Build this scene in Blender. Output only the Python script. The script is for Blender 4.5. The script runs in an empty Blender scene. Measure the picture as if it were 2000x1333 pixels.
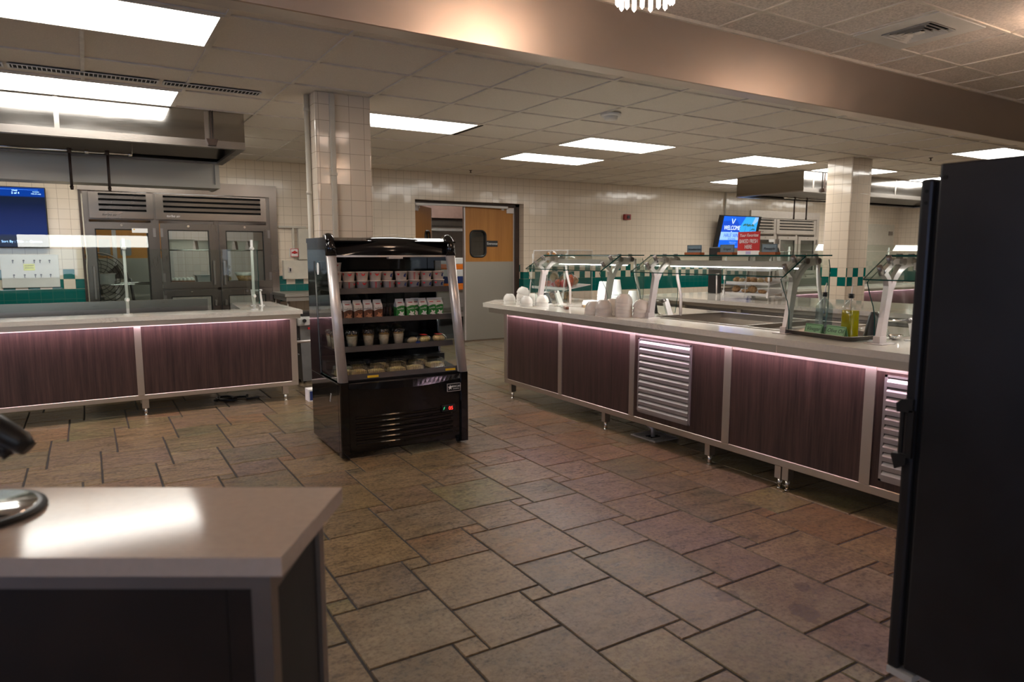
import bpy, bmesh, math, random
from mathutils import Vector, Matrix
random.seed(7)
PI = math.pi
C = bpy.context.scene.collection
SC = bpy.context.scene

# ------------------------------------------------------------------ camera, world, exposure
EYE = 1.323
cam_data = bpy.data.cameras.new('camera')
cam = bpy.data.objects.new('camera', cam_data)
C.objects.link(cam)
cam.location = (0.0, 0.0, EYE)
cam.rotation_euler = (PI / 2 - 0.1247, 0.0003, -0.5497)
cam_data.sensor_width = 36.0
cam_data.lens = 1345.3 / 2000 * 36.0
cam_data.clip_start = 0.02
cam_data.dof.use_dof = True
cam_data.dof.focus_distance = 4.9
cam_data.dof.aperture_fstop = 3.4
SC.camera = cam

world = bpy.data.worlds.new('world')
SC.world = world
world.use_nodes = True
world.node_tree.nodes['Background'].inputs[0].default_value = (0.9, 0.95, 1.0, 1)
world.node_tree.nodes['Background'].inputs[1].default_value = 0.05

SC.view_settings.view_transform = 'Standard'
SC.view_settings.look = 'None'
SC.view_settings.gamma = 1.0
SC.view_settings.use_curve_mapping = False
SC.view_settings.exposure = 1.5
SC.cycles.use_denoising = True
SC.cycles.max_bounces = 10
SC.cycles.transparent_max_bounces = 24
SC.cycles.sample_clamp_indirect = 6.0

PANEL = 4.6        # radiance of the ceiling light panels
LED = 12.0          # radiance of the counter strips
CHAND = 30.0       # radiance of the chandelier bulbs
CEIL = 2.482       # ceiling over the serving area
DCEIL = 2.87       # ceiling over the dining side
WALLY = 9.15       # back wall
FASCIA = 3.50


def area(name, loc, rot, size, energy, col):
    d = bpy.data.lights.new(name, 'AREA')
    d.shape = 'RECTANGLE'
    d.size, d.size_y = size
    d.energy = energy
    d.color = col
    o = bpy.data.objects.new(name, d)
    C.objects.link(o)
    o.location = loc
    o.rotation_euler = rot
    return o


# daylight that falls in through the dining-room windows, behind and to the left of the camera
area('window_light', (-1.8, -5.6, 1.7), (math.radians(80), 0, 0), (3.2, 1.8), 20.0, (0.75, 0.84, 1.0))


# ------------------------------------------------------------------ materials
def nn(nt, typ, **kw):
    n = nt.nodes.new(typ)
    for k, v in kw.items():
        setattr(n, k, v)
    return n


def math_node(nt, op, a, b=None, c=None):
    n = nn(nt, 'ShaderNodeMath', operation=op)
    for i, v in enumerate((a, b, c)):
        if v is None:
            continue
        if isinstance(v, (int, float)):
            n.inputs[i].default_value = v
        else:
            nt.links.new(v, n.inputs[i])
    return n.outputs[0]


def mixc(nt, fac, a, b):
    n = nn(nt, 'ShaderNodeMix', data_type='RGBA')
    for sock, v in ((n.inputs[0], fac), (n.inputs[6], a), (n.inputs[7], b)):
        if isinstance(v, (int, float)):
            sock.default_value = v
        elif isinstance(v, tuple):
            sock.default_value = (*v[:3], 1)
        else:
            nt.links.new(v, sock)
    return n.outputs[2]


def base_mat(name):
    m = bpy.data.materials.new(name)
    m.use_nodes = True
    nt = m.node_tree
    return m, nt, nt.nodes['Principled BSDF']


def noise(nt, scale, detail=3.0, vec=None, rough=0.5):
    n = nn(nt, 'ShaderNodeTexNoise')
    n.inputs['Scale'].default_value = scale
    n.inputs['Detail'].default_value = detail
    n.inputs['Roughness'].default_value = rough
    if vec is None:
        vec = nn(nt, 'ShaderNodeTexCoord').outputs['Object']
    nt.links.new(vec, n.inputs['Vector'])
    return n


def scaled(nt, vec, s):
    n = nn(nt, 'ShaderNodeMapping')
    n.inputs['Scale'].default_value = s
    nt.links.new(vec, n.inputs['Vector'])
    return n.outputs[0]


def ramp(nt, fac, stops):
    n = nn(nt, 'ShaderNodeValToRGB')
    el = n.color_ramp.elements
    while len(el) < len(stops):
        el.new(0.5)
    for e, (p, c) in zip(el, stops):
        e.position = p
        e.color = (*c, 1) if isinstance(c, tuple) else (c, c, c, 1)
    nt.links.new(fac, n.inputs[0])
    return n.outputs[0]


def bump(nt, b, height, strength=0.3, dist=0.01, normal=None):
    n = nn(nt, 'ShaderNodeBump')
    n.inputs['Strength'].default_value = strength
    n.inputs['Distance'].default_value = dist
    nt.links.new(height, n.inputs['Height'])
    if normal is not None:
        nt.links.new(normal, n.inputs['Normal'])
    nt.links.new(n.outputs[0], b.inputs['Normal'])


def mat(name, col, rough=0.5, metal=0.0, var=0.06, vscale=14.0, coat=0.0, spec=0.5, trans=0.0, ior=1.45, bmp=0.0, sss=0.0):
    """Plain surface with a little procedural tonal variation."""
    m, nt, b = base_mat(name)
    if var > 0:
        f = noise(nt, vscale).outputs['Fac']
        lo = tuple(max(0, c * (1 - var * 2)) for c in col)
        hi = tuple(min(1, c * (1 + var * 2)) for c in col)
        nt.links.new(ramp(nt, f, [(0.25, lo), (0.75, hi)]), b.inputs['Base Color'])
        if bmp:
            bump(nt, b, f, bmp, 0.003)
    else:
        b.inputs['Base Color'].default_value = (*col, 1)
    b.inputs['Roughness'].default_value = rough
    b.inputs['Metallic'].default_value = metal
    b.inputs['Specular IOR Level'].default_value = spec
    b.inputs['IOR'].default_value = ior
    if coat:
        b.inputs['Coat Weight'].default_value = coat
        b.inputs['Coat Roughness'].default_value = 0.05
    if trans:
        b.inputs['Transmission Weight'].default_value = trans
    if sss:
        b.inputs['Subsurface Weight'].default_value = sss
        b.inputs['Subsurface Radius'].default_value = (0.02, 0.015, 0.01)
    return m


def emit(name, col, strength, var=0.0):
    m, nt, b = base_mat(name)
    b.inputs['Base Color'].default_value = (*[min(1, c) for c in col], 1)
    b.inputs['Roughness'].default_value = 0.4
    b.inputs['Emission Color'].default_value = (*col, 1)
    b.inputs['Emission Strength'].default_value = strength
    return m


def brushed(name, col, rough=0.28, axis=(2, 60, 60), amount=0.12, rvar=0.12):
    """Brushed stainless: streaked roughness and tone."""
    m, nt, b = base_mat(name)
    tc = nn(nt, 'ShaderNodeTexCoord').outputs['Object']
    f = noise(nt, 6.0, 4.0, scaled(nt, tc, axis)).outputs['Fac']
    g = noise(nt, 2.2, 2.0, tc).outputs['Fac']
    lo = tuple(c * (1 - amount) for c in col)
    nt.links.new(mixc(nt, f, lo, col), b.inputs['Base Color'])
    r = math_node(nt, 'MULTIPLY_ADD', f, rvar, rough - rvar / 2)
    r = math_node(nt, 'MULTIPLY_ADD', g, 0.12, r)
    nt.links.new(r, b.inputs['Roughness'])
    b.inputs['Metallic'].default_value = 1.0
    bump(nt, b, f, 0.015, 0.002)
    return m


def glass(name, tint=(0.93, 0.97, 0.95), ior=1.5, rough=0.0, gain=1.0):
    """Thin sheet glass: see-through with a Fresnel reflection."""
    m = bpy.data.materials.new(name)
    m.use_nodes = True
    nt = m.node_tree
    nt.nodes.clear()
    out = nn(nt, 'ShaderNodeOutputMaterial')
    tr = nn(nt, 'ShaderNodeBsdfTransparent')
    tr.inputs[0].default_value = (*tint, 1)
    gl = nn(nt, 'ShaderNodeBsdfGlossy')
    gl.inputs['Roughness'].default_value = rough
    fr = nn(nt, 'ShaderNodeFresnel')
    # the same reflectance from either side of the sheet
    bk = nn(nt, 'ShaderNodeNewGeometry').outputs['Backfacing']
    nt.links.new(math_node(nt, 'MULTIPLY_ADD', bk, 1.0 / ior - ior, ior), fr.inputs[0])
    mx = nn(nt, 'ShaderNodeMixShader')
    f = math_node(nt, 'MULTIPLY', fr.outputs[0], gain)
    nt.links.new(f, mx.inputs[0])
    nt.links.new(tr.outputs[0], mx.inputs[1])
    nt.links.new(gl.outputs[0], mx.inputs[2])
    nt.links.new(mx.outputs[0], out.inputs[0])
    return m


def wall_tile(name, pitch=0.11, x0=6.823, z0=0.945, checks=True, cream=(0.74, 0.63, 0.5), rough=0.12, band=True):
    """Glazed square wall tile with two rows of teal checks over a teal band."""
    m, nt, b = base_mat(name)
    pos = nn(nt, 'ShaderNodeNewGeometry')
    sep = nn(nt, 'ShaderNodeSeparateXYZ')
    nt.links.new(pos.outputs['Position'], sep.inputs[0])
    s = math_node(nt, 'ADD', sep.outputs[0], sep.outputs[1])
    u = math_node(nt, 'DIVIDE', math_node(nt, 'SUBTRACT', s, x0), pitch)
    v = math_node(nt, 'DIVIDE', math_node(nt, 'SUBTRACT', sep.outputs[2], z0), pitch)
    fu = math_node(nt, 'FRACT', u)
    fv = math_node(nt, 'FRACT', v)
    iu = math_node(nt, 'FLOOR', u)
    iv = math_node(nt, 'FLOOR', v)
    du = math_node(nt, 'MINIMUM', fu, math_node(nt, 'SUBTRACT', 1.0, fu))
    dv = math_node(nt, 'MINIMUM', fv, math_node(nt, 'SUBTRACT', 1.0, fv))
    d = math_node(nt, 'MINIMUM', du, dv)
    edge = ramp(nt, d, [(0.008, 0.0), (0.022, 1.0)])
    comb = nn(nt, 'ShaderNodeCombineXYZ')
    nt.links.new(iu, comb.inputs[0])
    nt.links.new(iv, comb.inputs[1])
    wn = nn(nt, 'ShaderNodeTexWhiteNoise', noise_dimensions='3D')
    nt.links.new(comb.outputs[0], wn.inputs['Vector'])
    tone = math_node(nt, 'MULTIPLY_ADD', wn.outputs['Value'], 0.12, 0.0)
    col = mixc(nt, tone, cream, tuple(c * 0.72 for c in cream))
    if checks:
        par = math_node(nt, 'ABSOLUTE', math_node(nt, 'MODULO', math_node(nt, 'ADD', iu, iv), 2.0))
        even = math_node(nt, 'LESS_THAN', par, 0.5)
        row = math_node(nt, 'MULTIPLY', math_node(nt, 'GREATER_THAN', iv, -0.5), math_node(nt, 'LESS_THAN', iv, 1.5))
        teal = math_node(nt, 'MULTIPLY', even, row)
        if band:
            bd = math_node(nt, 'MULTIPLY', math_node(nt, 'GREATER_THAN', iv, -2.5), math_node(nt, 'LESS_THAN', iv, -0.5))
            teal = math_node(nt, 'MAXIMUM', teal, bd)
            edge = math_node(nt, 'MAXIMUM', edge, math_node(nt, 'MULTIPLY', bd, 0.9))
        col = mixc(nt, teal, col, (0.0, 0.115, 0.1))
    col = mixc(nt, edge, (0.42, 0.33, 0.24), col)
    nt.links.new(col, b.inputs['Base Color'])
    b.inputs['Roughness'].default_value = rough
    # each glazed tile sits at its own slight tilt
    jit = nn(nt, 'ShaderNodeVectorMath', operation='SUBTRACT')
    nt.links.new(wn.outputs['Color'], jit.inputs[0])
    jit.inputs[1].default_value = (0.5, 0.5, 0.5)
    sc = nn(nt, 'ShaderNodeVectorMath', operation='SCALE')
    nt.links.new(jit.outputs[0], sc.inputs[0])
    sc.inputs['Scale'].default_value = 0.022
    ad = nn(nt, 'ShaderNodeVectorMath', operation='ADD')
    nt.links.new(pos.outputs['Normal'], ad.inputs[0])
    nt.links.new(sc.outputs[0], ad.inputs[1])
    nr = nn(nt, 'ShaderNodeVectorMath', operation='NORMALIZE')
    nt.links.new(ad.outputs[0], nr.inputs[0])
    w = noise(nt, 9.0, 1.0, pos.outputs['Position']).outputs['Fac']
    h = math_node(nt, 'MULTIPLY_ADD', w, 0.25, edge)
    bump(nt, b, h, 0.25, 0.0015, nr.outputs[0])
    return m


def wood_laminate(name, dark, light, scale=(34, 34, 1.2)):
    m, nt, b = base_mat(name)
    tc = nn(nt, 'ShaderNodeTexCoord').outputs['Object']
    st = scaled(nt, tc, scale)
    f = noise(nt, 1.0, 6.0, st, 0.65).outputs['Fac']
    g = noise(nt, 5.0, 3.0, st).outputs['Fac']
    k = math_node(nt, 'MULTIPLY_ADD', g, 0.35, math_node(nt, 'MULTIPLY', f, 0.75))
    nt.links.new(ramp(nt, k, [(0.36, dark), (0.72, light)]), b.inputs['Base Color'])
    b.inputs['Roughness'].default_value = 0.42
    bump(nt, b, k, 0.05, 0.002)
    return m


def quartz(name, col, vein, rough=0.1):
    m, nt, b = base_mat(name)
    tc = nn(nt, 'ShaderNodeTexCoord').outputs['Object']
    f = noise(nt, 60.0, 2.0, tc).outputs['Fac']
    g = noise(nt, 3.2, 8.0, tc, 0.7).outputs['Fac']
    band = math_node(nt, 'ABSOLUTE', math_node(nt, 'SUBTRACT', g, 0.5))
    veins = ramp(nt, band, [(0.0, 1.0), (0.012, 0.0)])
    patch = ramp(nt, noise(nt, 1.7, 2.0, tc).outputs['Fac'], [(0.52, 0.0), (0.62, 1.0)])
    veins = math_node(nt, 'MULTIPLY', veins, patch)
    c = mixc(nt, ramp(nt, f, [(0.3, 0.0), (0.7, 1.0)]), tuple(x * 0.94 for x in col), col)
    c = mixc(nt, math_node(nt, 'MULTIPLY', veins, 0.55), c, vein)
    nt.links.new(c, b.inputs['Base Color'])
    b.inputs['Roughness'].default_value = rough
    return m


def ceiling_tile(name, col, rough_tex=120.0, depth=0.25, stain=None):
    m, nt, b = base_mat(name)
    tc = nn(nt, 'ShaderNodeTexCoord').outputs['Object']
    f = noise(nt, rough_tex, 3.0, tc).outputs['Fac']
    g = noise(nt, 0.9, 3.0, tc).outputs['Fac']
    c = mixc(nt, ramp(nt, f, [(0.35, 0.0), (0.65, 1.0)]), tuple(x * (1 - depth) for x in col), col)
    c = mixc(nt, ramp(nt, g, [(0.35, 0.25), (0.6, 0.0)]), c, tuple(x * 0.8 for x in col))
    if stain:
        for cx, cy, r, k in stain:
            dv = nn(nt, 'ShaderNodeVectorMath', operation='DISTANCE')
            nt.links.new(tc, dv.inputs[0])
            dv.inputs[1].default_value = (cx, cy, 0)
            n2 = noise(nt, 5.0, 4.0, tc).outputs['Fac']
            dd = math_node(nt, 'MULTIPLY_ADD', n2, 0.5 * r, dv.outputs['Value'])
            s = ramp(nt, math_node(nt, 'DIVIDE', dd, r), [(0.25, k), (1.05, 0.0)])
            c = mixc(nt, s, c, (0.12, 0.08, 0.05))
    nt.links.new(c, b.inputs['Base Color'])
    b.inputs['Roughness'].default_value = 0.9
    bump(nt, b, f, 0.3, 0.003)
    return m


M = {}
M['tile'] = wall_tile('glazed_tile')
M['tile_col'] = wall_tile('column_tile', rough=0.09, pitch=0.113, x0=7.93 + 5.1, z0=0.935, band=False)
M['tile_plain'] = wall_tile('kitchen_tile', checks=False, cream=(0.6, 0.52, 0.48))
M['ceil'] = ceiling_tile('ceiling_panel', (0.8, 0.745, 0.67), 160.0, 0.1)
M['ceil_rough'] = ceiling_tile('textured_ceiling_panel', (0.82, 0.74, 0.68), 70.0, 0.3,
                               stain=[(4.45, 3.3, 0.55, 0.55), (5.75, 2.55, 0.6, 0.5)])
M['tbar'] = mat('painted_grid', (0.7, 0.65, 0.58), 0.5)
M['fascia'] = brushed('fascia_steel', (0.62, 0.55, 0.51), 0.36, (0.6, 40, 0.6), 0.06)
M['grout'] = mat('grout', (0.022, 0.018, 0.016), 0.8, var=0.15, vscale=30)
M['steel'] = brushed('stainless', (0.44, 0.4, 0.36), 0.24)
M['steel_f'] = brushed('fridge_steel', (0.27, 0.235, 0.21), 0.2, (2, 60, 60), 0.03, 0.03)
M['vent_metal'] = mat('vent_metal', (0.36, 0.33, 0.32), 0.36, 0.6, 0.03)
M['steel_lit'] = mat('lit_fridge_steel', (0.55, 0.49, 0.43), 0.35, 0.5, 0.03)  # lighter copy of the fridge steel, bright room reflection put into the colour
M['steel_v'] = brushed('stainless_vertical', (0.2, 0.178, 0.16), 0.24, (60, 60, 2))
M['steel_dull'] = brushed('stainless_dull', (0.46, 0.44, 0.39), 0.42)
M['steel_hood'] = brushed('hood_steel', (0.43, 0.41, 0.385), 0.06, (1.2, 1.2, 50), 0.08)
M['steel_dark'] = brushed('stainless_grey', (0.3, 0.275, 0.26), 0.3)
M['chrome'] = mat('chrome', (0.8, 0.78, 0.75), 0.12, 1.0, 0.03)
M['alu'] = mat('satin_aluminium', (0.62, 0.57, 0.55), 0.38, 0.55, 0.03)
M['rail'] = brushed('counter_frame_metal', (0.56, 0.5, 0.43), 0.4, (2, 2, 30), 0.08)
M['walnut'] = wood_laminate('walnut_laminate', (0.016, 0.008, 0.0065), (0.075, 0.04, 0.033))
M['quartz'] = quartz('quartz_top', (0.68, 0.63, 0.56), (0.3, 0.24, 0.2))
M['quartz_near'] = quartz('quartz_top_near', (0.5, 0.42, 0.36), (0.1, 0.09, 0.085), 0.1)
M['quartz_near'].node_tree.nodes['Principled BSDF'].inputs['Specular IOR Level'].default_value = 0.16
M['shaded_frame'] = brushed('shaded_frame_metal', (0.3, 0.25, 0.22), 0.45, (2, 2, 30), 0.08)  # darker copy of the counter frame metal, shade put into its colour
M['rail_plastic'] = mat('brown_grey_rail', (0.05, 0.042, 0.042), 0.3, var=0.1)
M['umber'] = mat('dark_umber_laminate', (0.018, 0.01, 0.006), 0.5, var=0.2, vscale=5)
M['sky_pane'] = emit('daylight_pane', (0.42, 0.58, 1.0), 0.9)
M['black_gloss'] = mat('black_gloss', (0.006, 0.005, 0.005), 0.07, var=0.0, coat=0.3)
M['black'] = mat('black_plastic', (0.012, 0.011, 0.011), 0.4, var=0.1)
M['black_paint'] = mat('black_enamel', (0.016, 0.015, 0.017), 0.34, var=0.25, vscale=3)
M['black_matte'] = mat('black_matte', (0.006, 0.006, 0.006), 0.8, var=0.0)
M['dark_in'] = mat('dark_interior', (0.02, 0.019, 0.019), 0.6, var=0.1)
M['glass'] = glass('clear_glass')
M['glass_edge'] = mat('green_glass_edge', (0.0, 0.055, 0.05), 0.1, var=0.0)
M['acrylic'] = glass('clear_acrylic', (0.97, 0.97, 0.97), 1.49)
M['acrylic_edge'] = mat('acrylic_edge', (0.75, 0.74, 0.72), 0.15, var=0.02)
M['white'] = mat('white_enamel', (0.72, 0.7, 0.67), 0.3, var=0.02)
M['post'] = mat('silver_grey_paint', (0.56, 0.5, 0.48), 0.32, 0.3, var=0.03)
M['bowl'] = mat('white_china', (0.78, 0.75, 0.7), 0.08, var=0.01)
M['bowl_warm'] = mat('white_china_warm', (0.66, 0.58, 0.52), 0.09, var=0.02)
M['foam'] = mat('white_foam', (0.86, 0.85, 0.86), 0.6, var=0.01)
M['orange_wood'] = wood_laminate('honey_oak', (0.36, 0.14, 0.022), (0.46, 0.2, 0.036), (14, 14, 0.7))
M['brown_wood'] = wood_laminate('stained_wood', (0.12, 0.04, 0.02), (0.22, 0.08, 0.035))
M['pale_wood'] = mat('pale_wood', (0.5, 0.34, 0.17), 0.5, var=0.1)
M['bronze'] = mat('dark_bronze_frame', (0.05, 0.03, 0.022), 0.4, var=0.1)
M['sign_black'] = mat('sign_black', (0.02, 0.022, 0.024), 0.4, var=0)
M['cream_paint'] = mat('cream_paint', (0.55, 0.5, 0.41), 0.45, var=0.03)
M['red'] = mat('red_print', (0.5, 0.02, 0.02), 0.45, var=0.03)
M['red_dark'] = mat('red_plastic', (0.3, 0.03, 0.025), 0.4, var=0.03)
M['orange'] = mat('orange_plastic', (0.8, 0.2, 0.02), 0.45, var=0.05)
M['paper'] = mat('white_card', (0.75, 0.73, 0.7), 0.6, var=0.01)
M['card_blue'] = mat('blue_grey_card', (0.2, 0.3, 0.36), 0.5, var=0.02)
M['card_green'] = mat('green_card', (0.2, 0.4, 0.2), 0.5, var=0.02)
M['ink'] = mat('black_ink', (0.012, 0.012, 0.014), 0.6, var=0)
M['ink_white'] = mat('white_ink', (0.8, 0.8, 0.8), 0.5, var=0)
M['grey_bin'] = mat('grey_plastic', (0.2, 0.2, 0.2), 0.5, var=0.05)
M['grey_lid'] = mat('light_grey_plastic', (0.45, 0.44, 0.42), 0.45, var=0.04)
M['yogurt'] = mat('yogurt_carton', (0.7, 0.6, 0.53), 0.5, var=0.05)
M['berry_blue'] = mat('berry_blue_print', (0.02, 0.04, 0.16), 0.5, var=0.05)
M['choc'] = mat('chocolate_print', (0.13, 0.05, 0.025), 0.5, var=0.2, vscale=60)
M['choc_light'] = mat('caramel_print', (0.45, 0.2, 0.1), 0.5, var=0.1)
M['green_print'] = mat('green_print', (0.02, 0.2, 0.03), 0.5, var=0.1)
M['cup_clear'] = glass('clear_cup', (0.96, 0.96, 0.95), 1.5, 0.05, 1.8)
M['parfait'] = mat('yogurt_parfait', (0.6, 0.5, 0.36), 0.5, var=0.12, vscale=50)
M['granola'] = mat('granola', (0.4, 0.23, 0.08), 0.7, var=0.35, vscale=160, bmp=0.6)
M['berries'] = mat('dark_berries', (0.03, 0.015, 0.02), 0.35, var=0.3, vscale=90)
M['clam'] = glass('clamshell_plastic', (0.92, 0.92, 0.91), 1.5, 0.08, 1.3)
M['sandwich'] = mat('sandwich_bread', (0.5, 0.36, 0.17), 0.7, var=0.15, vscale=60)
M['salad'] = mat('egg_salad', (0.55, 0.42, 0.17), 0.6, var=0.3, vscale=90, bmp=0.5)
M['yellow'] = mat('yellow_label', (0.75, 0.47, 0.02), 0.5, var=0.02)
M['pastry'] = mat('baked_pastry', (0.42, 0.24, 0.11), 0.6, var=0.3, vscale=40, bmp=0.5)
M['bread_pale'] = mat('pale_bread', (0.58, 0.44, 0.24), 0.65, var=0.15, vscale=30)
M['bagel'] = mat('bagel_crust', (0.5, 0.22, 0.05), 0.35, var=0.2, vscale=20)
M['wrap'] = glass('plastic_wrap', (0.93, 0.92, 0.92), 1.5, 0.12, 2.0)
M['orange_bag'] = mat('orange_red_packet', (0.55, 0.1, 0.03), 0.3, var=0.4, vscale=30)
M['vinegar'] = glass('vinegar_glass', (0.8, 0.85, 0.86), 1.5, 0.02)
M['vinegar_liquid'] = glass('vinegar_liquid', (0.82, 0.86, 0.87), 1.33, 0.05, 0.6)
M['oil'] = mat('olive_oil', (0.3, 0.25, 0.0), 0.1, var=0.03, coat=0.6)
M['panel_light'] = emit('light_panel_lens', (1.0, 0.965, 0.9), PANEL)
M['led'] = emit('led_strip', (1.0, 0.72, 0.93), LED)
M['led_white'] = emit('led_white', (1.0, 0.97, 0.95), 9.0)
M['crystal'] = emit('lit_crystal', (1.0, 0.84, 0.72), 3.0)
M['bulb'] = emit('warm_bulb', (1.0, 0.6, 0.32), CHAND)
M['led_red'] = emit('red_digits', (1.0, 0.03, 0.02), 0.9)
M['led_green'] = emit('green_icon', (0.03, 0.5, 0.2), 0.35)


# ------------------------------------------------------------------ mesh builder
class MB:
    def __init__(self):
        self.bm = bmesh.new()

    def _set(self, faces, m, smooth=False):
        for f in faces:
            f.material_index = m
            f.smooth = smooth

    def box(self, x0, x1, y0, y1, z0, z1, m=0, bev=0.0, seg=1):
        mx = Matrix.Translation(((x0 + x1) / 2, (y0 + y1) / 2, (z0 + z1) / 2)) @ Matrix.Diagonal((abs(x1 - x0), abs(y1 - y0), abs(z1 - z0), 1))
        r = bmesh.ops.create_cube(self.bm, size=1.0, matrix=mx)
        fs = set(f for v in r['verts'] for f in v.link_faces)
        self._set(fs, m)
        if bev > 0:
            es = list(set(e for v in r['verts'] for e in v.link_edges))
            bmesh.ops.bevel(self.bm, geom=es, offset=bev, segments=seg, affect='EDGES', profile=0.6, material=-1)
        return self

    def obox(self, c, dx, dy, dz, size, m=0):
        """Box of SIZE along three given unit directions about centre C."""
        c, dx, dy, dz = Vector(c), Vector(dx), Vector(dy), Vector(dz)
        mx = Matrix((
            (dx.x * size[0], dy.x * size[1], dz.x * size[2], c.x),
            (dx.y * size[0], dy.y * size[1], dz.y * size[2], c.y),
            (dx.z * size[0], dy.z * size[1], dz.z * size[2], c.z),
            (0, 0, 0, 1)))
        r = bmesh.ops.create_cube(self.bm, size=1.0, matrix=mx)
        self._set(set(f for v in r['verts'] for f in v.link_faces), m)
        return self

    def cyl(self, p0, p1, r0, r1=None, seg=18, m=0, caps=True):
        p0, p1 = Vector(p0), Vector(p1)
        r1 = r0 if r1 is None else r1
        d = p1 - p0
        mx = Matrix.Translation((p0 + p1) / 2) @ d.to_track_quat('Z', 'Y').to_matrix().to_4x4()
        r = bmesh.ops.create_cone(self.bm, cap_ends=caps, cap_tris=False, segments=seg, radius1=r0, radius2=r1, depth=d.length, matrix=mx)
        for f in set(f for v in r['verts'] for f in v.link_faces):
            f.material_index = m
            f.smooth = len(f.verts) == 4
        return self

    def sphere(self, c, r, sx=1, sy=1, sz=1, m=0, u=16, v=10):
        mx = Matrix.Translation(c) @ Matrix.Diagonal((sx, sy, sz, 1))
        q = bmesh.ops.create_uvsphere(self.bm, u_segments=u, v_segments=v, radius=r, matrix=mx)
        self._set(set(f for w in q['verts'] for f in w.link_faces), m, True)
        return self

    def tube(self, pts, r, seg=8, m=0, closed=False, flat=1.0):
        pts = [Vector(p) for p in pts]
        n = len(pts)
        rings = []
        up = None
        for i, p in enumerate(pts):
            a = pts[(i - 1) % n] if (closed or i > 0) else p
            b = pts[(i + 1) % n] if (closed or i < n - 1) else p
            t = (b - a).normalized()
            if up is None:
                ref = Vector((0, 0, 1)) if abs(t.z) < 0.9 else Vector((1, 0, 0))
                up = (ref - t * ref.dot(t)).normalized()
            else:
                up = (up - t * up.dot(t)).normalized()
            s = t.cross(up)
            rr = r[i] if isinstance(r, (list, tuple)) else r
            rings.append([self.bm.verts.new(p + (up * math.cos(2 * PI * k / seg) + s * math.sin(2 * PI * k / seg) * flat) * rr) for k in range(seg)])
        pairs = range(n if closed else n - 1)
        for i in pairs:
            A, B = rings[i], rings[(i + 1) % n]
            for k in range(seg):
                f = self.bm.faces.new((A[k], A[(k + 1) % seg], B[(k + 1) % seg], B[k]))
                f.material_index = m
                f.smooth = True
        if not closed:
            for R, rev in ((rings[0], True), (rings[-1], False)):
                f = self.bm.faces.new(R[::-1] if rev else R)
                f.material_index = m
        return self

    def lathe(self, prof, c=(0, 0, 0), seg=24, m=0, smooth=True, wob=None):
        c = Vector(c)
        rings = []
        for r, z in prof:
            if r <= 1e-6:
                rings.append([self.bm.verts.new(c + Vector((0, 0, z)))])
            else:
                ring = []
                for k in range(seg):
                    a = 2 * PI * k / seg
                    rr = r * (1 + (wob(k, z) if wob else 0))
                    ring.append(self.bm.verts.new(c + Vector((rr * math.cos(a), rr * math.sin(a), z))))
                rings.append(ring)
        for A, B in zip(rings[:-1], rings[1:]):
            for k in range(seg):
                k2 = (k + 1) % seg
                if len(A) == 1 and len(B) == 1:
                    continue
                if len(A) == 1:
                    vs = (A[0], B[k2], B[k])
                elif len(B) == 1:
                    vs = (A[k], A[k2], B[0])
                else:
                    vs = (A[k], A[k2], B[k2], B[k])
                f = self.bm.faces.new(vs)
                f.material_index = m
                f.smooth = smooth
        return self

    def prism(self, poly, axis, a0, a1, m=0, mside=None, smooth_side=False):
        """Extrude a 2-D polygon along x, y or z."""
        def P(p, a):
            return {'x': (a, p[0], p[1]), 'y': (p[0], a, p[1]), 'z': (p[0], p[1], a)}[axis]
        A = [self.bm.verts.new(P(p, a0)) for p in poly]
        B = [self.bm.verts.new(P(p, a1)) for p in poly]
        n = len(poly)
        fa = self.bm.faces.new(A)
        fb = self.bm.faces.new(B[::-1])
        fa.material_index = fb.material_index = m
        for i in range(n):
            f = self.bm.faces.new((A[i], B[i], B[(i + 1) % n], A[(i + 1) % n]))
            f.material_index = m if mside is None else mside
            f.smooth = smooth_side
        return self

    def quad(self, *ps, m=0):
        f = self.bm.faces.new([self.bm.verts.new(p) for p in ps])
        f.material_index = m
        return self

    def ring(self, c, r, t, axis='z', m=0, seg=28):
        c = Vector(c)
        pts = []
        for k in range(seg):
            a = 2 * PI * k / seg
            v = {'z': (math.cos(a), math.sin(a), 0), 'x': (0, math.cos(a), math.sin(a)), 'y': (math.cos(a), 0, math.sin(a))}[axis]
            pts.append(c + Vector(v) * r)
        return self.tube(pts, t, 6, m, True)

    def blob(self, c, r, sx=1, sy=1, sz=1, m=0, amp=0.18, seed=0, sub=2):
        """Lumpy rounded body for food and soft packets."""
        rnd = random.Random(seed)
        q = bmesh.ops.create_icosphere(self.bm, subdivisions=sub, radius=1.0)
        k = [Vector((rnd.uniform(-1, 1), rnd.uniform(-1, 1), rnd.uniform(-1, 1))).normalized() for _ in range(7)]
        a = [rnd.uniform(-amp, amp) for _ in k]
        for v in q['verts']:
            d = v.co.normalized()
            s = 1 + sum(ai * max(0, d.dot(ki)) ** 3 for ai, ki in zip(a, k))
            v.co = Vector((c[0] + d.x * s * r * sx, c[1] + d.y * s * r * sy, c[2] + d.z * s * r * sz))
        self._set(set(f for v in q['verts'] for f in v.link_faces), m, True)
        return self

    def move(self, v):
        bmesh.ops.translate(self.bm, verts=self.bm.verts, vec=Vector(v))
        return self


def kb(o, label=None, cat=None, group=None, kind=None):
    if label:
        o['label'] = label
    if cat:
        o['category'] = cat
    if group:
        o['group'] = group
    if kind:
        o['kind'] = kind
    return o


ORIGIN = {}


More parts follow.
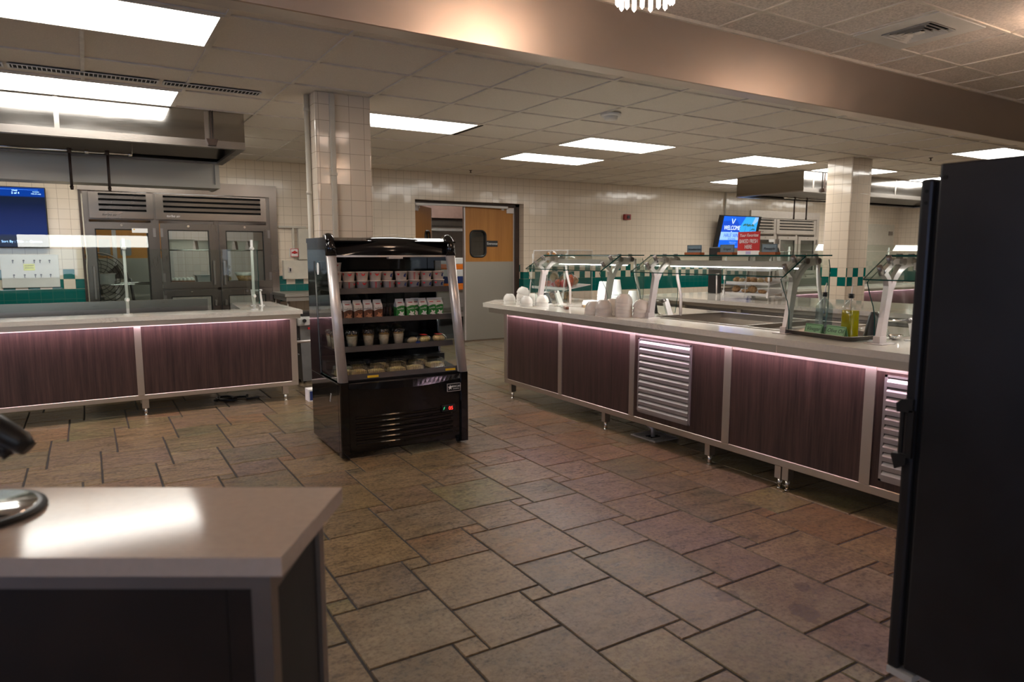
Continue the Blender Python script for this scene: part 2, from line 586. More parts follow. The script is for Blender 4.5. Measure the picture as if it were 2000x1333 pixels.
def mesh_obj(name, mb, mats, parent=None, label=None, local=False):
    """Link a builder as ONE mesh object. World coordinates unless LOCAL."""
    me = bpy.data.meshes.new(name)
    off = ORIGIN.get(parent, Vector((0, 0, 0))) if parent is not None else Vector((0, 0, 0))
    if not local and parent is not None:
        mb.move(-off)
    bmesh.ops.recalc_face_normals(mb.bm, faces=mb.bm.faces)
    mb.bm.to_mesh(me)
    mb.bm.free()
    for m in (mats if isinstance(mats, (list, tuple)) else [mats]):
        me.materials.append(M[m] if isinstance(m, str) else m)
    o = bpy.data.objects.new(name, me)
    C.objects.link(o)
    if parent is not None:
        o.parent = parent
        ORIGIN[o] = off
    if label:
        o['label'] = label
    return o


def thing(name, label, cat, loc=(0, 0, 0), rz=0.0, group=None, kind=None):
    o = bpy.data.objects.new(name, None)
    o.empty_display_size = 0.1
    C.objects.link(o)
    o.location = loc
    o.rotation_euler = (0, 0, rz)
    ORIGIN[o] = Vector(loc)
    return kb(o, label, cat, group, kind)


def single(name, mb, mats, label, cat, group=None, loc=None):
    """A thing that is one mesh; its origin goes to LOC when given."""
    if loc is not None:
        mb.move(-Vector(loc))
    o = mesh_obj(name, mb, mats)
    if loc is not None:
        o.location = loc
    return kb(o, label, cat, group)


def struct(name, mb, mats, parent=None):
    o = mesh_obj(name, mb, mats, parent)
    if parent is None:
        o['kind'] = 'structure'
    return o


def dup(root, loc, rz=0.0, label=None, group=None):
    r = root.copy()
    C.objects.link(r)
    r.location = loc
    r.rotation_euler = (root.rotation_euler[0], root.rotation_euler[1], rz)
    if label:
        r['label'] = label
    if group:
        r['group'] = group
    for ch in list(root.children):
        c = ch.copy()
        C.objects.link(c)
        c.parent = r
        for g in list(ch.children):
            d = g.copy()
            C.objects.link(d)
            d.parent = c
    return r


def text(name, body, size, m, parent, loc, rot, depth=0.0006, align='CENTER', shear=0.0, width=1.0, label=None):
    cu = bpy.data.curves.new(name, 'FONT')
    cu.body = body
    cu.size = size
    cu.extrude = depth
    cu.align_x = align
    cu.align_y = 'CENTER'
    cu.shear = shear
    cu.materials.append(M[m] if isinstance(m, str) else m)
    tmp = bpy.data.objects.new(name + '_curve', cu)
    me = bpy.data.meshes.new_from_object(tmp)
    bpy.data.objects.remove(tmp)
    bpy.data.curves.remove(cu)
    me.name = name
    o = bpy.data.objects.new(name, me)
    C.objects.link(o)
    off = ORIGIN.get(parent, Vector((0, 0, 0)))
    o.parent = parent
    o.location = Vector(loc) - off
    o.rotation_euler = rot
    o.scale = (width, 1, 1)
    if label:
        o['label'] = label
    return o


FRONT = (PI / 2, 0, 0)            # text that faces -Y
WEST = (PI / 2, 0, -PI / 2)       # text that faces -X


def ribbon(path, widths):
    """Outline of a strip of varying width that follows a 2-D path."""
    L, Rr = [], []
    n = len(path)
    for i, p in enumerate(path):
        a = path[max(0, i - 1)]
        b = path[min(n - 1, i + 1)]
        t = Vector((b[0] - a[0], b[1] - a[1])).normalized()
        w = widths[i] / 2
        L.append((p[0] - t.y * w, p[1] + t.x * w))
        Rr.append((p[0] + t.y * w, p[1] - t.x * w))
    return L + Rr[::-1]


def pane(mb, poly, axis, a, th=0.006):
    """Sheet of glass whose cut edges show green: slot 0 faces, slot 1 edges."""
    mb.prism(poly, axis, a - th / 2, a + th / 2, 0, 1)
    return mb


ORD = ['first', 'second', 'third', 'fourth', 'fifth', 'sixth', 'seventh', 'eighth', 'ninth', 'tenth']


# ------------------------------------------------------------------ the setting: floor
def floor_material():
    m, nt, b = base_mat('slate_floor_tile')
    at = nn(nt, 'ShaderNodeAttribute', attribute_name='tile')
    pos = nn(nt, 'ShaderNodeNewGeometry').outputs['Position']
    sh = nn(nt, 'ShaderNodeVectorMath', operation='MULTIPLY_ADD')
    nt.links.new(at.outputs['Color'], sh.inputs[0])
    sh.inputs[1].default_value = (37, 53, 71)
    nt.links.new(pos, sh.inputs[2])
    v = sh.outputs[0]
    st = scaled(nt, v, (0.7, 1.5, 1))
    cloud = noise(nt, 4.0, 5.0, v, 0.6).outputs['Fac']
    streak = noise(nt, 9.0, 8.0, st, 0.72).outputs['Fac']
    fine = noise(nt, 55.0, 4.0, v, 0.7).outputs['Fac']
    c = mixc(nt, ramp(nt, cloud, [(0.35, 0.0), (0.7, 1.0)]), at.outputs['Color'], (0.165, 0.112, 0.06))
    dark = nn(nt, 'ShaderNodeMix', data_type='RGBA', blend_type='MULTIPLY')
    dark.inputs[0].default_value = 1.0
    nt.links.new(c, dark.inputs[6])
    nt.links.new(ramp(nt, streak, [(0.28, 0.5), (0.48, 1.0), (0.8, 1.35)]), dark.inputs[7])
    d2 = nn(nt, 'ShaderNodeMix', data_type='RGBA', blend_type='MULTIPLY')
    d2.inputs[0].default_value = 1.0
    nt.links.new(dark.outputs[2], d2.inputs[6])
    nt.links.new(ramp(nt, fine, [(0.3, 0.55), (0.55, 1.1)]), d2.inputs[7])
    # damp patches left on the tiles beside the cabinet
    wet = None
    for cx, cy, r in ((2.03, 1.72, 0.16), (2.2, 1.5, 0.2), (1.79, 1.86, 0.1), (2.35, 1.62, 0.12)):
        dv = nn(nt, 'ShaderNodeVectorMath', operation='DISTANCE')
        nt.links.new(pos, dv.inputs[0])
        dv.inputs[1].default_value = (cx, cy, 0)
        n2 = noise(nt, 9.0, 4.0, pos).outputs['Fac']
        q = math_node(nt, 'DIVIDE', math_node(nt, 'MULTIPLY_ADD', n2, r * 1.3, dv.outputs['Value']), r)
        s = ramp(nt, q, [(0.86, 1.0), (0.93, 0.0)])
        wet = s if wet is None else math_node(nt, 'MAXIMUM', wet, s)
    col = mixc(nt, math_node(nt, 'MULTIPLY', wet, 0.6), d2.outputs[2], (0.07, 0.045, 0.025))
    nt.links.new(col, b.inputs['Base Color'])
    r = math_node(nt, 'MULTIPLY_ADD', streak, 0.26, 0.08)
    nt.links.new(r, b.inputs['Roughness'])
    b.inputs['Specular IOR Level'].default_value = 0.36
    h = math_node(nt, 'ADD', math_node(nt, 'MULTIPLY', streak, 1.0), math_node(nt, 'MULTIPLY', fine, 0.12))
    h = math_node(nt, 'ADD', h, math_node(nt, 'MULTIPLY', cloud, 0.9))
    bump(nt, b, h, 0.5, 0.012)
    return m


M['floor'] = floor_material()
U = 0.0986
A0 = (1.0786, 2.192)
tones = [((0.19, 0.13, 0.068), 5), ((0.145, 0.118, 0.056), 4), ((0.175, 0.118, 0.073), 4), ((0.15, 0.11, 0.073), 3),
         ((0.19, 0.108, 0.055), 3), ((0.128, 0.11, 0.063), 3), ((0.21, 0.152, 0.086), 3)]
bag = [t for t, n in tones for _ in range(n)]
mb = MB()
lay = mb.bm.loops.layers.float_color.new('tile')
rf = random.Random(21)
G = 0.0042


def floor_tile(x0, y0, x1, y1):
    c = rf.choice(bag)
    k = rf.uniform(0.88, 1.1)
    c = (*(min(1, q * k * rf.uniform(0.96, 1.04)) for q in c), 1)
    j = [rf.uniform(-0.0016, 0.0016) for _ in range(8)]
    x0 += G; y0 += G; x1 -= G; y1 -= G
    e = 0.003
    P = [(x0 + j[0], y0 + j[1]), (x1 + j[2], y0 + j[3]), (x1 + j[4], y1 + j[5]), (x0 + j[6], y1 + j[7])]
    I = [(P[0][0] + e, P[0][1] + e), (P[1][0] - e, P[1][1] + e), (P[2][0] - e, P[2][1] - e), (P[3][0] + e, P[3][1] - e)]
    lo = [mb.bm.verts.new((p[0], p[1], -0.0045)) for p in P]
    hi = [mb.bm.verts.new((p[0], p[1], 0.0)) for p in I]
    fs = [mb.bm.faces.new(hi)]
    for i in range(4):
        fs.append(mb.bm.faces.new((lo[i], lo[(i + 1) % 4], hi[(i + 1) % 4], hi[i])))
    for f in fs:
        for l in f.loops:
            l[lay] = c


FX0, FX1, FY0, FY1 = -3.4, 14.0, -0.6, 9.3
for m_ in range(-60, 60):
    for n_ in range(-40, 40):
        ox, oy = A0[0] + (4 * m_ + 3 * n_) * U, A0[1] + (2 * m_ - 5 * n_) * U
        if not (FX0 < ox < FX1 and FY0 < oy < FY1):
            continue
        for (a, b_, c_, d_) in ((0, 0, 4, 4), (0, 4, 1, 5), (1, 4, 4, 7)):
            floor_tile(ox + a * U, oy + b_ * U, ox + c_ * U, oy + d_ * U)
mb.quad((-7, -7, -0.004), (16.5, -7, -0.004), (16.5, 14, -0.004), (-7, 14, -0.004), m=1)
struct('floor', mb, ['floor', 'grout'])

# ------------------------------------------------------------------ walls
XL, XR, YB = -6.0, 16.2, -6.0


def wall_back():
    mb = MB()
    y0, y1, h = WALLY, WALLY + 0.2, 2.62
    F1, D, F2 = (-0.02, 2.06, 2.05), (4.0, 5.82, 2.102), (11.04, 13.12, 2.05)
    xs = [XL, F1[0], F1[1], D[0], D[1], F2[0], F2[1], XR]
    for a, b in ((0, 1), (2, 3), (4, 5), (6, 7)):
        mb.box(xs[a], xs[b], y0, y1, 0, h)
    for o in (F1, D, F2):
        mb.box(o[0], o[1], y0, y1, o[2], h)
    return mb


struct('wall_back', wall_back(), 'tile')
mb = MB(); mb.box(XL - 0.2, XL, YB, WALLY + 0.2, 0, 3.1); struct('wall_left', mb, 'cream_paint')
# dining-room window in the left wall
root = bpy.data.objects.new('window_1', None); C.objects.link(root); root['kind'] = 'structure'
mb = MB()
for a, b, c_, d_ in ((-2.0, 3.0, 0.85, 0.92), (-2.0, 3.0, 2.13, 2.2), (-2.0, -1.93, 0.92, 2.13), (2.93, 3.0, 0.92, 2.13), (0.47, 0.53, 0.92, 2.13)):
    mb.box(XL + 0.0005, XL + 0.05, a, b, c_, d_)
mesh_obj('window_frame', mb, 'white', root)
mb = MB(); mb.box(XL + 0.0005, XL + 0.012, -1.93, 2.93, 0.92, 2.13); mesh_obj('window_pane', mb, 'sky_pane', root)
mb = MB(); mb.box(XR, XR + 0.2, YB, WALLY + 0.2, 0, 3.1); struct('wall_right', mb, 'tile')
mb = MB(); mb.box(XL, XR, YB - 0.2, YB, 0, 3.1); struct('wall_dining', mb, 'cream_paint')

# ------------------------------------------------------------------ ceilings
GX, GY, GP = 0.664, 3.745, 0.61
mb = MB()
y_a, y_b = FASCIA + 0.1, WALLY
mb.box(XL, XR, y_a, y_b, CEIL + 0.009, CEIL + 0.1, 0)
w = 0.011
k = math.ceil((XL - GX) / GP)
while GX + k * GP < XR:
    x = GX + k * GP
    mb.box(x - w, x + w, y_a, y_b, CEIL, CEIL + 0.02, 1)
    k += 1
j = 0
while GY + j * GP < y_b:
    y = GY + j * GP
    mb.box(XL, XR, y - w, y + w, CEIL - 0.0006, CEIL + 0.02, 1)
    j += 1
struct('ceiling', mb, ['ceil', 'tbar'])

mb = MB()
NX, NP = 3.80, 0.6175
y_a, y_b = YB, FASCIA
mb.box(XL, XR, y_a, y_b, DCEIL + 0.009, DCEIL + 0.1, 0)
k = math.ceil((XL - NX) / NP)
while NX + k * NP < XR:
    x = NX + k * NP
    if 4.5 < x < 5.3:      # the air vent sits here in the middle of a long panel
        mb.box(x - w, x + w, 3.12, y_b, DCEIL, DCEIL + 0.02, 1)
    else:
        mb.box(x - w, x + w, y_a, y_b, DCEIL, DCEIL + 0.02, 1)
    k += 1
y = 3.125
while y > YB:
    mb.box(XL, XR, y - w, y + w, DCEIL - 0.0006, DCEIL + 0.02, 1)
    y -= NP
for x in (4.74, 5.36):
    mb.box(x - w, x + w, 2.5075, 3.125, DCEIL, DCEIL + 0.02, 1)
mb.box(XL, XR, y_b - 0.022, y_b, DCEIL - 0.012, DCEIL + 0.02, 1)
struct('ceiling_dining', mb, ['ceil_rough', 'tbar'])

mb = MB()
mb.box(XL, XR, FASCIA, FASCIA + 0.13, CEIL - 0.002, DCEIL + 0.1, 0, 0.004)
struct('beam_1', mb, 'fascia')

# ------------------------------------------------------------------ tiled columns
mb = MB(); mb.box(1.462, 1.882, 5.1, 5.275, 0, CEIL + 0.01, 0, 0.012, 2)
struct('column_1', mb, 'tile_col')
mb = MB(); mb.box(7.93, 8.33, 5.09, 5.43, 0, CEIL + 0.01, 0, 0.006, 1)
struct('column_2', mb, 'tile_col')
mb = MB()
mb.box(1.565, 1.603, 5.07, 5.0995, 0.3, CEIL, 0, 0.006, 2)
mb.box(1.56, 1.608, 5.064, 5.0998, 1.9, 1.92, 0)
single('wire_raceway', mb, 'cream_paint', 'flat cream raceway running up the front face of the near tiled column', 'raceway', loc=(1.584, 5.085, 0.3))
mb = MB()
mb.cyl((1.443, 5.235, 0.0), (1.443, 5.235, CEIL), 0.019)
for z in (0.5, 1.15, 1.78, 2.38):
    mb.cyl((1.443, 5.235, z - 0.012), (1.443, 5.235, z + 0.012), 0.0225)
single('riser_pipe', mb, 'cream_paint', 'round cream pipe rising along the left side of the near tiled column', 'pipe', loc=(1.443, 5.235, 0.0))


# ------------------------------------------------------------------ swing doors
def rrect(x0, x1, z0, z1, r, n=6):
    pts = []
    for cx, cz, a0 in ((x1 - r, z1 - r, 0), (x0 + r, z1 - r, PI / 2), (x0 + r, z0 + r, PI), (x1 - r, z0 + r, 1.5 * PI)):
        for i in range(n + 1):
            a = a0 + PI / 2 * i / n
            pts.append((cx + r * math.cos(a), cz + r * math.sin(a)))
    return pts


def door_leaf(name, hinge, rz, mirror, sign):
    """Leaf of width 0.88 built along +x from its free edge (0) to its hinge (0.88), front face -y."""
    W, T, H = 0.885, 0.045, 2.045
    s = -1 if mirror else 1
    root = bpy.data.objects.new(name, None)
    C.objects.link(root)
    root.location = hinge
    root.rotation_euler = (0, 0, rz)
    root['kind'] = 'structure'

    def fx(a, b):
        a, b = -W + a, -W + b
        return (a, b) if not mirror else (-b, -a)
    wx0, wx1, wz0, wz1, r = 0.105, 0.375, 1.285, 1.68, 0.075
    mb = MB()
    for a, b, z0, z1 in ((0.02, wx0, 1.212, H), (wx1, W - 0.02, 1.212, H), (wx0, wx1, 1.212, wz0), (wx0, wx1, wz1, H)):
        a, b = fx(a, b)
        mb.box(a, b, -T / 2, T / 2, z0, z1)
    for cx, cz, dx, dz in ((wx0, wz0, 1, 1), (wx1, wz0, -1, 1), (wx0, wz1, 1, -1), (wx1, wz1, -1, -1)):
        k = 0.034
        tri = [(cx, cz), (cx + dx * k, cz), (cx, cz + dz * k)]
        tri = [((-W + p[0]) * s, p[1]) for p in tri]
        mb.prism(tri, 'y', -T / 2, T / 2)
    mesh_obj('door_panel', mb, 'orange_wood', root, local=True)
    mb = MB(); a, b = fx(0.02, W - 0.02)
    mb.box(a, b, -T / 2 - 0.002, T / 2 + 0.002, 0.012, 1.212)
    mesh_obj('kick_plate', mb, 'steel_dull', root, 'stainless plate over the lower half of the door', local=True)
    mb = MB()
    for a, b in ((0.0, 0.02), (W - 0.02, W)):
        a, b = fx(a, b)
        mb.box(a, b, -T / 2 - 0.002, T / 2 + 0.002, 0.012, H)
    mesh_obj('edge_trim', mb, 'alu', root, local=True)
    mb = MB()
    for y in (-T / 2, T / 2):
        pts = [((-W + x) * s, y, z) for x, z in rrect(wx0, wx1, wz0, wz1, r)]
        mb.tube(pts, 0.014, 8, 0, True)
    mesh_obj('window_gasket', mb, 'black', root, 'black rubber gasket round the door window', local=True)
    mb = MB(); a, b = fx(wx0, wx1)
    mb.box(a, b, -0.003, 0.003, wz0, wz1)
    mesh_obj('window_pane', mb, 'glass', root, local=True)
    mb = MB(); a, b = fx(W - 0.145, W - 0.015)
    mb.box(a, b, -T / 2 - 0.02, -T / 2, 1.955, 2.04, 0, 0.004)
    mesh_obj('hinge_cover', mb, 'alu', root, local=True)
    mb = MB(); a, b = fx(W - 0.235, W - 0.19)
    mb.box(a, b, -T / 2 - 0.012, -T / 2, 2.0, 2.028)
    mesh_obj('door_stop', mb, 'white', root, local=True)
    if sign:
        mb = MB(); a, b = fx(0.388, 0.582)
        mb.box(a, b, -T / 2 - 0.005, -T / 2, 1.44, 1.532)
        sg = mesh_obj('door_sign', mb, 'sign_black', root, 'dark plate that reads Entrance', local=True)
        text('lettering', 'Entrance', 0.052, 'ink_white', sg, ((a + b) / 2, -T / 2 - 0.006, 1.487), FRONT, 0.0012)
    return root


d1 = door_leaf('door_1', (5.748, 9.34, 0.005), 0.0, False, True)
d2 = door_leaf('door_2', (4.06, 9.37, 0.005), math.radians(49), True, False)
mb = MB()
mb.box(5.75, 5.8195, 9.28, 9.38, 0, 2.1)
mb.box(4.0005, 4.05, 9.28, 9.38, 0, 2.1)
mb.box(4.0005, 5.8195, 9.28, 9.38, 2.06, 2.1)
struct('door_frame', mb, 'bronze')
mb = MB()
mb.box(4.05, 5.6, 9.25, 9.278, 2.035, 2.062, 0, 0.004)
mb.tube([(4.06, 9.26, 2.03), (4.5, 9.245, 2.046), (5.1, 9.245, 2.04), (5.62, 9.26, 2.03)], 0.008)
single('door_closer_bar', mb, 'white', 'long white closer bar across the top of the kitchen doorway', 'door closer', loc=(4.8, 9.26, 2.03))

# ------------------------------------------------------------------ the kitchen behind
KY0, KY1, KX0, KX1 = WALLY + 0.2, 13.2, -2.2, 15.0
mb = MB()
mb.box(KX0, KX1, KY1, KY1 + 0.1, 0, 2.7)
mb.box(KX0 - 0.1, KX0, KY0, KY1, 0, 2.7)
mb.box(KX1, KX1 + 0.1, KY0, KY1, 0, 2.7)
struct('wall_kitchen', mb, 'tile_plain')
mb = MB(); mb.box(KX0, KX1, KY0 + 0.001, KY1, 2.6, 2.7); struct('ceiling_kitchen', mb, 'ceil')


# ------------------------------------------------------------------ ceiling light panels
def light_panel(i, j, label, wx=2):
    x0, y0 = GX + GP * i, GY + GP * j
    x1, y1 = x0 + GP * wx, y0 + GP
    t = thing('ceiling_light', label, 'light', ((x0 + x1) / 2, (y0 + y1) / 2, CEIL), group='flush fluorescent ceiling panels')
    e, f = 0.012, 0.03
    mb = MB()
    mb.box(x0 + e, x1 - e, y0 + e, y0 + f, CEIL - 0.004, CEIL + 0.008)
    mb.box(x0 + e, x1 - e, y1 - f, y1 - e, CEIL - 0.004, CEIL + 0.008)
    mb.box(x0 + e, x0 + f, y0 + f, y1 - f, CEIL - 0.004, CEIL + 0.008)
    mb.box(x1 - f, x1 - e, y0 + f, y1 - f, CEIL - 0.004, CEIL + 0.008)
    mesh_obj('frame', mb, 'tbar', t)
    mb = MB(); mb.box(x0 + f, x1 - f, y0 + f, y1 - f, CEIL - 0.002, CEIL + 0.007)
    mesh_obj('diffuser', mb, 'panel_light', t)
    return t


light_panel(-2, 0, 'bright ceiling panel nearest the metal beam at upper left')
light_panel(-2, 3, 'bright ceiling panel directly in front of the large left hood')
light_panel(2, 3, 'bright ceiling panel partly hidden by the near tiled column')
light_panel(6, 3, 'bright ceiling panel past the smoke detector, nearer of the two mid-room panels')
light_panel(6, 5, 'bright ceiling panel in front of the kitchen doors, farther of the two mid-room panels')
light_panel(10, 3, 'bright ceiling panel between the smoke detector and the far tiled column')
light_panel(13, 6, 'bright ceiling panel partly behind the far end of the small right hood')
light_panel(13, 3, 'bright ceiling panel crossing behind the top of the far tiled column')
light_panel(13, 0, 'bright ceiling panel just above the tall black cabinet')
light_panel(17, 3, 'bright ceiling panel seen between the far column and the black cabinet')
light_panel(-6, 3, 'bright ceiling panel over the left end of the left counter')
light_panel(18, 6, 'unseen fill light panel added behind the right hood')  # added out of sight to brighten the far refrigerator and wall
light_panel(-3, 6, 'unseen fill light panel added behind the left hood, left one')  # added, unseen; lifts the wall behind the left hood
light_panel(-1, 6, 'unseen fill light panel added behind the left hood, right one')  # second added panel, lights the wall and refrigerator behind the hood
light_panel(21, 3, 'unseen fill light panel added past the right end of the far hood')  # added fill for the wall right of the far column
light_panel(21, 0, 'unseen fill light panel added in the far right corner behind the black cabinet')  # another added fill, kept from view by the cabinet
light_panel(21, 6, 'unseen fill light panel added behind the right end of the far hood')  # one more unseen panel, added to lift the far right wall
light_panel(17, 0, 'unseen fill light panel added behind the tall black cabinet')  # unseen panel added to light the far right side

# linear slot diffuser in the ceiling before the left hood
t = thing('slot_diffuser', 'long slotted air strip in the ceiling between the two left light panels', 'air vent', (0.2, 5.37, CEIL))
for x0, x1 in ((-1.1, -0.36), (-0.34, 0.49), (0.515, 1.15)):
    mb = MB()
    z0, z1 = CEIL - 0.006, CEIL - 0.001
    mb.box(x0, x1, 5.318, 5.325, z0, z1)
    mb.box(x0, x1, 5.415, 5.422, z0, z1)
    mb.box(x0, x0 + 0.012, 5.325, 5.415, z0, z1)
    mb.box(x1 - 0.012, x1, 5.325, 5.415, z0, z1)
    n = int((x1 - x0) / 0.025)
    for q in range(1, n):
        x = x0 + (x1 - x0) * q / n
        mb.box(x - 0.003, x + 0.003, 5.325, 5.415, CEIL - 0.005, CEIL - 0.002)
    s = mesh_obj('grille', mb, 'white', t)
    mb = MB(); mb.box(x0 + 0.004, x1 - 0.004, 5.322, 5.418, CEIL - 0.002, CEIL - 0.0008)
    mesh_obj('backing', mb, 'black_matte', s)
mb = MB(); mb.box(3.106, 3.128, 5.6, 6.17, CEIL - 0.004, CEIL + 0.002)
single('slot_vent', mb, 'black_matte', 'thin dark air slot at the right end of the panel beside the near column', 'air vent', loc=(3.117, 5.88, CEIL))

# square air vent of the dining ceiling
t = thing('ceiling_vent', 'square metal air vent with nested louvers in the rough dining ceiling', 'air vent', (5.05, 2.816, DCEIL))
vx0, vx1, vy0, vy1 = 4.752, 5.348, 2.522, 3.11
ix0, ix1, iy0, iy1 = 4.885, 5.215, 2.645, 2.985
mb = MB()
mb.box(vx0, vx1, vy0, iy0, DCEIL - 0.006, DCEIL + 0.006)
mb.box(vx0, vx1, iy1, vy1, DCEIL - 0.006, DCEIL + 0.006)
mb.box(vx0, ix0, iy0, iy1, DCEIL - 0.006, DCEIL + 0.006)
mb.box(ix1, vx1, iy0, iy1, DCEIL - 0.006, DCEIL + 0.006)
mesh_obj('faceplate', mb, 'white', t)
mb = MB(); mb.box(ix0, ix1, iy0, iy1, DCEIL + 0.007, DCEIL + 0.012)
mesh_obj('duct_opening', mb, 'black_matte', t)
mb = MB()
for q in range(4):
    a = q * 0.034
    x0, x1, y0, y1 = ix0 + a, ix1 - a, iy0 + a, iy1 - a
    zt, zb, sl = DCEIL + 0.006, DCEIL - 0.016, 0.02
    for A, B in (((x0, y0), (x1, y0)), ((x1, y0), (x1, y1)), ((x1, y1), (x0, y1)), ((x0, y1), (x0, y0))):
        cx, cy = (x0 + x1) / 2, (y0 + y1) / 2

        def inn(p):
            return (p[0] + (sl if p[0] < cx else -sl), p[1] + (sl if p[1] < cy else -sl))
        a2, b2 = inn(A), inn(B)
        mb.quad((*a2, zt), (*b2, zt), (*B, zb), (*A, zb))
mb.box((ix0 + ix1) / 2 - 0.03, (ix0 + ix1) / 2 + 0.03, (iy0 + iy1) / 2 - 0.03, (iy0 + iy1) / 2 + 0.03, DCEIL - 0.014, DCEIL - 0.01)
mesh_obj('louver', mb, 'white', t)

# smoke detector, sprinkler heads
t = thing('smoke_detector', 'round white smoke detector on the serving area ceiling', 'smoke detector', (3.78, 4.6, CEIL))
mb = MB(); mb.lathe([(0, 0), (0.085, 0), (0.085, -0.012), (0.078, -0.022), (0, -0.022)], (3.78, 4.6, CEIL - 0.0005), 28)
mesh_obj('base', mb, 'white', t)
mb = MB(); mb.lathe([(0, -0.022), (0.058, -0.022), (0.054, -0.046), (0.04, -0.052), (0, -0.052)], (3.78, 4.6, CEIL), 28)
mesh_obj('sensor_cap', mb, 'white', t)
for x, y, lab in ((8.75, 4.62, 'small dark sprinkler head in the ceiling right of the far column'),
                  (4.6, 8.6, 'small sprinkler head in the ceiling near the kitchen doors')):
    mb = MB()
    mb.lathe([(0, 0), (0.022, 0), (0.022, -0.006), (0.008, -0.008), (0.007, -0.03), (0.016, -0.032), (0.016, -0.035), (0, -0.035)], (x, y, CEIL), 14)
    single('sprinkler', mb, 'bronze', lab, 'sprinkler', loc=(x, y, CEIL))


# ------------------------------------------------------------------ chandeliers of the dining side
def chandelier(x, y, label, zb=2.5):
    t = thing('chandelier', label, 'chandelier', (x, y, DCEIL), group='crystal chandeliers of the dining side')
    mb = MB()
    mb.lathe([(0, 0), (0.07, 0), (0.06, -0.02), (0.012, -0.03), (0.012, -0.1), (0, -0.1)], (x, y, DCEIL), 20)
    mb.cyl((x, y, DCEIL - 0.1), (x, y, zb + 0.28), 0.012)
    mb.ring((x, y, zb + 0.27), 0.2, 0.012)
    mb.ring((x, y, zb + 0.15), 0.13, 0.01)
    for k in range(6):
        a = k * PI / 3
        mb.tube([(x, y, zb + 0.29), (x + 0.2 * math.cos(a), y + 0.2 * math.sin(a), zb + 0.27)], 0.006, 6)
        mb.tube([(x + 0.2 * math.cos(a), y + 0.2 * math.sin(a), zb + 0.27), (x + 0.13 * math.cos(a), y + 0.13 * math.sin(a), zb + 0.15)], 0.005, 6)
    mesh_obj('frame', mb, 'chrome', t)
    for rr, z0, h, n in ((0.2, zb + 0.13, 0.14, 30), (0.13, zb, 0.15, 20)):
        mb = MB()
        for k in range(n):
            a = 2 * PI * k / n
            c = (x + rr * math.cos(a), y + rr * math.sin(a))
            zz = z0 + (0.012 if k % 2 else 0.0) + 0.02 * (1 - abs(math.cos(a + 0.55)))
            mb.cyl((*c, z0 + h), (*c, zz + 0.012), 0.011, seg=6)
            mb.cyl((*c, zz + 0.012), (*c, zz), 0.011, 0.001, seg=6)
        mesh_obj('crystal_tier', mb, 'crystal', t)
    mb = MB()
    for k in range(3):
        a = k * 2 * PI / 3
        mb.sphere((x + 0.06 * math.cos(a), y + 0.06 * math.sin(a), zb + 0.2), 0.035)
    mesh_obj('bulb', mb, 'bulb', t)
    return t


chandelier(2.35, 2.62, 'lit crystal chandelier hanging at the top edge in front of the metal beam')
chandelier(5.6, 2.0, 'lit crystal chandelier hanging beyond the tall black cabinet')
for k, (x, y) in enumerate(((-0.8, 2.4), (0.6, -1.4), (-2.6, -1.0), (3.6, -1.6))):
    chandelier(x, y, ['lit crystal chandelier hanging over the left side of the near counter',
                      'lit crystal chandelier hanging behind the viewpoint, middle of its row',
                      'lit crystal chandelier hanging behind the viewpoint, left end of its row',
                      'lit crystal chandelier hanging behind the viewpoint, right end of its row'][k])


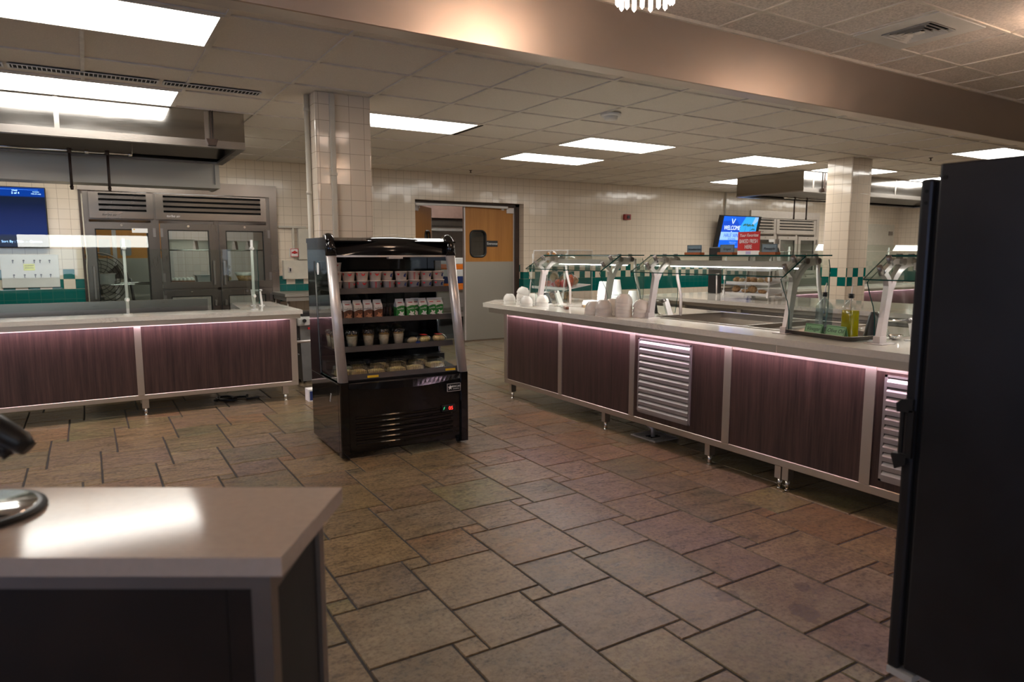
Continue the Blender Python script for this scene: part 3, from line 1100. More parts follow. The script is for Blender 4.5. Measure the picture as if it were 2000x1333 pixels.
# ------------------------------------------------------------------ exhaust hoods
def hood(x0, x1, label, rear_end, rod_x, pipes):
    """Stainless canopy: front y 6.2, rear y 7.36, lower plenum behind it."""
    y0, y1, zb, zt = 6.2, 7.36, 2.205, CEIL - 0.001
    left = rear_end == 'right'
    t = thing('exhaust_hood', label, 'hood', ((x0 + x1) / 2, (y0 + y1) / 2, zb))
    mb = MB()
    th = 0.02
    mb.box(x0, x1, y0, y0 + th, zb, zt)
    mb.box(x0, x1, y1 - th, y1, zb, zt)
    mb.box(x0, x0 + th, y0 + th, y1 - th, zb, zt)
    mb.box(x1 - th, x1, y0 + th, y1 - th, zb, zt)
    mesh_obj('canopy', mb, 'steel_hood', t)
    mb = MB()
    mb.box(x0 + th, x1 - th, y0 + th, y1 - th, zt - 0.03, zt - 0.01)
    # sloped filter bank inside
    mb.quad((x0 + th, y0 + 0.25, zt - 0.04), (x1 - th, y0 + 0.25, zt - 0.04), (x1 - th, y1 - 0.1, zb + 0.03), (x0 + th, y1 - 0.1, zb + 0.03))
    mesh_obj('filter_bank', mb, 'steel_dark', t)
    mb = MB()
    e = 0.06
    mb.box(x0 - 0.004, x1 + 0.004, y0 - 0.004, y0 + e, zb - 0.012, zb + 0.006)
    mb.box(x0 - 0.004, x1 + 0.004, y1 - e, y1 + 0.004, zb - 0.012, zb + 0.006)
    mb.box(x0 - 0.004, x0 + e, y0 + e, y1 - e, zb - 0.012, zb + 0.006)
    mb.box(x1 - e, x1 + 0.004, y0 + e, y1 - e, zb - 0.012, zb + 0.006)
    mb.box(x0, x1, y0 - 0.006, y0, zb + 0.0, zb + 0.045)
    mesh_obj('rim', mb, 'steel', t)
    q = x0 + 0.2
    while q < x1 - 0.1:
        mb = MB(); mb.box(q, q + 0.032, y0 - 0.003, y0, zb + 0.045, zt); mesh_obj('seam_strip', mb, 'steel', t)
        q += 1.02
    ex = x1 if left else x0
    mb = MB()
    mb.box(rod_x - 0.005, rod_x + 0.005, y0 - 0.022, y0 - 0.012, zb + 0.03, CEIL)
    mb.box(rod_x + 0.014, rod_x + 0.02, y0 - 0.022, y0 - 0.016, zb + 0.03, CEIL)
    mb.prism([(rod_x - 0.045, zb + 0.05), (rod_x + 0.045, zb + 0.05), (rod_x + 0.03, zb), (rod_x - 0.03, zb)], 'y', y0 - 0.05, y0 - 0.006)
    mesh_obj('hanger_bracket', mb, 'bronze', t)
    return t


h1 = hood(-3.4, 1.186, 'large stainless exhaust hood hanging over the left serving line', 'right', 0.927, None)
mb = MB()
mb.box(-3.4, 1.14, 7.37, 7.75, 1.975, 2.3, 0)
mb.box(-3.4, 1.155, 7.34, 7.37, 1.965, 2.0, 0)
mb.box(1.115, 1.155, 7.345, 7.75, 1.965, 2.3, 0)
mesh_obj('rear_plenum', mb, 'steel_dull', h1, 'duller grey box along the rear of the hood')
h2 = hood(8.54, 13.4, 'stainless exhaust hood beyond the far tiled column', 'left', 8.98, None)
mb = MB()
for x in (9.5, 9.535):
    mb.box(x - 0.004, x + 0.004, 6.178, 6.188, 2.25, CEIL)
mb.prism([(9.49, 2.27), (9.6, 2.27), (9.56, 2.22), (9.5, 2.22)], 'y', 6.15, 6.194)
mesh_obj('hanger_bracket', mb, 'bronze', h2)


def fire_pipe(x0, x1, drops, label, z=2.18, zb=1.862):
    t = thing('suppression_pipe', label, 'pipe', ((x0 + x1) / 2, 6.9, z))
    mb = MB()
    mb.tube([(x0, 6.9, z), (x1, 6.9, z), (x1, 6.9, CEIL - 0.012)], 0.011)
    mb.cyl((x1 - 0.03, 6.9, z), (x1, 6.9, z), 0.017)
    mb.cyl((x0 + (x1 - x0) * 0.78, 6.9, z), (x0 + (x1 - x0) * 0.78 + 0.03, 6.9, z), 0.019)
    mesh_obj('supply_line', mb, 'chrome', t)
    for x in drops:
        mb = MB()
        mb.cyl((x, 6.9, z), (x, 6.9, zb + 0.03), 0.011)
        mb.cyl((x, 6.9, z - 0.02), (x, 6.9, z + 0.02), 0.018)
        mb.cyl((x, 6.9, zb + 0.03), (x, 6.9, zb), 0.016, 0.01)
        mesh_obj('nozzle_drop', mb, 'bronze', t)
    return t


fire_pipe(-1.2, 0.39, (-0.068, 0.205), 'steel suppression pipe with two hanging nozzles under the left hood')
fire_pipe(9.05, 10.6, (9.31, 9.608), 'steel suppression pipe with two hanging nozzles under the right hood')


# ------------------------------------------------------------------ serving counters
def leg(mb_name, parent, x, y, zt, flip=1):
    mb = MB()
    mb.box(x - 0.025, x + 0.025, y - 0.02, y + 0.02, 0.062, zt)
    lg = mesh_obj('leg', mb, 'rail', parent)
    mb = MB()
    mb.cyl((x, y, 0.0), (x, y, 0.064), 0.012, 0.014)
    mb.cyl((x, y, 0.0), (x, y, 0.004), 0.015)
    mesh_obj('adjustable_foot', mb, 'chrome', lg)


LZ = 0.832
t = thing('serving_counter', 'long walnut-fronted serving counter on the left with a pink lit top edge', 'counter', (0.2, 6.42, 0))
lx0, lx1, ly = -2.6, 1.583, 6.335
stiles = [(-2.6, -2.56), (-1.0, -0.955), (0.285, 0.335), (1.528, 1.583)]
mb = MB()
mb.box(lx0, lx1, ly, ly + 0.04, 0.137, 0.178, 0, 0.003)
mb.box(lx0, lx1, ly + 0.004, ly + 0.04, 0.742, 0.8, 0)
for a, b in stiles:
    mb.box(a, b, ly - 0.0015, ly + 0.04, 0.178, 0.76, 0)
mb.box(lx1 - 0.04, lx1, ly + 0.04, 7.5, 0.137, 0.178)
mb.box(lx1 - 0.04, lx1, 7.46, 7.5, 0.178, 0.79)
mb.box(lx1 - 0.04, lx1, ly + 0.04, 7.46, 0.76, 0.79)
mesh_obj('frame', mb, 'rail', t)
for (a0, a), (b, b1) in zip(stiles[:-1], stiles[1:]):
    mb = MB(); mb.box(a - 0.005, b + 0.005, ly + 0.006, ly + 0.03, 0.165, 0.758)
    mesh_obj('front_panel', mb, 'walnut', t)
mb = MB(); mb.box(lx1 - 0.03, lx1 - 0.012, ly + 0.03, 7.47, 0.165, 0.77); mesh_obj('end_panel', mb, 'walnut', t)
mb = MB(); mb.box(lx0, 1.6, ly - 0.088, ly - 0.076, 0.757, 0.797); mesh_obj('apron', mb, 'rail', t)
mb = MB(); mb.box(lx0, 1.5, ly - 0.074, ly - 0.058, 0.758, 0.763); mesh_obj('led_strip', mb, 'led', t, 'glowing pink strip under the top')
mb = MB()
mb.box(lx0 + 0.02, lx1 - 0.05, ly + 0.04, 6.62, 0.74, 0.76)
mb.box(lx0 + 0.02, lx1 - 0.05, ly + 0.04, 6.62, 0.15, 0.17)
mesh_obj('inner_shelf', mb, 'steel_dark', t)
mb = MB(); mb.tube([(1.6, 6.9, 0.462), (2.1, 6.95, 0.462)], 0.014); mb.box(1.582, 1.612, 6.885, 6.915, 0.44, 0.484)
mesh_obj('side_rail', mb, 'alu', t, 'short metal rail out of the counter end')
for x in (-2.4, -0.95, 0.336, 1.468):
    leg('leg', t, x, ly + 0.035, 0.14)
for x in (-2.4, 0.336, 1.5):
    leg('leg', t, x, 6.6 if x < 1 else 7.44, 0.14)
mb = MB()
poly = [(-2.75, 6.24), (1.62, 6.24), (1.628, 7.56), (1.235, 7.56), (1.165, 6.64), (-2.75, 6.64)]
mb.prism(poly, 'z', 0.797, LZ, 0)
o = single('countertop', mb, 'quartz', 'pale speckled stone top of the left serving counter', 'countertop', loc=(0.2, 6.42, 0.797))

# glass guard of the left counter
t = thing('sneeze_guard', 'clear glass food guard on slim white posts along the left counter', 'glass guard', (0.25, 6.55, LZ))
gy = 6.52
for x in (-1.0, 0.262, 1.262):
    mb = MB()
    mb.cyl((x, gy, LZ), (x, gy, 1.455), 0.0115)
    mb.cyl((x, gy, LZ), (x, gy, LZ + 0.006), 0.035)
    p = mesh_obj('post', mb, 'white', t)
    mb = MB()
    for z in (0.955, 1.378):
        mb.sphere((x, gy, z), 0.02)
        mb.cyl((x, gy - 0.05, z), (x, gy, z), 0.012)
    mesh_obj('clamp', mb, 'white', p)
mb = MB(); pane(mb, [(-2.6, 0.885), (1.3, 0.885), (1.3, 1.37), (-2.6, 1.37)], 'y', gy - 0.045)
mesh_obj('front_pane', mb, ['glass', 'glass_edge'], t)
mb = MB()
A, B = (gy - 0.06, 1.383), (gy - 0.005, 1.478)
nx, nz = -(B[1] - A[1]), (B[0] - A[0])
l = math.hypot(nx, nz); nx, nz = nx / l * 0.003, nz / l * 0.003
mb.prism([(A[0] - nx, A[1] - nz), (B[0] - nx, B[1] - nz), (B[0] + nx, B[1] + nz), (A[0] + nx, A[1] + nz)], 'x', -2.6, 0.44)
mesh_obj('slanted_pane', mb, ['glass', 'glass_edge'], t)
mb = MB(); pane(mb, [(gy - 0.042, 0.885), (gy + 0.2, 0.885), (gy + 0.16, 1.37), (gy - 0.042, 1.37)], 'x', 1.3)
mesh_obj('end_pane', mb, ['glass', 'glass_edge'], t)

# white bracket stand near the counter's wing
mb = MB()
for dx in (0.0, 0.075):
    mb.obox((1.345 + dx, 7.0, LZ + 0.075), (1, 0, 0), (0, 1, 0), Vector((-0.1, 0, 1)).normalized(), (0.016, 0.03, 0.15))
mb.box(1.33, 1.432, 6.985, 7.015, LZ + 0.14, LZ + 0.158)
mb.box(1.325, 1.365, 6.97, 7.03, LZ, LZ + 0.006)
mb.box(1.4, 1.45, 6.97, 7.03, LZ, LZ + 0.006)
single('white_bracket', mb, 'white', 'small white upright bracket on the wing of the left counter', 'bracket', loc=(1.38, 7.0, LZ))

# stainless cook line behind the counter
t = thing('cook_line', 'long low stainless equipment bench behind the left counter', 'equipment bench', (-0.6, 7.45, 0))
mb = MB(); mb.box(-3.2, 0.98, 7.3, 7.34, 0.3, 0.9); mesh_obj('back_shield', mb, 'steel', t)
mb = MB(); mb.box(-3.2, 0.98, 7.34, 7.98, 0.74, 0.78); mesh_obj('work_surface', mb, 'steel_dull', t)
mb = MB(); mb.box(-3.2, 0.98, 7.38, 7.95, 0.15, 0.73); mesh_obj('body', mb, 'steel_dark', t)
for x in (-3.1, -1.1, 0.88):
    mb = MB(); mb.cyl((x, 7.4, 0), (x, 7.4, 0.16), 0.02); mesh_obj('leg', mb, 'steel', t)
    mb = MB(); mb.cyl((x, 7.93, 0), (x, 7.93, 0.16), 0.02); mesh_obj('leg', mb, 'steel', t)
t = thing('side_table', 'small stainless side table against the back wall left of the near column', 'table', (2.25, 8.75, 0))
mb = MB(); mb.box(1.98, 2.75, 8.4, 9.1, 0.82, 0.86, 0, 0.004); mb.box(2.0, 2.73, 8.42, 9.08, 0.77, 0.82)
mesh_obj('top', mb, 'steel_dull', t)
for x in (2.03, 2.7):
    for y in (8.45, 9.05):
        mb = MB(); mb.cyl((x, y, 0), (x, y, 0.78), 0.02); mesh_obj('leg', mb, 'steel', t)
mb = MB(); mb.blob((2.48, 8.7, 0.885), 0.05, 1.4, 1, 0.5, 0, 0.3, 3)
single('white_cloth', mb, 'paper', 'crumpled white cloth on the small steel side table', 'cloth', loc=(2.48, 8.7, 0.86))

# grey bin, black cable
t = thing('waste_bin', 'grey plastic bin with a lighter lid and red latch beside the left counter', 'bin', (1.95, 7.25, 0))
mb = MB()
mb.lathe([(0, 0.02), (0.17, 0.02), (0.2, 0.6), (0, 0.6)], (1.95, 7.25, 0), 4)
for v in mb.bm.verts:
    pass
bmesh.ops.rotate(mb.bm, verts=mb.bm.verts, cent=(1.95, 7.25, 0), matrix=Matrix.Rotation(PI / 4, 3, 'Z'))
for f in mb.bm.faces:
    f.smooth = False
for z in (0.3, 0.46):
    mb.box(1.79, 1.8, 7.13, 7.37, z, z + 0.012)
mesh_obj('body', mb, 'grey_bin', t)
mb = MB(); mb.box(1.78, 2.12, 7.08, 7.42, 0.6, 0.69, 0, 0.02, 2); mb.box(1.85, 2.05, 7.07, 7.08, 0.61, 0.66)
mesh_obj('lid', mb, 'grey_lid', t)
mb = MB(); mb.box(1.88, 1.98, 7.062, 7.08, 0.565, 0.585); mesh_obj('latch', mb, 'red', t)
mb = MB(); mb.cyl((1.85, 7.06, 0.655), (1.85, 7.08, 0.655), 0.018); mesh_obj('badge', mb, 'black', t)
for a in (0, 1):
    for b_ in (0, 1):
        mb = MB(); mb.cyl((1.85 + 0.2 * a - 0.012, 7.15 + 0.2 * b_, 0.02), (1.85 + 0.2 * a + 0.012, 7.15 + 0.2 * b_, 0.02), 0.02); mesh_obj('caster', mb, 'black', t)
mb = MB(); mb.box(1.84, 2.06, 7.16, 7.34, 0.69, 0.742, 0, 0.01); 
single('black_tub', mb, 'black', 'black tub standing on the lid of the grey bin', 'tub', loc=(1.95, 7.25, 0.69))
mb = MB()
pts = [(0.9 + 0.35 * (i / 22) + 0.03 * math.sin(i * 0.9), 6.62 + 0.07 * math.sin(i * 0.55), 0.013 + (0.02 if i % 7 == 3 else 0.0)) for i in range(23)]
mb.tube(pts, 0.011, 6)
mb.ring((1.0, 6.7, 0.014), 0.07, 0.011)
single('power_cable', mb, 'black', 'coiled black cable lying on the floor under the left counter', 'cable', loc=(1.0, 6.65, 0))

# ------------------------------------------------------------------ left wall things
t = thing('wall_screen', 'wide blue menu screen mounted on the tiled wall at far left', 'screen', (-0.9, WALLY, 1.4))
mb = MB(); mb.box(-1.5, -0.335, 9.055, 9.1, 1.398, 2.04, 0, 0.006); mesh_obj('case', mb, 'black', t)
mb = MB(); mb.box(-1.1, -0.7, 9.1, WALLY + 0.0, 1.6, 1.85); mesh_obj('wall_mount', mb, 'black', t)


def screen_mat():
    m, nt, b = base_mat('blue_menu_screen')
    tc = nn(nt, 'ShaderNodeTexCoord').outputs['Generated']
    sep = nn(nt, 'ShaderNodeSeparateXYZ'); nt.links.new(tc, sep.inputs[0])
    c = ramp(nt, sep.outputs[2], [(0.0, (0.012, 0.022, 0.06)), (0.185, (0.012, 0.022, 0.06)), (0.19, (0.0, 0.014, 0.11)), (0.55, (0.0, 0.008, 0.07)),
                                  (0.73, (0.001, 0.007, 0.035)), (0.84, (0.006, 0.012, 0.03)), (0.865, (0.0, 0.04, 0.3))])
    b.inputs['Base Color'].default_value = (0.005, 0.005, 0.008, 1)
    b.inputs['Roughness'].default_value = 0.12
    nt.links.new(c, b.inputs['Emission Color'])
    b.inputs['Emission Strength'].default_value = 0.4
    b.inputs['Specular IOR Level'].default_value = 0.1
    return m


M['menu'] = screen_mat()
M['menu_text'] = emit('screen_text', (0.35, 0.6, 1.0), 0.8)
M['menu_line'] = emit('screen_line', (0.02, 0.15, 0.7), 0.8)
mb = MB(); mb.box(-1.49, -0.345, 9.05, 9.0545, 1.408, 2.03); d = mesh_obj('display', mb, 'menu', t)
for s, x, z, sz in (('Deal', -0.605, 2.0, 0.026), ('2 of 4', -0.6, 1.972, 0.03), ('Available', -0.42, 1.99, 0.016), ('7:00 AM daily', -0.42, 1.968, 0.016),
                    ('Sort By : Title', -0.66, 1.464, 0.034), ('-', -0.535, 1.464, 0.034), ('Options', -0.455, 1.464, 0.034), ('-', -0.8, 1.464, 0.034)):
    text('lettering', s, sz, 'menu_text', d, (x, 9.0492, z), FRONT)
mb = MB(); mb.box(-1.4, -0.4, 9.0485, 9.05, 2.008, 2.0105); mesh_obj('rule_line', mb, 'menu_line', d)

t = thing('wall_board', 'white plastic board with small hooks on the tiled wall below the blue screen', 'board', (-0.53, WALLY, 1.0))
mb = MB(); mb.box(-0.79, -0.27, 9.136, 9.149, 0.97, 1.326, 0, 0.002); mesh_obj('panel', mb, 'white', t)
hx = (-0.68, -0.585, -0.49, -0.438, -0.352)
for z in (1.25, 1.095):
    for x in hx:
        mb = MB(); mb.tube([(x, 9.136, z + 0.012), (x, 9.11, z + 0.012), (x, 9.108, z - 0.01), (x, 9.12, z - 0.014)], 0.004, 6); mb.cyl((x, 9.137, z + 0.012), (x, 9.13, z + 0.012), 0.009)
        mesh_obj('hook', mb, 'bronze', t)
mb = MB(); mb.box(-0.59, -0.49, 9.134, 9.1365, 1.155, 1.225); mesh_obj('label', mb, mat('yellow_note', (0.75, 0.75, 0.2), 0.6, var=0.1), t, 'yellow printed label')
for z in (1.205, 1.18):
    mb = MB(); mb.box(-0.58, -0.5, 9.1332, 9.1342, z, z + 0.004); mesh_obj('print_line', mb, 'ink', t)

# electrical boxes and the alarm by the column
t = thing('electrical_panel', 'cream electrical box with a small dark handle on the wall behind the near column', 'electrical box', (2.3, WALLY, 1.0))
mb = MB(); mb.box(2.135, 2.56, 9.06, 9.149, 1.012, 1.252, 0, 0.004); mesh_obj('door', mb, 'cream_paint', t)
mb = MB(); mb.box(2.19, 2.235, 9.052, 9.06, 1.1, 1.165); mesh_obj('latch_plate', mb, 'alu', t)
mb = MB(); mb.box(2.205, 2.222, 9.045, 9.052, 1.112, 1.152); mesh_obj('handle', mb, 'black', t)
mb = MB()
mb.box(2.1, 2.45, 9.1, 9.149, 1.665, 1.69); mb.box(2.27, 2.295, 9.11, 9.149, 1.4, 1.67); mb.box(2.34, 2.56, 9.08, 9.149, 1.26, 1.66, 0, 0.006)
single('conduit_box', mb, 'cream_paint', 'cream conduit and junction box above the electrical box on the back wall', 'conduit', loc=(2.35, 9.13, 1.26))
t = thing('fire_strobe', 'white and red fire alarm strobe above the electrical box', 'alarm', (2.285, WALLY, 1.3))
mb = MB(); mb.box(2.232, 2.336, 9.09, 9.149, 1.295, 1.405, 0, 0.006); mesh_obj('body', mb, 'white', t)
mb = MB()
for a in range(4):
    x0, x1, z0, z1 = ((2.235, 2.333, 1.396, 1.402), (2.235, 2.333, 1.298, 1.304), (2.235, 2.241, 1.304, 1.396), (2.327, 2.333, 1.304, 1.396))[a]
    mb.box(x0, x1, 9.087, 9.09, z0, z1)
mb.box(2.25, 2.32, 9.086, 9.09, 1.34, 1.362)
mesh_obj('red_print', mb, 'red', t)
mb = MB(); mb.sphere((2.285, 9.085, 1.355), 0.02); mesh_obj('lens', mb, 'red', t)
t = thing('fire_alarm', 'small dark red fire alarm on the back wall right of the kitchen doors', 'alarm', (7.886, WALLY, 1.92))
mb = MB(); mb.box(7.82, 7.952, 9.09, 9.149, 1.913, 2.005, 0, 0.006); mesh_obj('body', mb, 'red_dark', t)
mb = MB(); mb.box(7.86, 7.915, 9.078, 9.09, 1.93, 1.985); mesh_obj('lens', mb, 'black', t)
mb = MB(); mb.cyl((10.3, 9.13, 1.9), (10.3, 9.13, CEIL), 0.016)
single('wall_conduit', mb, 'cream_paint', 'thin conduit running down the back wall to the tilted welcome screen', 'conduit', loc=(10.3, 9.13, 1.9))


# ------------------------------------------------------------------ pass-through refrigerators built into the back wall
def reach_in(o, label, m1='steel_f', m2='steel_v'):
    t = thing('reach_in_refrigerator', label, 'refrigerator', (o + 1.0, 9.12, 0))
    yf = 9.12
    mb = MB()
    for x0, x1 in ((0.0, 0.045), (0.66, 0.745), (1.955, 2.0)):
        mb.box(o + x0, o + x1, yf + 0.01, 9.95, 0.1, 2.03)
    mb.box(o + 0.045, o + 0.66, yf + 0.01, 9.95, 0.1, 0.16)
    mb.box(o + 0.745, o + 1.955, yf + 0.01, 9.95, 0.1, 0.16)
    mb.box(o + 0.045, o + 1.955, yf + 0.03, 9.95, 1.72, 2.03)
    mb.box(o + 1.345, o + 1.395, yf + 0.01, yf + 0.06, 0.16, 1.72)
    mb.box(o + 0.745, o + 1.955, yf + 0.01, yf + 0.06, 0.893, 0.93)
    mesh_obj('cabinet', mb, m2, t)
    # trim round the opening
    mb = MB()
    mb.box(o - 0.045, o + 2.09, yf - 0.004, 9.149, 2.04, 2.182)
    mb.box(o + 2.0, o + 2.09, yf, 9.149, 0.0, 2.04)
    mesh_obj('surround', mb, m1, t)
    mb = MB(); mb.box(o - 0.04, o - 0.018, yf + 0.01, 9.149, 0.3, 2.04); mesh_obj('gap_strip', mb, 'bronze', t)
    mb = MB(); mb.tube([(o - 0.01, yf + 0.005, 2.0), (o - 0.008, yf, 1.5), (o + 0.002, yf, 1.3), (o - 0.008, yf, 1.2), (o - 0.005, yf + 0.005, 0.5)], 0.008, 6)
    mesh_obj('cord', mb, 'cream_paint', t)
    # louvered tops
    for x0, x1, si in ((0.055, 0.695, 0.095), (0.715, 1.955, 0.085)):
        mb = MB()
        mb.box(o + x0, o + x0 + si, yf - 0.012, yf + 0.03, 1.735, 2.025)
        mb.box(o + x1 - si * 0.75, o + x1, yf - 0.012, yf + 0.03, 1.735, 2.025)
        a, b = o + x0 + si, o + x1 - si * 0.75
        mb.box(a, b, yf - 0.012, yf + 0.03, 1.735, 1.815)
        for k in range(3):
            z = 1.838 + k * 0.058
            mb.prism([(yf - 0.01, z), (yf + 0.012, z + 0.002), (yf + 0.004, z + 0.038), (yf - 0.012, z + 0.034)], 'x', a, b)
        mb.box(a, b, yf - 0.008, yf + 0.02, 2.012, 2.025)
        g = mesh_obj('louver_panel', mb, m1, t)
        mb = MB(); mb.box(a, b, yf + 0.024, yf + 0.029, 1.815, 2.02); mesh_obj('dark_recess', mb, 'black_matte', g)
        text('lettering', 'turbo air', 0.04, 'ink' if x0 < 0.5 else 'alu', g, (o + x0 + si + 0.1, yf - 0.0125, 1.775), FRONT, 0.0008, shear=0.25)
    # doors
    for x0, x1, z0, z1, hs, tall in ((0.02, 0.7, 0.17, 1.69, 'L', True), (0.752, 1.352, 0.925, 1.69, 'R', False), (1.39, 1.985, 0.925, 1.69, 'L', False),
                                     (0.752, 1.352, 0.17, 0.905, 'R', False), (1.39, 1.985, 0.17, 0.905, 'L', False)):
        w = 0.075
        a, b, yd = o + x0, o + x1, yf - 0.03
        mb = MB()
        for P in ([(a, z0), (b, z0), (b - w, z0 + w), (a + w, z0 + w)], [(a, z1), (b, z1), (b - w, z1 - w), (a + w, z1 - w)],
                  [(a, z0), (a + w, z0 + w), (a + w, z1 - w), (a, z1)], [(b, z0), (b - w, z0 + w), (b - w, z1 - w), (b, z1)]):
            mb.prism(P, 'y', yd, yf + 0.008)
        d = mesh_obj('door', mb, m2, t)
        mb = MB(); mb.box(a + w - 0.004, b - w + 0.004, yd + 0.01, yd + 0.014, z0 + w - 0.004, z1 - w + 0.004); mesh_obj('pane', mb, 'glass', d)
        mb = MB()
        for q in (yd + 0.012,):
            mb.box(a + w, a + w + 0.012, q, q + 0.02, z0 + w, z1 - w)
            mb.box(b - w - 0.012, b - w, q, q + 0.02, z0 + w, z1 - w)
            mb.box(a + w, b - w, q, q + 0.02, z1 - w - 0.012, z1 - w)
        mesh_obj('gasket', mb, 'black', d)
        mb = MB(); xm = (a + b) / 2
        mb.cyl((xm, yd - 0.006, z1 - 0.03), (xm, yd, z1 - 0.03), 0.014)
        mesh_obj('lock', mb, 'chrome', d)
        hx = a + 0.04 if hs == 'L' else b - 0.04
        hz0, hz1 = (z0 + 0.03, z0 + 0.33) if z0 > 0.5 else (z1 - 0.2, z1 - 0.13)
        if tall:
            hz0, hz1 = 0.82, 1.2
        mb = MB()
        mb.box(hx - 0.014, hx + 0.014, yd - 0.035, yd - 0.02, hz0, hz1, 0, 0.005)
        mb.box(hx - 0.012, hx + 0.012, yd - 0.024, yd, hz0, hz0 + 0.025)
        mb.box(hx - 0.012, hx + 0.012, yd - 0.024, yd, hz1 - 0.025, hz1)
        mesh_obj('handle', mb, 'steel_dark', d)
        ox = b - 0.012 if hs == 'L' else a + 0.012
        mb = MB()
        for z in (z1 - 0.16, z0 + 0.08):
            mb.box(ox - 0.014, ox + 0.014, yd - 0.012, yd, z, z + 0.1)
        mesh_obj('hinge', mb, 'steel_dark', d)
    # wire shelves
    for x0, x1, zs in ((0.05, 0.655, (0.985, 0.6)), (0.75, 1.95, (1.385, 0.985, 0.55))):
        for z in zs:
            mb = MB()
            for y in (9.2, 9.55, 9.86):
                mb.cyl((o + x0, y, z - 0.006), (o + x1, y, z - 0.006), 0.005, seg=6)
            n = int((x1 - x0) / 0.028)
            for k in range(n + 1):
                x = o + x0 + (x1 - x0) * k / n
                mb.box(x - 0.002, x + 0.002, 9.2, 9.86, z - 0.004, z)
            mesh_obj('wire_shelf', mb, 'chrome', t)
    return t


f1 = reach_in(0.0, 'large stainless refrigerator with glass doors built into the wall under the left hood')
mb = MB(); mb.box(0.46, 0.62, 9.078, 9.0855, 1.575, 1.625)
s = mesh_obj('notice_sticker', mb, 'paper', f1, 'white notice stuck on the glass')
mb = MB(); mb.box(0.475, 0.49, 9.077, 9.0785, 1.606, 1.618); mesh_obj('warning_mark', mb, 'yellow', s)
f2 = reach_in(11.06, 'stainless refrigerator built into the far wall behind the tilted welcome screen', 'steel_lit', 'steel_lit')
mb = MB(); mb.box(11.52, 11.68, 9.078, 9.0855, 1.57, 1.625); mesh_obj('notice_sticker', mb, 'paper', f2, 'white notice stuck on the glass')


def food_pan(name, x0, x1, y0, y1, z, h, mname, label, lip=True):
    mb = MB()
    e = 0.015
    mb.prism([(x0 + e, z), (x1 - e, z), (x1, z + h), (x0, z + h)], 'y', y0 + e, y1 - e)
    if lip:
        mb.box(x0 - 0.012, x1 + 0.012, y0, y1, z + h - 0.004, z + h + 0.003)
    return single(name, mb, mname, label, 'pan', loc=((x0 + x1) / 2, (y0 + y1) / 2, z))


food_pan('steel_pan', 0.085, 0.27, 9.3, 9.6, 0.986, 0.115, 'steel_dark', 'dark steel pan on the wire shelf of the tall left fridge door')
food_pan('steel_pan', 0.8, 1.13, 9.3, 9.6, 1.386, 0.12, 'steel_dull', 'long steel pan on the upper shelf behind the middle fridge door')
food_pan('steel_pan', 1.17, 1.33, 9.3, 9.6, 1.386, 0.11, 'steel_dull', 'short steel pan beside the long one behind the middle fridge door')
for k, (a, b, lab) in enumerate(((1.47, 1.58, 'left of the three steel tubs on the upper shelf behind the right fridge door'),
                                 (1.63, 1.74, 'middle of the three steel tubs on the upper shelf behind the right fridge door'),
                                 (1.79, 1.89, 'right of the three steel tubs on the upper shelf behind the right fridge door'))):
    food_pan('steel_tub', a, b, 9.3, 9.5, 1.386, 0.11, 'steel_dull', lab)
food_pan('plastic_tub', 1.14, 1.345, 9.3, 9.55, 0.986, 0.085, 'grey_bin', 'grey plastic tub with a pale rim behind the middle fridge door')
t = thing('egg_tray', 'flat tray of white eggs behind the middle fridge door', 'egg tray', (0.99, 9.42, 0.986))
mb = MB(); mb.box(0.85, 1.12, 9.3, 9.54, 0.986, 1.01); mesh_obj('tray', mb, 'brown_wood', t)
for r in range(3):
    for c_ in range(6):
        mb = MB(); mb.sphere((0.872 + c_ * 0.045, 9.33 + r * 0.075, 1.024), 0.019, 1, 1, 1.25, u=10, v=8); mesh_obj('egg', mb, 'white', t)
for k in range(3):
    mb = MB(); mb.blob((1.5, 9.4, 1.025 + k * 0.072), 0.05, 1.15, 1.7, 0.68, 0, 0.1, k)
    single('bread_loaf', mb, 'bread_pale', ['bottom', 'middle', 'topmost'][k] + ' bagged loaf of the small stack behind the right fridge door', 'bread', 'bread stacked behind the right fridge door', loc=(1.5, 9.4, 0.99 + k * 0.072))
t = thing('bowl_of_dough', 'wrapped brown loaf in a paper-lined basket behind the right fridge door', 'basket', (1.72, 9.4, 0.986))
mb = MB(); mb.lathe([(0, 0), (0.075, 0), (0.105, 0.075), (0.1, 0.075), (0.07, 0.008), (0, 0.008)], (1.72, 9.4, 0.986), 24); mesh_obj('basket', mb, 'pastry', t)
mb = MB(); mb.lathe([(0.1, 0.07), (0.118, 0.115), (0.114, 0.115), (0.095, 0.07)], (1.72, 9.4, 0.986), 24, wob=lambda k, z: 0.06 * (k % 2) if z > 0.1 else 0); mesh_obj('paper_liner', mb, 'paper', t)


# ------------------------------------------------------------------ black open merchandiser
CX, CY = 1.315, 4.24
W = 0.91
DEP = 0.7
t = thing('open_merchandiser', 'glossy black open-front refrigerated display case standing in the middle of the floor', 'display case', (CX, CY, 0), math.radians(-1.2))


def cobj(name, mb, mats, parent=None, label=None):
    return mesh_obj(name, mb, mats, parent if parent is not None else t, label, local=True)


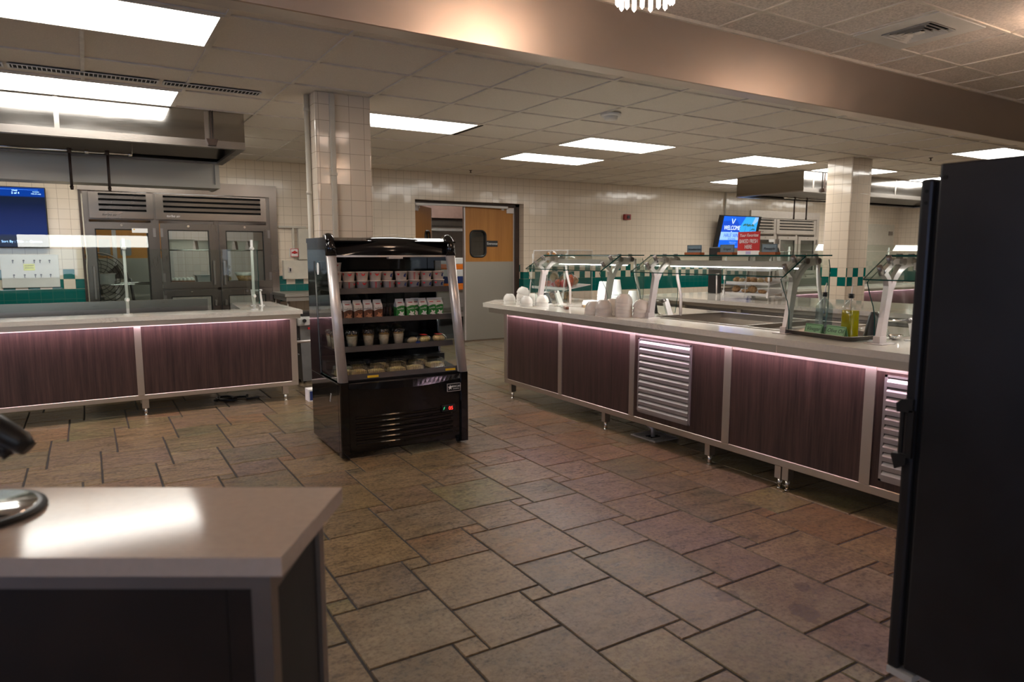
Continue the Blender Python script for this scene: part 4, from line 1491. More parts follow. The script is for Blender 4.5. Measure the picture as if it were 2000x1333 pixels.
mb = MB()
mb.box(0.0, 0.012, 0.035, DEP, 0.03, 0.5, 0, 0.003)
mb.box(W - 0.012, W, 0.035, DEP, 0.03, 0.5, 0, 0.003)
mb.box(0.012, W - 0.012, DEP - 0.03, DEP, 0.03, 1.425)
mb.box(0.012, W - 0.012, 0.05, DEP - 0.03, 0.03, 0.06)
for x0, x1 in ((0.0, 0.014), (W - 0.014, W)):
    mb.prism([(0.45, 0.5), (0.535, 1.28), (0.225, 1.28), (0.24, 1.42), (DEP, 1.42), (DEP, 0.5)], 'x', x0, x1)
mb.box(0.014, W - 0.014, 0.25, DEP - 0.03, 1.385, 1.42)
cobj('body', mb, 'black_gloss')
mb = MB(); mb.prism([(0.19, 1.415), (0.26, 1.436), (DEP + 0.004, 1.436), (DEP + 0.004, 1.405), (0.19, 1.405)], 'x', -0.004, W + 0.004)
cobj('top_cap', mb, 'black_gloss')
# curved lower front
mb = MB()
N = 24
prof = []
for k in range(N + 1):
    u = k / N
    prof.append((0.06 + (W - 0.12) * u, 0.012 - 0.034 * math.sin(PI * u)))
poly = prof + [(W - 0.06, 0.05), (0.06, 0.05)]
mb.prism(poly, 'z', 0.065, 0.465, 0, smooth_side=False)
cobj('front_panel', mb, 'black_gloss')
mb = MB()
for k in range(N):
    (x0, y0), (x1, y1) = prof[k], prof[k + 1]
    zc = 0.498
    d0 = 0.022 * math.sin(PI * k / N)
    d1_ = 0.022 * math.sin(PI * (k + 1) / N)
    mb.quad((x0, y0 - 0.004, 0.47 - d0), (x1, y1 - 0.004, 0.47 - d1_), (x1, y1 + 0.004, zc), (x0, y0 + 0.004, zc))
    mb.quad((x0, y0 + 0.004, zc), (x1, y1 + 0.004, zc), (x1, 0.06, zc + 0.008), (x0, 0.06, zc + 0.008))
cobj('front_lip', mb, 'black_gloss')
mb = MB()
for k in range(6):
    z = 0.083 + k * 0.036
    for q in range(N):
        u0, u1 = 0.05 + 0.87 * q / N, 0.05 + 0.87 * (q + 1) / N
        y0 = 0.012 - 0.034 * math.sin(PI * u0) - 0.002
        y1 = 0.012 - 0.034 * math.sin(PI * u1) - 0.002
        xa, xb = 0.06 + (W - 0.12) * u0, 0.06 + (W - 0.12) * u1
        mb.quad((xa, y0 + 0.001, z), (xb, y1 + 0.001, z), (xb, y1 - 0.009, z + 0.016), (xa, y0 - 0.009, z + 0.016))
        mb.quad((xa, y0 - 0.009, z + 0.016), (xb, y1 - 0.009, z + 0.016), (xb, y1 + 0.001, z + 0.02), (xa, y0 + 0.001, z + 0.02))
gr = cobj('louver_grille', mb, 'black_gloss')
for nm, x0, x1 in (('corner_post', 0.0, 0.06), ('corner_post', W - 0.06, W)):
    mb = MB()
    mb.prism([(x0 + 0.006, -0.004), (x1 - 0.006, -0.004), (x1, 0.006), (x1, 0.05), (x0, 0.05), (x0, 0.006)], 'z', 0.02, 0.512)
    cobj(nm, mb, 'black_gloss')
for x in (0.0, W - 0.06):
    # slanted silver pillar with its rounded black cap
    mb = MB()
    B0, B1 = Vector((x + 0.03, 0.022, 0.512)), Vector((x + 0.03, 0.2, 1.318))
    seg = 12
    rings = []
    for P in (B0, B1):
        ring = []
        for k in range(seg + 1):
            a = PI + PI * k / seg
            ring.append(mb.bm.verts.new(P + Vector((0.031 * math.cos(a), 0.028 * math.sin(a), 0))))
        ring += [mb.bm.verts.new(P + Vector((0.031, 0.02, 0))), mb.bm.verts.new(P + Vector((-0.031, 0.02, 0)))]
        rings.append(ring)
    n = len(rings[0])
    for k in range(n):
        f = mb.bm.faces.new((rings[0][k], rings[0][(k + 1) % n], rings[1][(k + 1) % n], rings[1][k]))
        f.smooth = k < seg
    mb.bm.faces.new(rings[0][::-1]); mb.bm.faces.new(rings[1])
    cobj('pillar', mb, 'alu', None, 'slanted satin silver pillar')
    mb = MB()
    mb.tube([(x + 0.03, 0.196, 1.317), (x + 0.03, 0.209, 1.375), (x + 0.03, 0.223, 1.41), (x + 0.03, 0.25, 1.434), (x + 0.03, 0.3, 1.44)], [0.034, 0.034, 0.034, 0.032, 0.026], 16)
    cobj('pillar_cap', mb, 'black_gloss')
# header
mb = MB()
rows = []
for k in range(N + 1):
    u = k / N
    s = math.sin(PI * u)
    xx = 0.06 + (W - 0.12) * u
    rows.append([(xx, 0.215 - 0.05 * s, 1.318), (xx, 0.222 - 0.062 * s, 1.36), (xx, 0.245 - 0.055 * s, 1.405 + 0.02 * s), (xx, 0.3 - 0.04 * s, 1.418 + 0.026 * s), (xx, 0.42, 1.42 + 0.012 * s)])
V = [[mb.bm.verts.new(p) for p in r] for r in rows]
for k in range(N):
    for q in range(4):
        f = mb.bm.faces.new((V[k][q], V[k + 1][q], V[k + 1][q + 1], V[k][q + 1])); f.smooth = True
    f = mb.bm.faces.new([mb.bm.verts.new(p) for p in (rows[k][0], rows[k + 1][0], (rows[k + 1][0][0], 0.42, 1.318), (rows[k][0][0], 0.42, 1.318))])
cobj('header', mb, 'black_gloss')
mb = MB()
for k in range(N):
    a, b = rows[k][0], rows[k + 1][0]
    mb.quad((a[0], a[1] - 0.001, 1.308), (b[0], b[1] - 0.001, 1.308), (b[0], b[1], 1.32), (a[0], a[1], 1.32))
    mb.quad((a[0], a[1] - 0.001, 1.308), (b[0], b[1] - 0.001, 1.308), (b[0], 0.4, 1.306), (a[0], 0.4, 1.306))
mb.box(W / 2 - 0.05, W / 2 + 0.05, 0.158, 0.2, 1.296, 1.308)
cobj('light_trim', mb, 'alu')
# side glass
for x in (0.006, W - 0.006):
    mb = MB(); pane(mb, [(0.05, 0.515), (0.45, 0.515), (0.535, 1.28), (0.21, 1.28)], 'x', x, 0.005)
    cobj('side_pane', mb, ['glass', 'glass_edge'])
    mb = MB(); mb.tube([(x, 0.452, 0.515), (x, 0.536, 1.28)], 0.004, 6); cobj('pane_trim', mb, 'steel_dark')
mb = MB(); mb.box(0.02, W - 0.02, DEP - 0.036, DEP - 0.03, 0.5, 1.38); cobj('back_lining', mb, 'black_gloss')
# shelves
for z, y0 in ((1.07, 0.17), (0.872, 0.2), (0.682, 0.185)):
    mb = MB(); mb.box(0.03, W - 0.03, y0 + 0.012, DEP - 0.05, z + 0.012, z + 0.02)
    sh = cobj('shelf', mb, 'black')
    mb = MB()
    mb.prism([(y0, z - 0.002), (y0 + 0.004, z - 0.004), (y0 + 0.014, z + 0.032), (y0 + 0.01, z + 0.034)], 'x', 0.03, W - 0.025)
    mesh_obj('price_rail', mb, 'rail_plastic', sh, local=True)
    mb = MB(); mb.box(W - 0.026, W - 0.004, y0 - 0.002, y0 + 0.016, z - 0.006, z + 0.038); mesh_obj('rail_end', mb, 'acrylic', sh, local=True)
mb = MB(); mb.prism([(0.045, 0.512), (0.06, 0.516), (0.36, 0.545), (0.36, 0.53), (0.05, 0.5)], 'x', 0.015, W - 0.015)
mb.box(0.015, W - 0.015, 0.36, DEP - 0.04, 0.53, 0.6)
cobj('deck', mb, 'black')
mb = MB(); mb.prism([(0.05, 0.515), (0.055, 0.514), (0.062, 0.548), (0.058, 0.55)], 'x', 0.05, W - 0.05); cobj('deck_rail', mb, 'rail_plastic')
for x in (0.2, 0.76):
    mb = MB(); mb.box(x, x + 0.075, 0.048, 0.054, 0.522, 0.536); cobj('price_tag', mb, 'yellow', None, 'yellow price tag')
# badge, digits
mb = MB(); mb.box(0.742, 0.845, -0.012, 0.012, 0.385, 0.44); bd = cobj('badge', mb, 'black')
mb = MB()
for a, b, z0, z1 in ((0.742, 0.845, 0.437, 0.44), (0.742, 0.845, 0.385, 0.388), (0.742, 0.745, 0.388, 0.437), (0.842, 0.845, 0.388, 0.437)):
    mb.box(a, b, -0.014, -0.011, z0, z1)
mesh_obj('badge_border', mb, 'alu', bd, local=True)
mb = MB()
pts = []
for k in range(10):
    r = 0.017 if k % 2 == 0 else 0.007
    a = PI / 2 + 2 * PI * k / 10
    pts.append((0.765 + r * math.cos(a), 0.413 + r * math.sin(a)))
mb.prism(pts, 'y', -0.0145, -0.012); mesh_obj('star', mb, 'ink_white', bd, local=True)
ORIGIN[bd] = Vector((0, 0, 0))
text('lettering', 'MERICAN', 0.0175, 'ink_white', bd, (0.808, -0.0135, 0.418), FRONT, 0.001)
text('lettering', 'REFRIGERATION', 0.0065, 'ink_white', bd, (0.81, -0.0135, 0.402), FRONT, 0.001)
mb = MB(); mb.box(0.7, 0.8, -0.02, 0.0, 0.248, 0.292); dp = cobj('temperature_display', mb, 'black')
ORIGIN[dp] = Vector((0, 0, 0))
text('digits', '05', 0.034, 'led_red', dp, (0.765, -0.0212, 0.27), FRONT, 0.001)
mb = MB(); mb.prism([(0.708, 0.262), (0.716, 0.27), (0.72, 0.285), (0.712, 0.278)], 'y', -0.0215, -0.02); mesh_obj('status_icon', mb, 'led_green', dp, local=True)
mb = MB(); mb.prism([(0.01 * math.cos(2 * PI * k / 16) + 0.005 * 0 + 0.0, 0.0) for k in range(0)] or [(0.41, 1.19), (0.44, 1.19), (0.45, 1.21), (0.45, 1.25), (0.44, 1.27), (0.41, 1.27), (0.4, 1.25), (0.4, 1.21)], 'x', -0.0015, 0.0)
cobj('round_sticker', mb, 'paper', None, 'small white oval sticker on the side')
mb = MB()
for k in range(4):
    mb.box(-0.002, 0.0, 0.2 + 0.008 * k, 0.214 + 0.008 * k, 0.4 - 0.016 * k, 0.412 - 0.016 * k)
cobj('side_sticker', mb, 'alu', None, 'shredded pale sticker on the lower side')
for x in (0.05, W - 0.05):
    for y in (0.06, DEP - 0.07):
        mb = MB(); mb.cyl((x - 0.012, y, 0.02), (x + 0.012, y, 0.02), 0.02); mb.cyl((x, y, 0.03), (x, y, 0.04), 0.018)
        cobj('caster', mb, 'black')

# ---- goods in the case (placed in case coordinates)
ROT = math.radians(-1.2)


def at(x, y, z):
    return (CX + x * math.cos(ROT) - y * math.sin(ROT), CY + x * math.sin(ROT) + y * math.cos(ROT), z)


def cone_patch(mb, r0, r1, h, pts, m=0, off=0.0006):
    """Printed patch on a conical cup: PTS are (angle, height) around the -y side."""
    def P(a, z):
        r = r0 + (r1 - r0) * z / h + off
        return (r * math.sin(a), -r * math.cos(a), z)
    c = mb.bm.verts.new(P(sum(p[0] for p in pts) / len(pts), sum(p[1] for p in pts) / len(pts)))
    vs = [mb.bm.verts.new(P(*p)) for p in pts]
    for i in range(len(vs)):
        f = mb.bm.faces.new((c, vs[i], vs[(i + 1) % len(vs)])); f.material_index = m
    return mb


def yogurt(kind):
    r0, r1, h = 0.036, 0.0435, 0.056
    q = thing('yogurt_cup', '', 'yogurt cup')
    mb = MB(); mb.lathe([(0, 0), (r0, 0), (r1, h), (r1 + 0.0015, h), (r1 + 0.0015, h + 0.003), (0, h + 0.0035)], (0, 0, 0), 24)
    mesh_obj('cup', mb, 'yogurt', q, local=True)
    mb = MB()
    if kind == 'heart':
        cone_patch(mb, r0, r1, h, [(0.32 * math.cos(a), 0.049 - 0.017 * math.sin(a)) for a in [PI * k / 10 for k in range(11)]])
        cone_patch(mb, r0, r1, h, [(-1.25, 0.05), (-0.9, 0.05), (-1.08, 0.03)])
        mesh_obj('red_emblem', mb, 'red', q, local=True)
    elif kind == 'stripe':
        for a in (-0.28, -0.14):
            cone_patch(mb, r0, r1, h, [(a, 0.003), (a + 0.08, 0.003), (a + 0.08, 0.053), (a, 0.053)])
        cone_patch(mb, r0, r1, h, [(0.85 + 0.3 * math.cos(a), 0.045 - 0.014 * math.sin(a)) for a in [PI * k / 10 for k in range(11)]])
        mesh_obj('red_stripe', mb, 'red', q, local=True)
    else:
        for a, z in ((0.35, 0.036), (0.55, 0.04), (0.47, 0.026), (0.28, 0.028)):
            cone_patch(mb, r0, r1, h, [(a + 0.13 * math.cos(w_), z + 0.007 * math.sin(w_)) for w_ in [2 * PI * k / 10 for k in range(10)]])
        mesh_obj('berry_print', mb, 'berry_blue', q, local=True)
        mb = MB(); cone_patch(mb, r0, r1, h, [(-0.75 + 0.22 * math.cos(a), 0.045 - 0.013 * math.sin(a)) for a in [PI * k / 10 for k in range(11)]])
        mesh_obj('red_emblem', mb, 'red', q, local=True)
    return q


YG = {k: yogurt(k) for k in ('heart', 'stripe', 'berry')}
used = set()


def place(proto, key, loc, rz, label, group):
    if key not in used:
        used.add(key)
        proto.location = loc
        proto.rotation_euler = (0, 0, rz)
        proto['label'] = label
        proto['group'] = group
        return proto
    return dup(proto, loc, rz, label, group)


zs = 1.0905
row_lo = ['heart', 'stripe', 'heart', 'stripe', 'stripe', 'berry', 'berry', 'berry', 'berry']
row_up = ['heart', 'heart', 'heart', 'heart', 'berry', 'berry', 'stripe', 'berry', 'berry']
gname = 'yogurt cups on the top shelf of the display case'
xs = [0.062, 0.152, 0.244, 0.336, 0.43, 0.522, 0.614, 0.706, 0.798]
yy = 0.24
for i in range(9):
    place(YG[row_lo[i]], row_lo[i], at(xs[i], yy, zs), ROT + random.uniform(-.1, .1), '%s yogurt cup from the left in the lower front layer on the top case shelf' % ORD[i], gname)
for i in range(9):
    back = 0.03 if i in (4,) else 0
    place(YG[row_up[i]], row_up[i], at(xs[i], yy + 0.004 + back, zs + 0.0605), ROT + random.uniform(-.12, .12), '%s yogurt cup from the left in the upper front layer on the top case shelf' % ORD[i], gname)
for i, (x, n) in enumerate(((0.09, 3), (0.3, 1))):
    for k in range(n):
        place(YG['heart'], 'heart', at(x, yy + 0.1, zs + 0.0605 * k), ROT, '%s yogurt cup, %s one up, in the second row of the top case shelf' % (['left-stack', 'lone'][i], ORD[k]), gname)


def carton(kind):
    q = thing('milk_carton', '', 'milk carton')
    w, h, g = 0.0575, 0.088, 0.03
    mb = MB()
    mb.box(-w / 2, w / 2, -w / 2, w / 2, 0, h)
    mb.prism([(-w / 2, h), (w / 2, h), (0.002, h + g), (-0.002, h + g)], 'x', -w / 2, w / 2)
    mb.box(-w / 2, w / 2, -0.0015, 0.0015, h + g - 0.002, h + g + 0.01)
    mesh_obj('carton', mb, 'paper', q, local=True)
    main, lite = ('choc', 'choc_light') if kind == 'choc' else ('green_print', 'paper')
    mb = MB()
    y = -w / 2 - 0.0004
    top = [(-w / 2 + w * k / 8, (0.062 if kind == 'choc' else 0.078) - 0.008 + 0.012 * math.sin(k / 8 * 2.2)) for k in range(9)]
    mb.prism([(-w / 2 + 0.0005, 0.001), (w / 2 - 0.0005, 0.001)] + top[::-1], 'y', y, y + 0.0003)
    for s in (-1,):
        mb.prism([(-w / 2, 0.001), (w / 2, 0.001), (w / 2, top[0][1] + 0.004), (-w / 2, top[0][1])], 'x', s * w / 2 - 0.0004, s * w / 2 - 0.0001)
    mesh_obj('printed_band', mb, main, q, local=True)
    mb = MB()
    rr = [0.021 + 0.008 * ((k * 7) % 3 - 1) for k in range(15)]
    mb.prism([(0.006 + rr[k] * 0.85 * math.cos(2 * PI * k / 15), 0.022 + rr[k] * 0.9 * math.sin(2 * PI * k / 15)) for k in range(15)], 'y', y - 0.0004, y - 0.0001)
    mesh_obj('splash_print', mb, lite, q, local=True)
    mb = MB(); mb.obox((0, -w / 2 + 0.014, h + 0.015), (1, 0, 0), Vector((0, 0.69, 0.72)).normalized(), Vector((0, -0.72, 0.69)).normalized(), (0.03, 0.012, 0.001))
    mesh_obj('brand_mark', mb, 'red', q, local=True)
    text('lettering', 'FatFree' if kind == 'choc' else 'Lowfat', 0.0165, 'paper' if kind != 'choc' else 'ink', q, (0, y - 0.0004, 0.071 if kind == 'choc' else 0.06), (PI / 2, -0.12, 0), 0.0003)
    return q


MC = {k: carton(k) for k in ('choc', 'green')}
zs = 0.8925
gm = 'milk cartons on the middle shelf of the display case'
n = 0
for i, (x, k, y) in enumerate(((0.07, 'choc', 0), (0.135, 'choc', 0), (0.205, 'choc', 0), (0.275, 'choc', 0), (0.345, 'choc', 0), (0.505, 'green', 0), (0.582, 'green', 0), (0.632, 'green', 0.03),
                               (0.675, 'green', 0), (0.74, 'green', 0), (0.8, 'green', 0.004))):
    place(MC[k], k, at(x, 0.25 + y, zs), ROT + random.uniform(-.06, .06), '%s %s milk carton from the left on the middle case shelf' % (ORD[i if k == 'choc' else i - 5], 'brown chocolate' if k == 'choc' else 'green and white'), gm)
t2 = thing('snack_box', 'clear-fronted dark snack box between the brown and green milk cartons', 'snack box', at(0.43, 0.29, zs))
mb = MB(); mb.box(-0.04, 0.04, -0.03, 0.03, 0, 0.1, 0, 0.004); mesh_obj('box', mb, 'clam', t2, local=True)
for k in range(3):
    mb = MB(); mb.blob((-0.024 + 0.024 * k, -0.004, 0.042), 0.018, 0.55, 1, 2.0, 0, 0.2, k); mesh_obj('biscuit', mb, 'berries', t2, local=True)

# parfait cups
pf = thing('parfait_cup', '', 'parfait cup')
mb = MB(); mb.lathe([(0, 0.0), (0.029, 0), (0.042, 0.098), (0.044, 0.098), (0.044, 0.103), (0.041, 0.103), (0.028, 0.002), (0, 0.002)], (0, 0, 0), 22); mesh_obj('cup', mb, 'cup_clear', pf, local=True)
mb = MB(); mb.lathe([(0, 0.003), (0.0285, 0.003), (0.0385, 0.08), (0, 0.08)], (0, 0, 0), 20); mesh_obj('yogurt', mb, 'parfait', pf, local=True)
mb = MB(); mb.blob((0, 0, 0.083), 0.038, 1, 1, 0.3, 0, 0.1, 5, 3); mesh_obj('granola_layer', mb, 'granola', pf, local=True)
mb = MB()
for k in range(6):
    a = k * 1.05
    mb.blob((0.022 * math.cos(a), 0.022 * math.sin(a), 0.094), 0.009, 1, 1, 0.8, 0, 0.1, k, 1)
mesh_obj('berry', mb, 'berries', pf, local=True)
mb = MB(); mb.lathe([(0.0445, 0.1), (0.0445, 0.106), (0.036, 0.122), (0, 0.122)], (0, 0, 0), 22); mesh_obj('lid', mb, 'cup_clear', pf, local=True)
zs = 0.7025
gp = 'parfait cups on the lower shelf of the display case'
for i, (x, y, lab) in enumerate(((0.055, 0.24, 'first parfait cup from the left, behind the side glass, on the lower case shelf'), (0.16, 0.235, 'second parfait cup from the left, beside the silver pillar, on the lower case shelf'),
                                 (0.275, 0.235, 'third parfait cup from the left on the lower case shelf'), (0.385, 0.24, 'fourth parfait cup from the left on the lower case shelf'), (0.49, 0.235, 'fifth parfait cup from the left, nearest the packed snacks, on the lower case shelf'),
                                 (0.06, 0.36, 'back-row parfait cup at the left end of the lower case shelf'), (0.2, 0.34, 'back-row parfait cup behind the second front cup on the lower case shelf'), (0.31, 0.35, 'back-row parfait cup behind the third front cup on the lower case shelf'), (0.415, 0.34, 'back-row parfait cup behind the fourth front cup on the lower case shelf'))):
    place(pf, 'pf', at(x, y, zs), random.uniform(0, 6), lab, gp)
for i, (x, y, mn, lab) in enumerate(((0.59, 0.24, 'bread_pale', 'clear snack pack of pale crackers with a blue tag beside the parfait cups'),
                                     (0.69, 0.25, 'salad', 'clear snack pack with yellow filling, middle of three on the lower case shelf'),
                                     (0.8, 0.24, 'sandwich', 'clear snack pack of brown sliced bread at the right end of the lower case shelf'))):
    q = thing('snack_pack', lab, 'snack pack', at(x, y, zs), group='clear snack packs on the lower case shelf')
    mb = MB(); mb.blob((0, 0, 0.027), 0.036, 1.15, 1.0, 0.7, 0, 0.15, i + 11, 3); mesh_obj('filling', mb, mn, q, local=True)
    mb = MB(); mb.blob((0, 0, 0.03), 0.044, 1.2, 1.05, 0.68, 0, 0.1, i + 31, 2); mesh_obj('wrapper', mb, 'clam', q, local=True)
    mb = MB()
    if i == 0:
        mb.box(0.012, 0.042, -0.05, -0.046, 0.006, 0.02)
    else:
        mb.box(-0.03, 0.01, -0.03, 0.02, 0.058, 0.06)
    mesh_obj('tag', mb, 'berry_blue' if i == 0 else 'red', q, local=True)


def clamshell():
    q = thing('clamshell_box', '', 'food box')
    mb = MB()
    a, b = 0.064, 0.05
    P0 = [(-a, -a, 0.004), (a, -a, 0.004), (a, a, 0.004), (-a, a, 0.004)]
    P1 = [(-b, -b, 0.068), (b, -b, 0.068), (b, b, 0.068), (-b, b, 0.068)]
    v0 = [mb.bm.verts.new(p) for p in P0]; v1 = [mb.bm.verts.new(p) for p in P1]
    for k in range(4):
        mb.bm.faces.new((v0[k], v0[(k + 1) % 4], v1[(k + 1) % 4], v1[k]))
    mb.bm.faces.new(v1)
    for k in range(9):
        s = -a + 2 * a * (k + 0.5) / 9
        f = b / a
        mb.tube([(s, -a - 0.001, 0.006), (s * f, -b - 0.001, 0.066)], 0.0022, 4)
        mb.tube([(-a - 0.001, s, 0.006), (-b - 0.001, s * f, 0.066)], 0.0022, 4)
        mb.tube([(a + 0.001, s, 0.006), (b + 0.001, s * f, 0.066)], 0.0022, 4)
    mesh_obj('lid', mb, 'clam', q, local=True)
    mb = MB(); mb.box(-0.068, 0.068, -0.068, 0.068, 0, 0.004, 0, 0.0015); mb.box(0.06, 0.085, -0.02, 0.02, 0.012, 0.016); mesh_obj('base', mb, 'clam', q, local=True)
    mb = MB()
    mb.prism([(-0.055, 0.008), (0.054, 0.008), (0.05, 0.036), (-0.05, 0.033)], 'y', -0.054, 0.03)
    mesh_obj('bread', mb, 'sandwich', q, local=True)
    mb = MB(); mb.blob((0, -0.02, 0.032), 0.045, 1.05, 0.8, 0.22, 0, 0.25, 4, 3); mesh_obj('filling', mb, 'salad', q, local=True)
    return q


cl = clamshell()
gc = 'clear food boxes on the deck of the display case'
for i, (x, y, z) in enumerate(((0.075, 0.17, 0.53), (0.16, 0.15, 0.528), (0.275, 0.13, 0.526), (0.43, 0.14, 0.527), (0.56, 0.15, 0.528), (0.735, 0.19, 0.532))):
    place(cl, 'cl', at(x, y, z), ROT + random.uniform(-.1, .12), '%s clear food box from the left at the front of the case bottom' % ORD[i], gc)
for i, (x, y) in enumerate(((0.2, 0.29), (0.36, 0.285), (0.49, 0.29), (0.65, 0.3))):
    place(cl, 'cl', at(x, y, 0.54), ROT + random.uniform(-.15, .15), '%s clear food box from the left in the back row of the case bottom' % ORD[i], gc)


# ------------------------------------------------------------------ right island: front counter
S = 0.868
RX = 3.26
ry0, ry1 = 0.75, 5.459
t = thing('serving_counter', 'long walnut-fronted serving counter on the right with louvered vents and a pink lit top edge', 'counter', (3.75, 3.1, 0))
stiles = [(0.75, 0.80), (1.905, 1.96), (2.798, 2.853), (3.66, 3.712), (4.543, 4.592), (5.405, 5.459)]
mb = MB()
mb.box(RX, RX + 0.04, ry0, ry1, 0.135, 0.178, 0, 0.003)
mb.box(RX + 0.004, RX + 0.04, ry0, ry1, 0.76, 0.83)
for a, b in stiles:
    mb.box(RX - 0.0015, RX + 0.04, a, b, 0.178, 0.79)
mb.box(RX + 0.04, 4.25, ry1 - 0.04, ry1, 0.135, 0.178)
mb.box(4.21, 4.25, ry0, ry1, 0.135, 0.178)
mb.box(4.21, 4.25, ry0, ry1, 0.78, 0.83)
mb.box(4.21, 4.25, ry1 - 0.04, ry1, 0.178, 0.78)
mesh_obj('frame', mb, 'rail', t)
for (a0, a), (b, b1) in zip(stiles[:-1], stiles[1:]):
    mb = MB()
    mb.box(RX + 0.006, RX + 0.03, a - 0.004, b + 0.004, 0.165, 0.79)
    fp = mesh_obj('front_panel', mb, 'walnut', t)
    if a > 2.8 and a < 3.0 or a < 1.0:
        l0, l1 = (3.12, 3.62) if a > 2 else (1.35, 1.86)
        z0, z1 = 0.218, 0.746
        mb = MB()
        x = RX - 0.004
        mb.box(x, RX + 0.008, l0, l0 + 0.014, z0, z1)
        mb.box(x, RX + 0.008, l1 - 0.014, l1, z0, z1)
        mb.box(x, RX + 0.008, l0, l1, z0, z0 + 0.01)
        mb.box(x, RX + 0.008, l0, l1, z1 - 0.01, z1)
        nl = 11
        for k in range(nl):
            zz = z0 + 0.01 + (z1 - z0 - 0.02) * k / nl
            hh = (z1 - z0 - 0.02) / nl
            mb.prism([(RX + 0.004, zz), (x - 0.004, zz), (x - 0.004, zz + hh * 0.5), (RX + 0.004, zz + hh * 0.88)], 'y', l0 + 0.014, l1 - 0.014)
        mesh_obj('louver_vent', mb, 'vent_metal', fp, 'stainless louvered vent', )
        mb = MB(); mb.box(RX + 0.0045, RX + 0.0058, l0 + 0.01, l1 - 0.01, z0 + 0.01, z1 - 0.01); mesh_obj('vent_recess', mb, 'black_matte', fp)
mb = MB(); mb.box(RX + 0.03, 4.23, ry1 - 0.03, ry1 - 0.01, 0.165, 0.8); mesh_obj('end_panel', mb, 'walnut', t)
mb = MB(); mb.box(4.22, 4.24, ry0, ry1 - 0.04, 0.165, 0.79); mesh_obj('rear_panel', mb, 'steel_dull', t)
mb = MB()
for a, b in ((0.7, 2.43), (2.432, 5.62)):
    mb.box(3.188, 3.2, a, b, 0.788, 0.832)
mesh_obj('apron', mb, 'rail', t)
mb = MB(); mb.box(3.202, 3.218, ry0, 5.4, 0.789, 0.794); mesh_obj('led_strip', mb, 'led', t, 'glowing pink strip under the top')
for y in (1.1, 2.394, 2.443, 2.968, 4.003, 5.359):
    leg('leg', t, 3.29, y, 0.138)
for y in (1.1, 2.42, 4.0, 5.36):
    leg('leg', t, 4.2, y, 0.138)
mb = MB(); mb.tube([(3.42, 3.98, 0.3), (3.42, 3.78, 0.13), (3.45, 3.66, 0.06), (3.45, 3.655, 0.0)], 0.016); mesh_obj('drain_pipe', mb, 'alu', t, 'short pale drain pipe')

t = thing('floor_drain', 'square metal floor drain grate under the louvered panel of the right counter', 'drain', (3.46, 3.65, 0))
mb = MB()
for a, b, c_, d_ in ((3.345, 3.575, 3.52, 3.535), (3.345, 3.575, 3.765, 3.78), (3.345, 3.36, 3.535, 3.765), (3.56, 3.575, 3.535, 3.765)):
    mb.box(a, b, c_, d_, -0.003, 0.008)
for k in range(9):
    y = 3.545 + 0.026 * k
    if k in (3, 4, 5):
        mb.box(3.36, 3.4, y, y + 0.012, 0, 0.006); mb.box(3.5, 3.56, y, y + 0.012, 0, 0.006)
    else:
        mb.box(3.36, 3.56, y, y + 0.012, 0, 0.006)
mesh_obj('grate', mb, 'alu', t)
mb = MB(); mb.box(3.36, 3.56, 3.535, 3.765, -0.003, 0.001); mesh_obj('sump', mb, 'black_matte', t)

# stone top with the opening of the cold well
WX0, WX1, WY0, WY1 = 3.535, 4.24, 2.6, 3.75
t = thing('countertop', 'pale stone top of the right serving counter with a cut corner and a cold well', 'countertop', (3.75, 3.1, 0.831))
mb = MB()
z0, z1 = 0.831, S
mb.prism([(3.185, WY1), (3.185, 5.73), (3.5, 6.05), (4.36, 6.05), (4.36, WY1)], 'z', z0, z1)
mb.box(3.185, WX0, WY0, WY1, z0, z1)
mb.box(WX1, 4.36, WY0, WY1, z0, z1)
mb.box(3.185, 4.36, 0.65, WY0, z0, z1)
mesh_obj('slab', mb, 'quartz', t)
t = thing('cold_well', 'recessed stainless cold well set into the right counter behind the glass guard', 'food well', (3.88, 3.17, 0.7))
mb = MB()
e = 0.028
mb.box(WX0 - e, WX0 + 0.004, WY0 - e, WY1 + e, S, S + 0.006, 0, 0.002)
mb.box(WX1 - 0.004, WX1 + e, WY0 - e, WY1 + e, S, S + 0.006, 0, 0.002)
mb.box(WX0, WX1, WY0 - e, WY0 + 0.004, S, S + 0.006, 0, 0.002)
mb.box(WX0, WX1, WY1 - 0.004, WY1 + e, S, S + 0.006, 0, 0.002)
mesh_obj('rim', mb, 'steel', t)
mb = MB()
f = 0.006
mb.box(WX0, WX0 + f, WY0, WY1, 0.72, S); mb.box(WX1 - f, WX1, WY0, WY1, 0.72, S)
mb.box(WX0, WX1, WY0, WY0 + f, 0.72, S); mb.box(WX0, WX1, WY1 - f, WY1, 0.72, S)
mb.box(WX0, WX1, WY0, WY1, 0.715, 0.722)
mesh_obj('basin', mb, 'steel', t)
mb = MB(); mb.box(WX0 + 0.006, WX1 - 0.006, 2.97, 2.99, S - 0.03, S + 0.002); mb.box(WX0 + 0.006, WX1 - 0.006, 3.36, 3.372, 0.74, 0.78); mesh_obj('divider', mb, 'steel', t)
for k, (x, y) in enumerate(((3.82, 3.48), (4.02, 3.2), (3.86, 2.8))):
    mb = MB(); mb.lathe([(0.075, 0), (0.073, 0.012), (0.055, 0.04), (0.025, 0.055), (0, 0.057)], (x, y, 0.782 - 0.06), 26); mb.box(x - 0.12, x + 0.12, y - 0.12, y + 0.12, 0.722, 0.724)
    single('steel_dome', mb, 'chrome', ['far', 'middle', 'near'][k] + ' shiny steel dome resting in the cold well of the right counter', 'dome cover', loc=(x, y, 0.722))


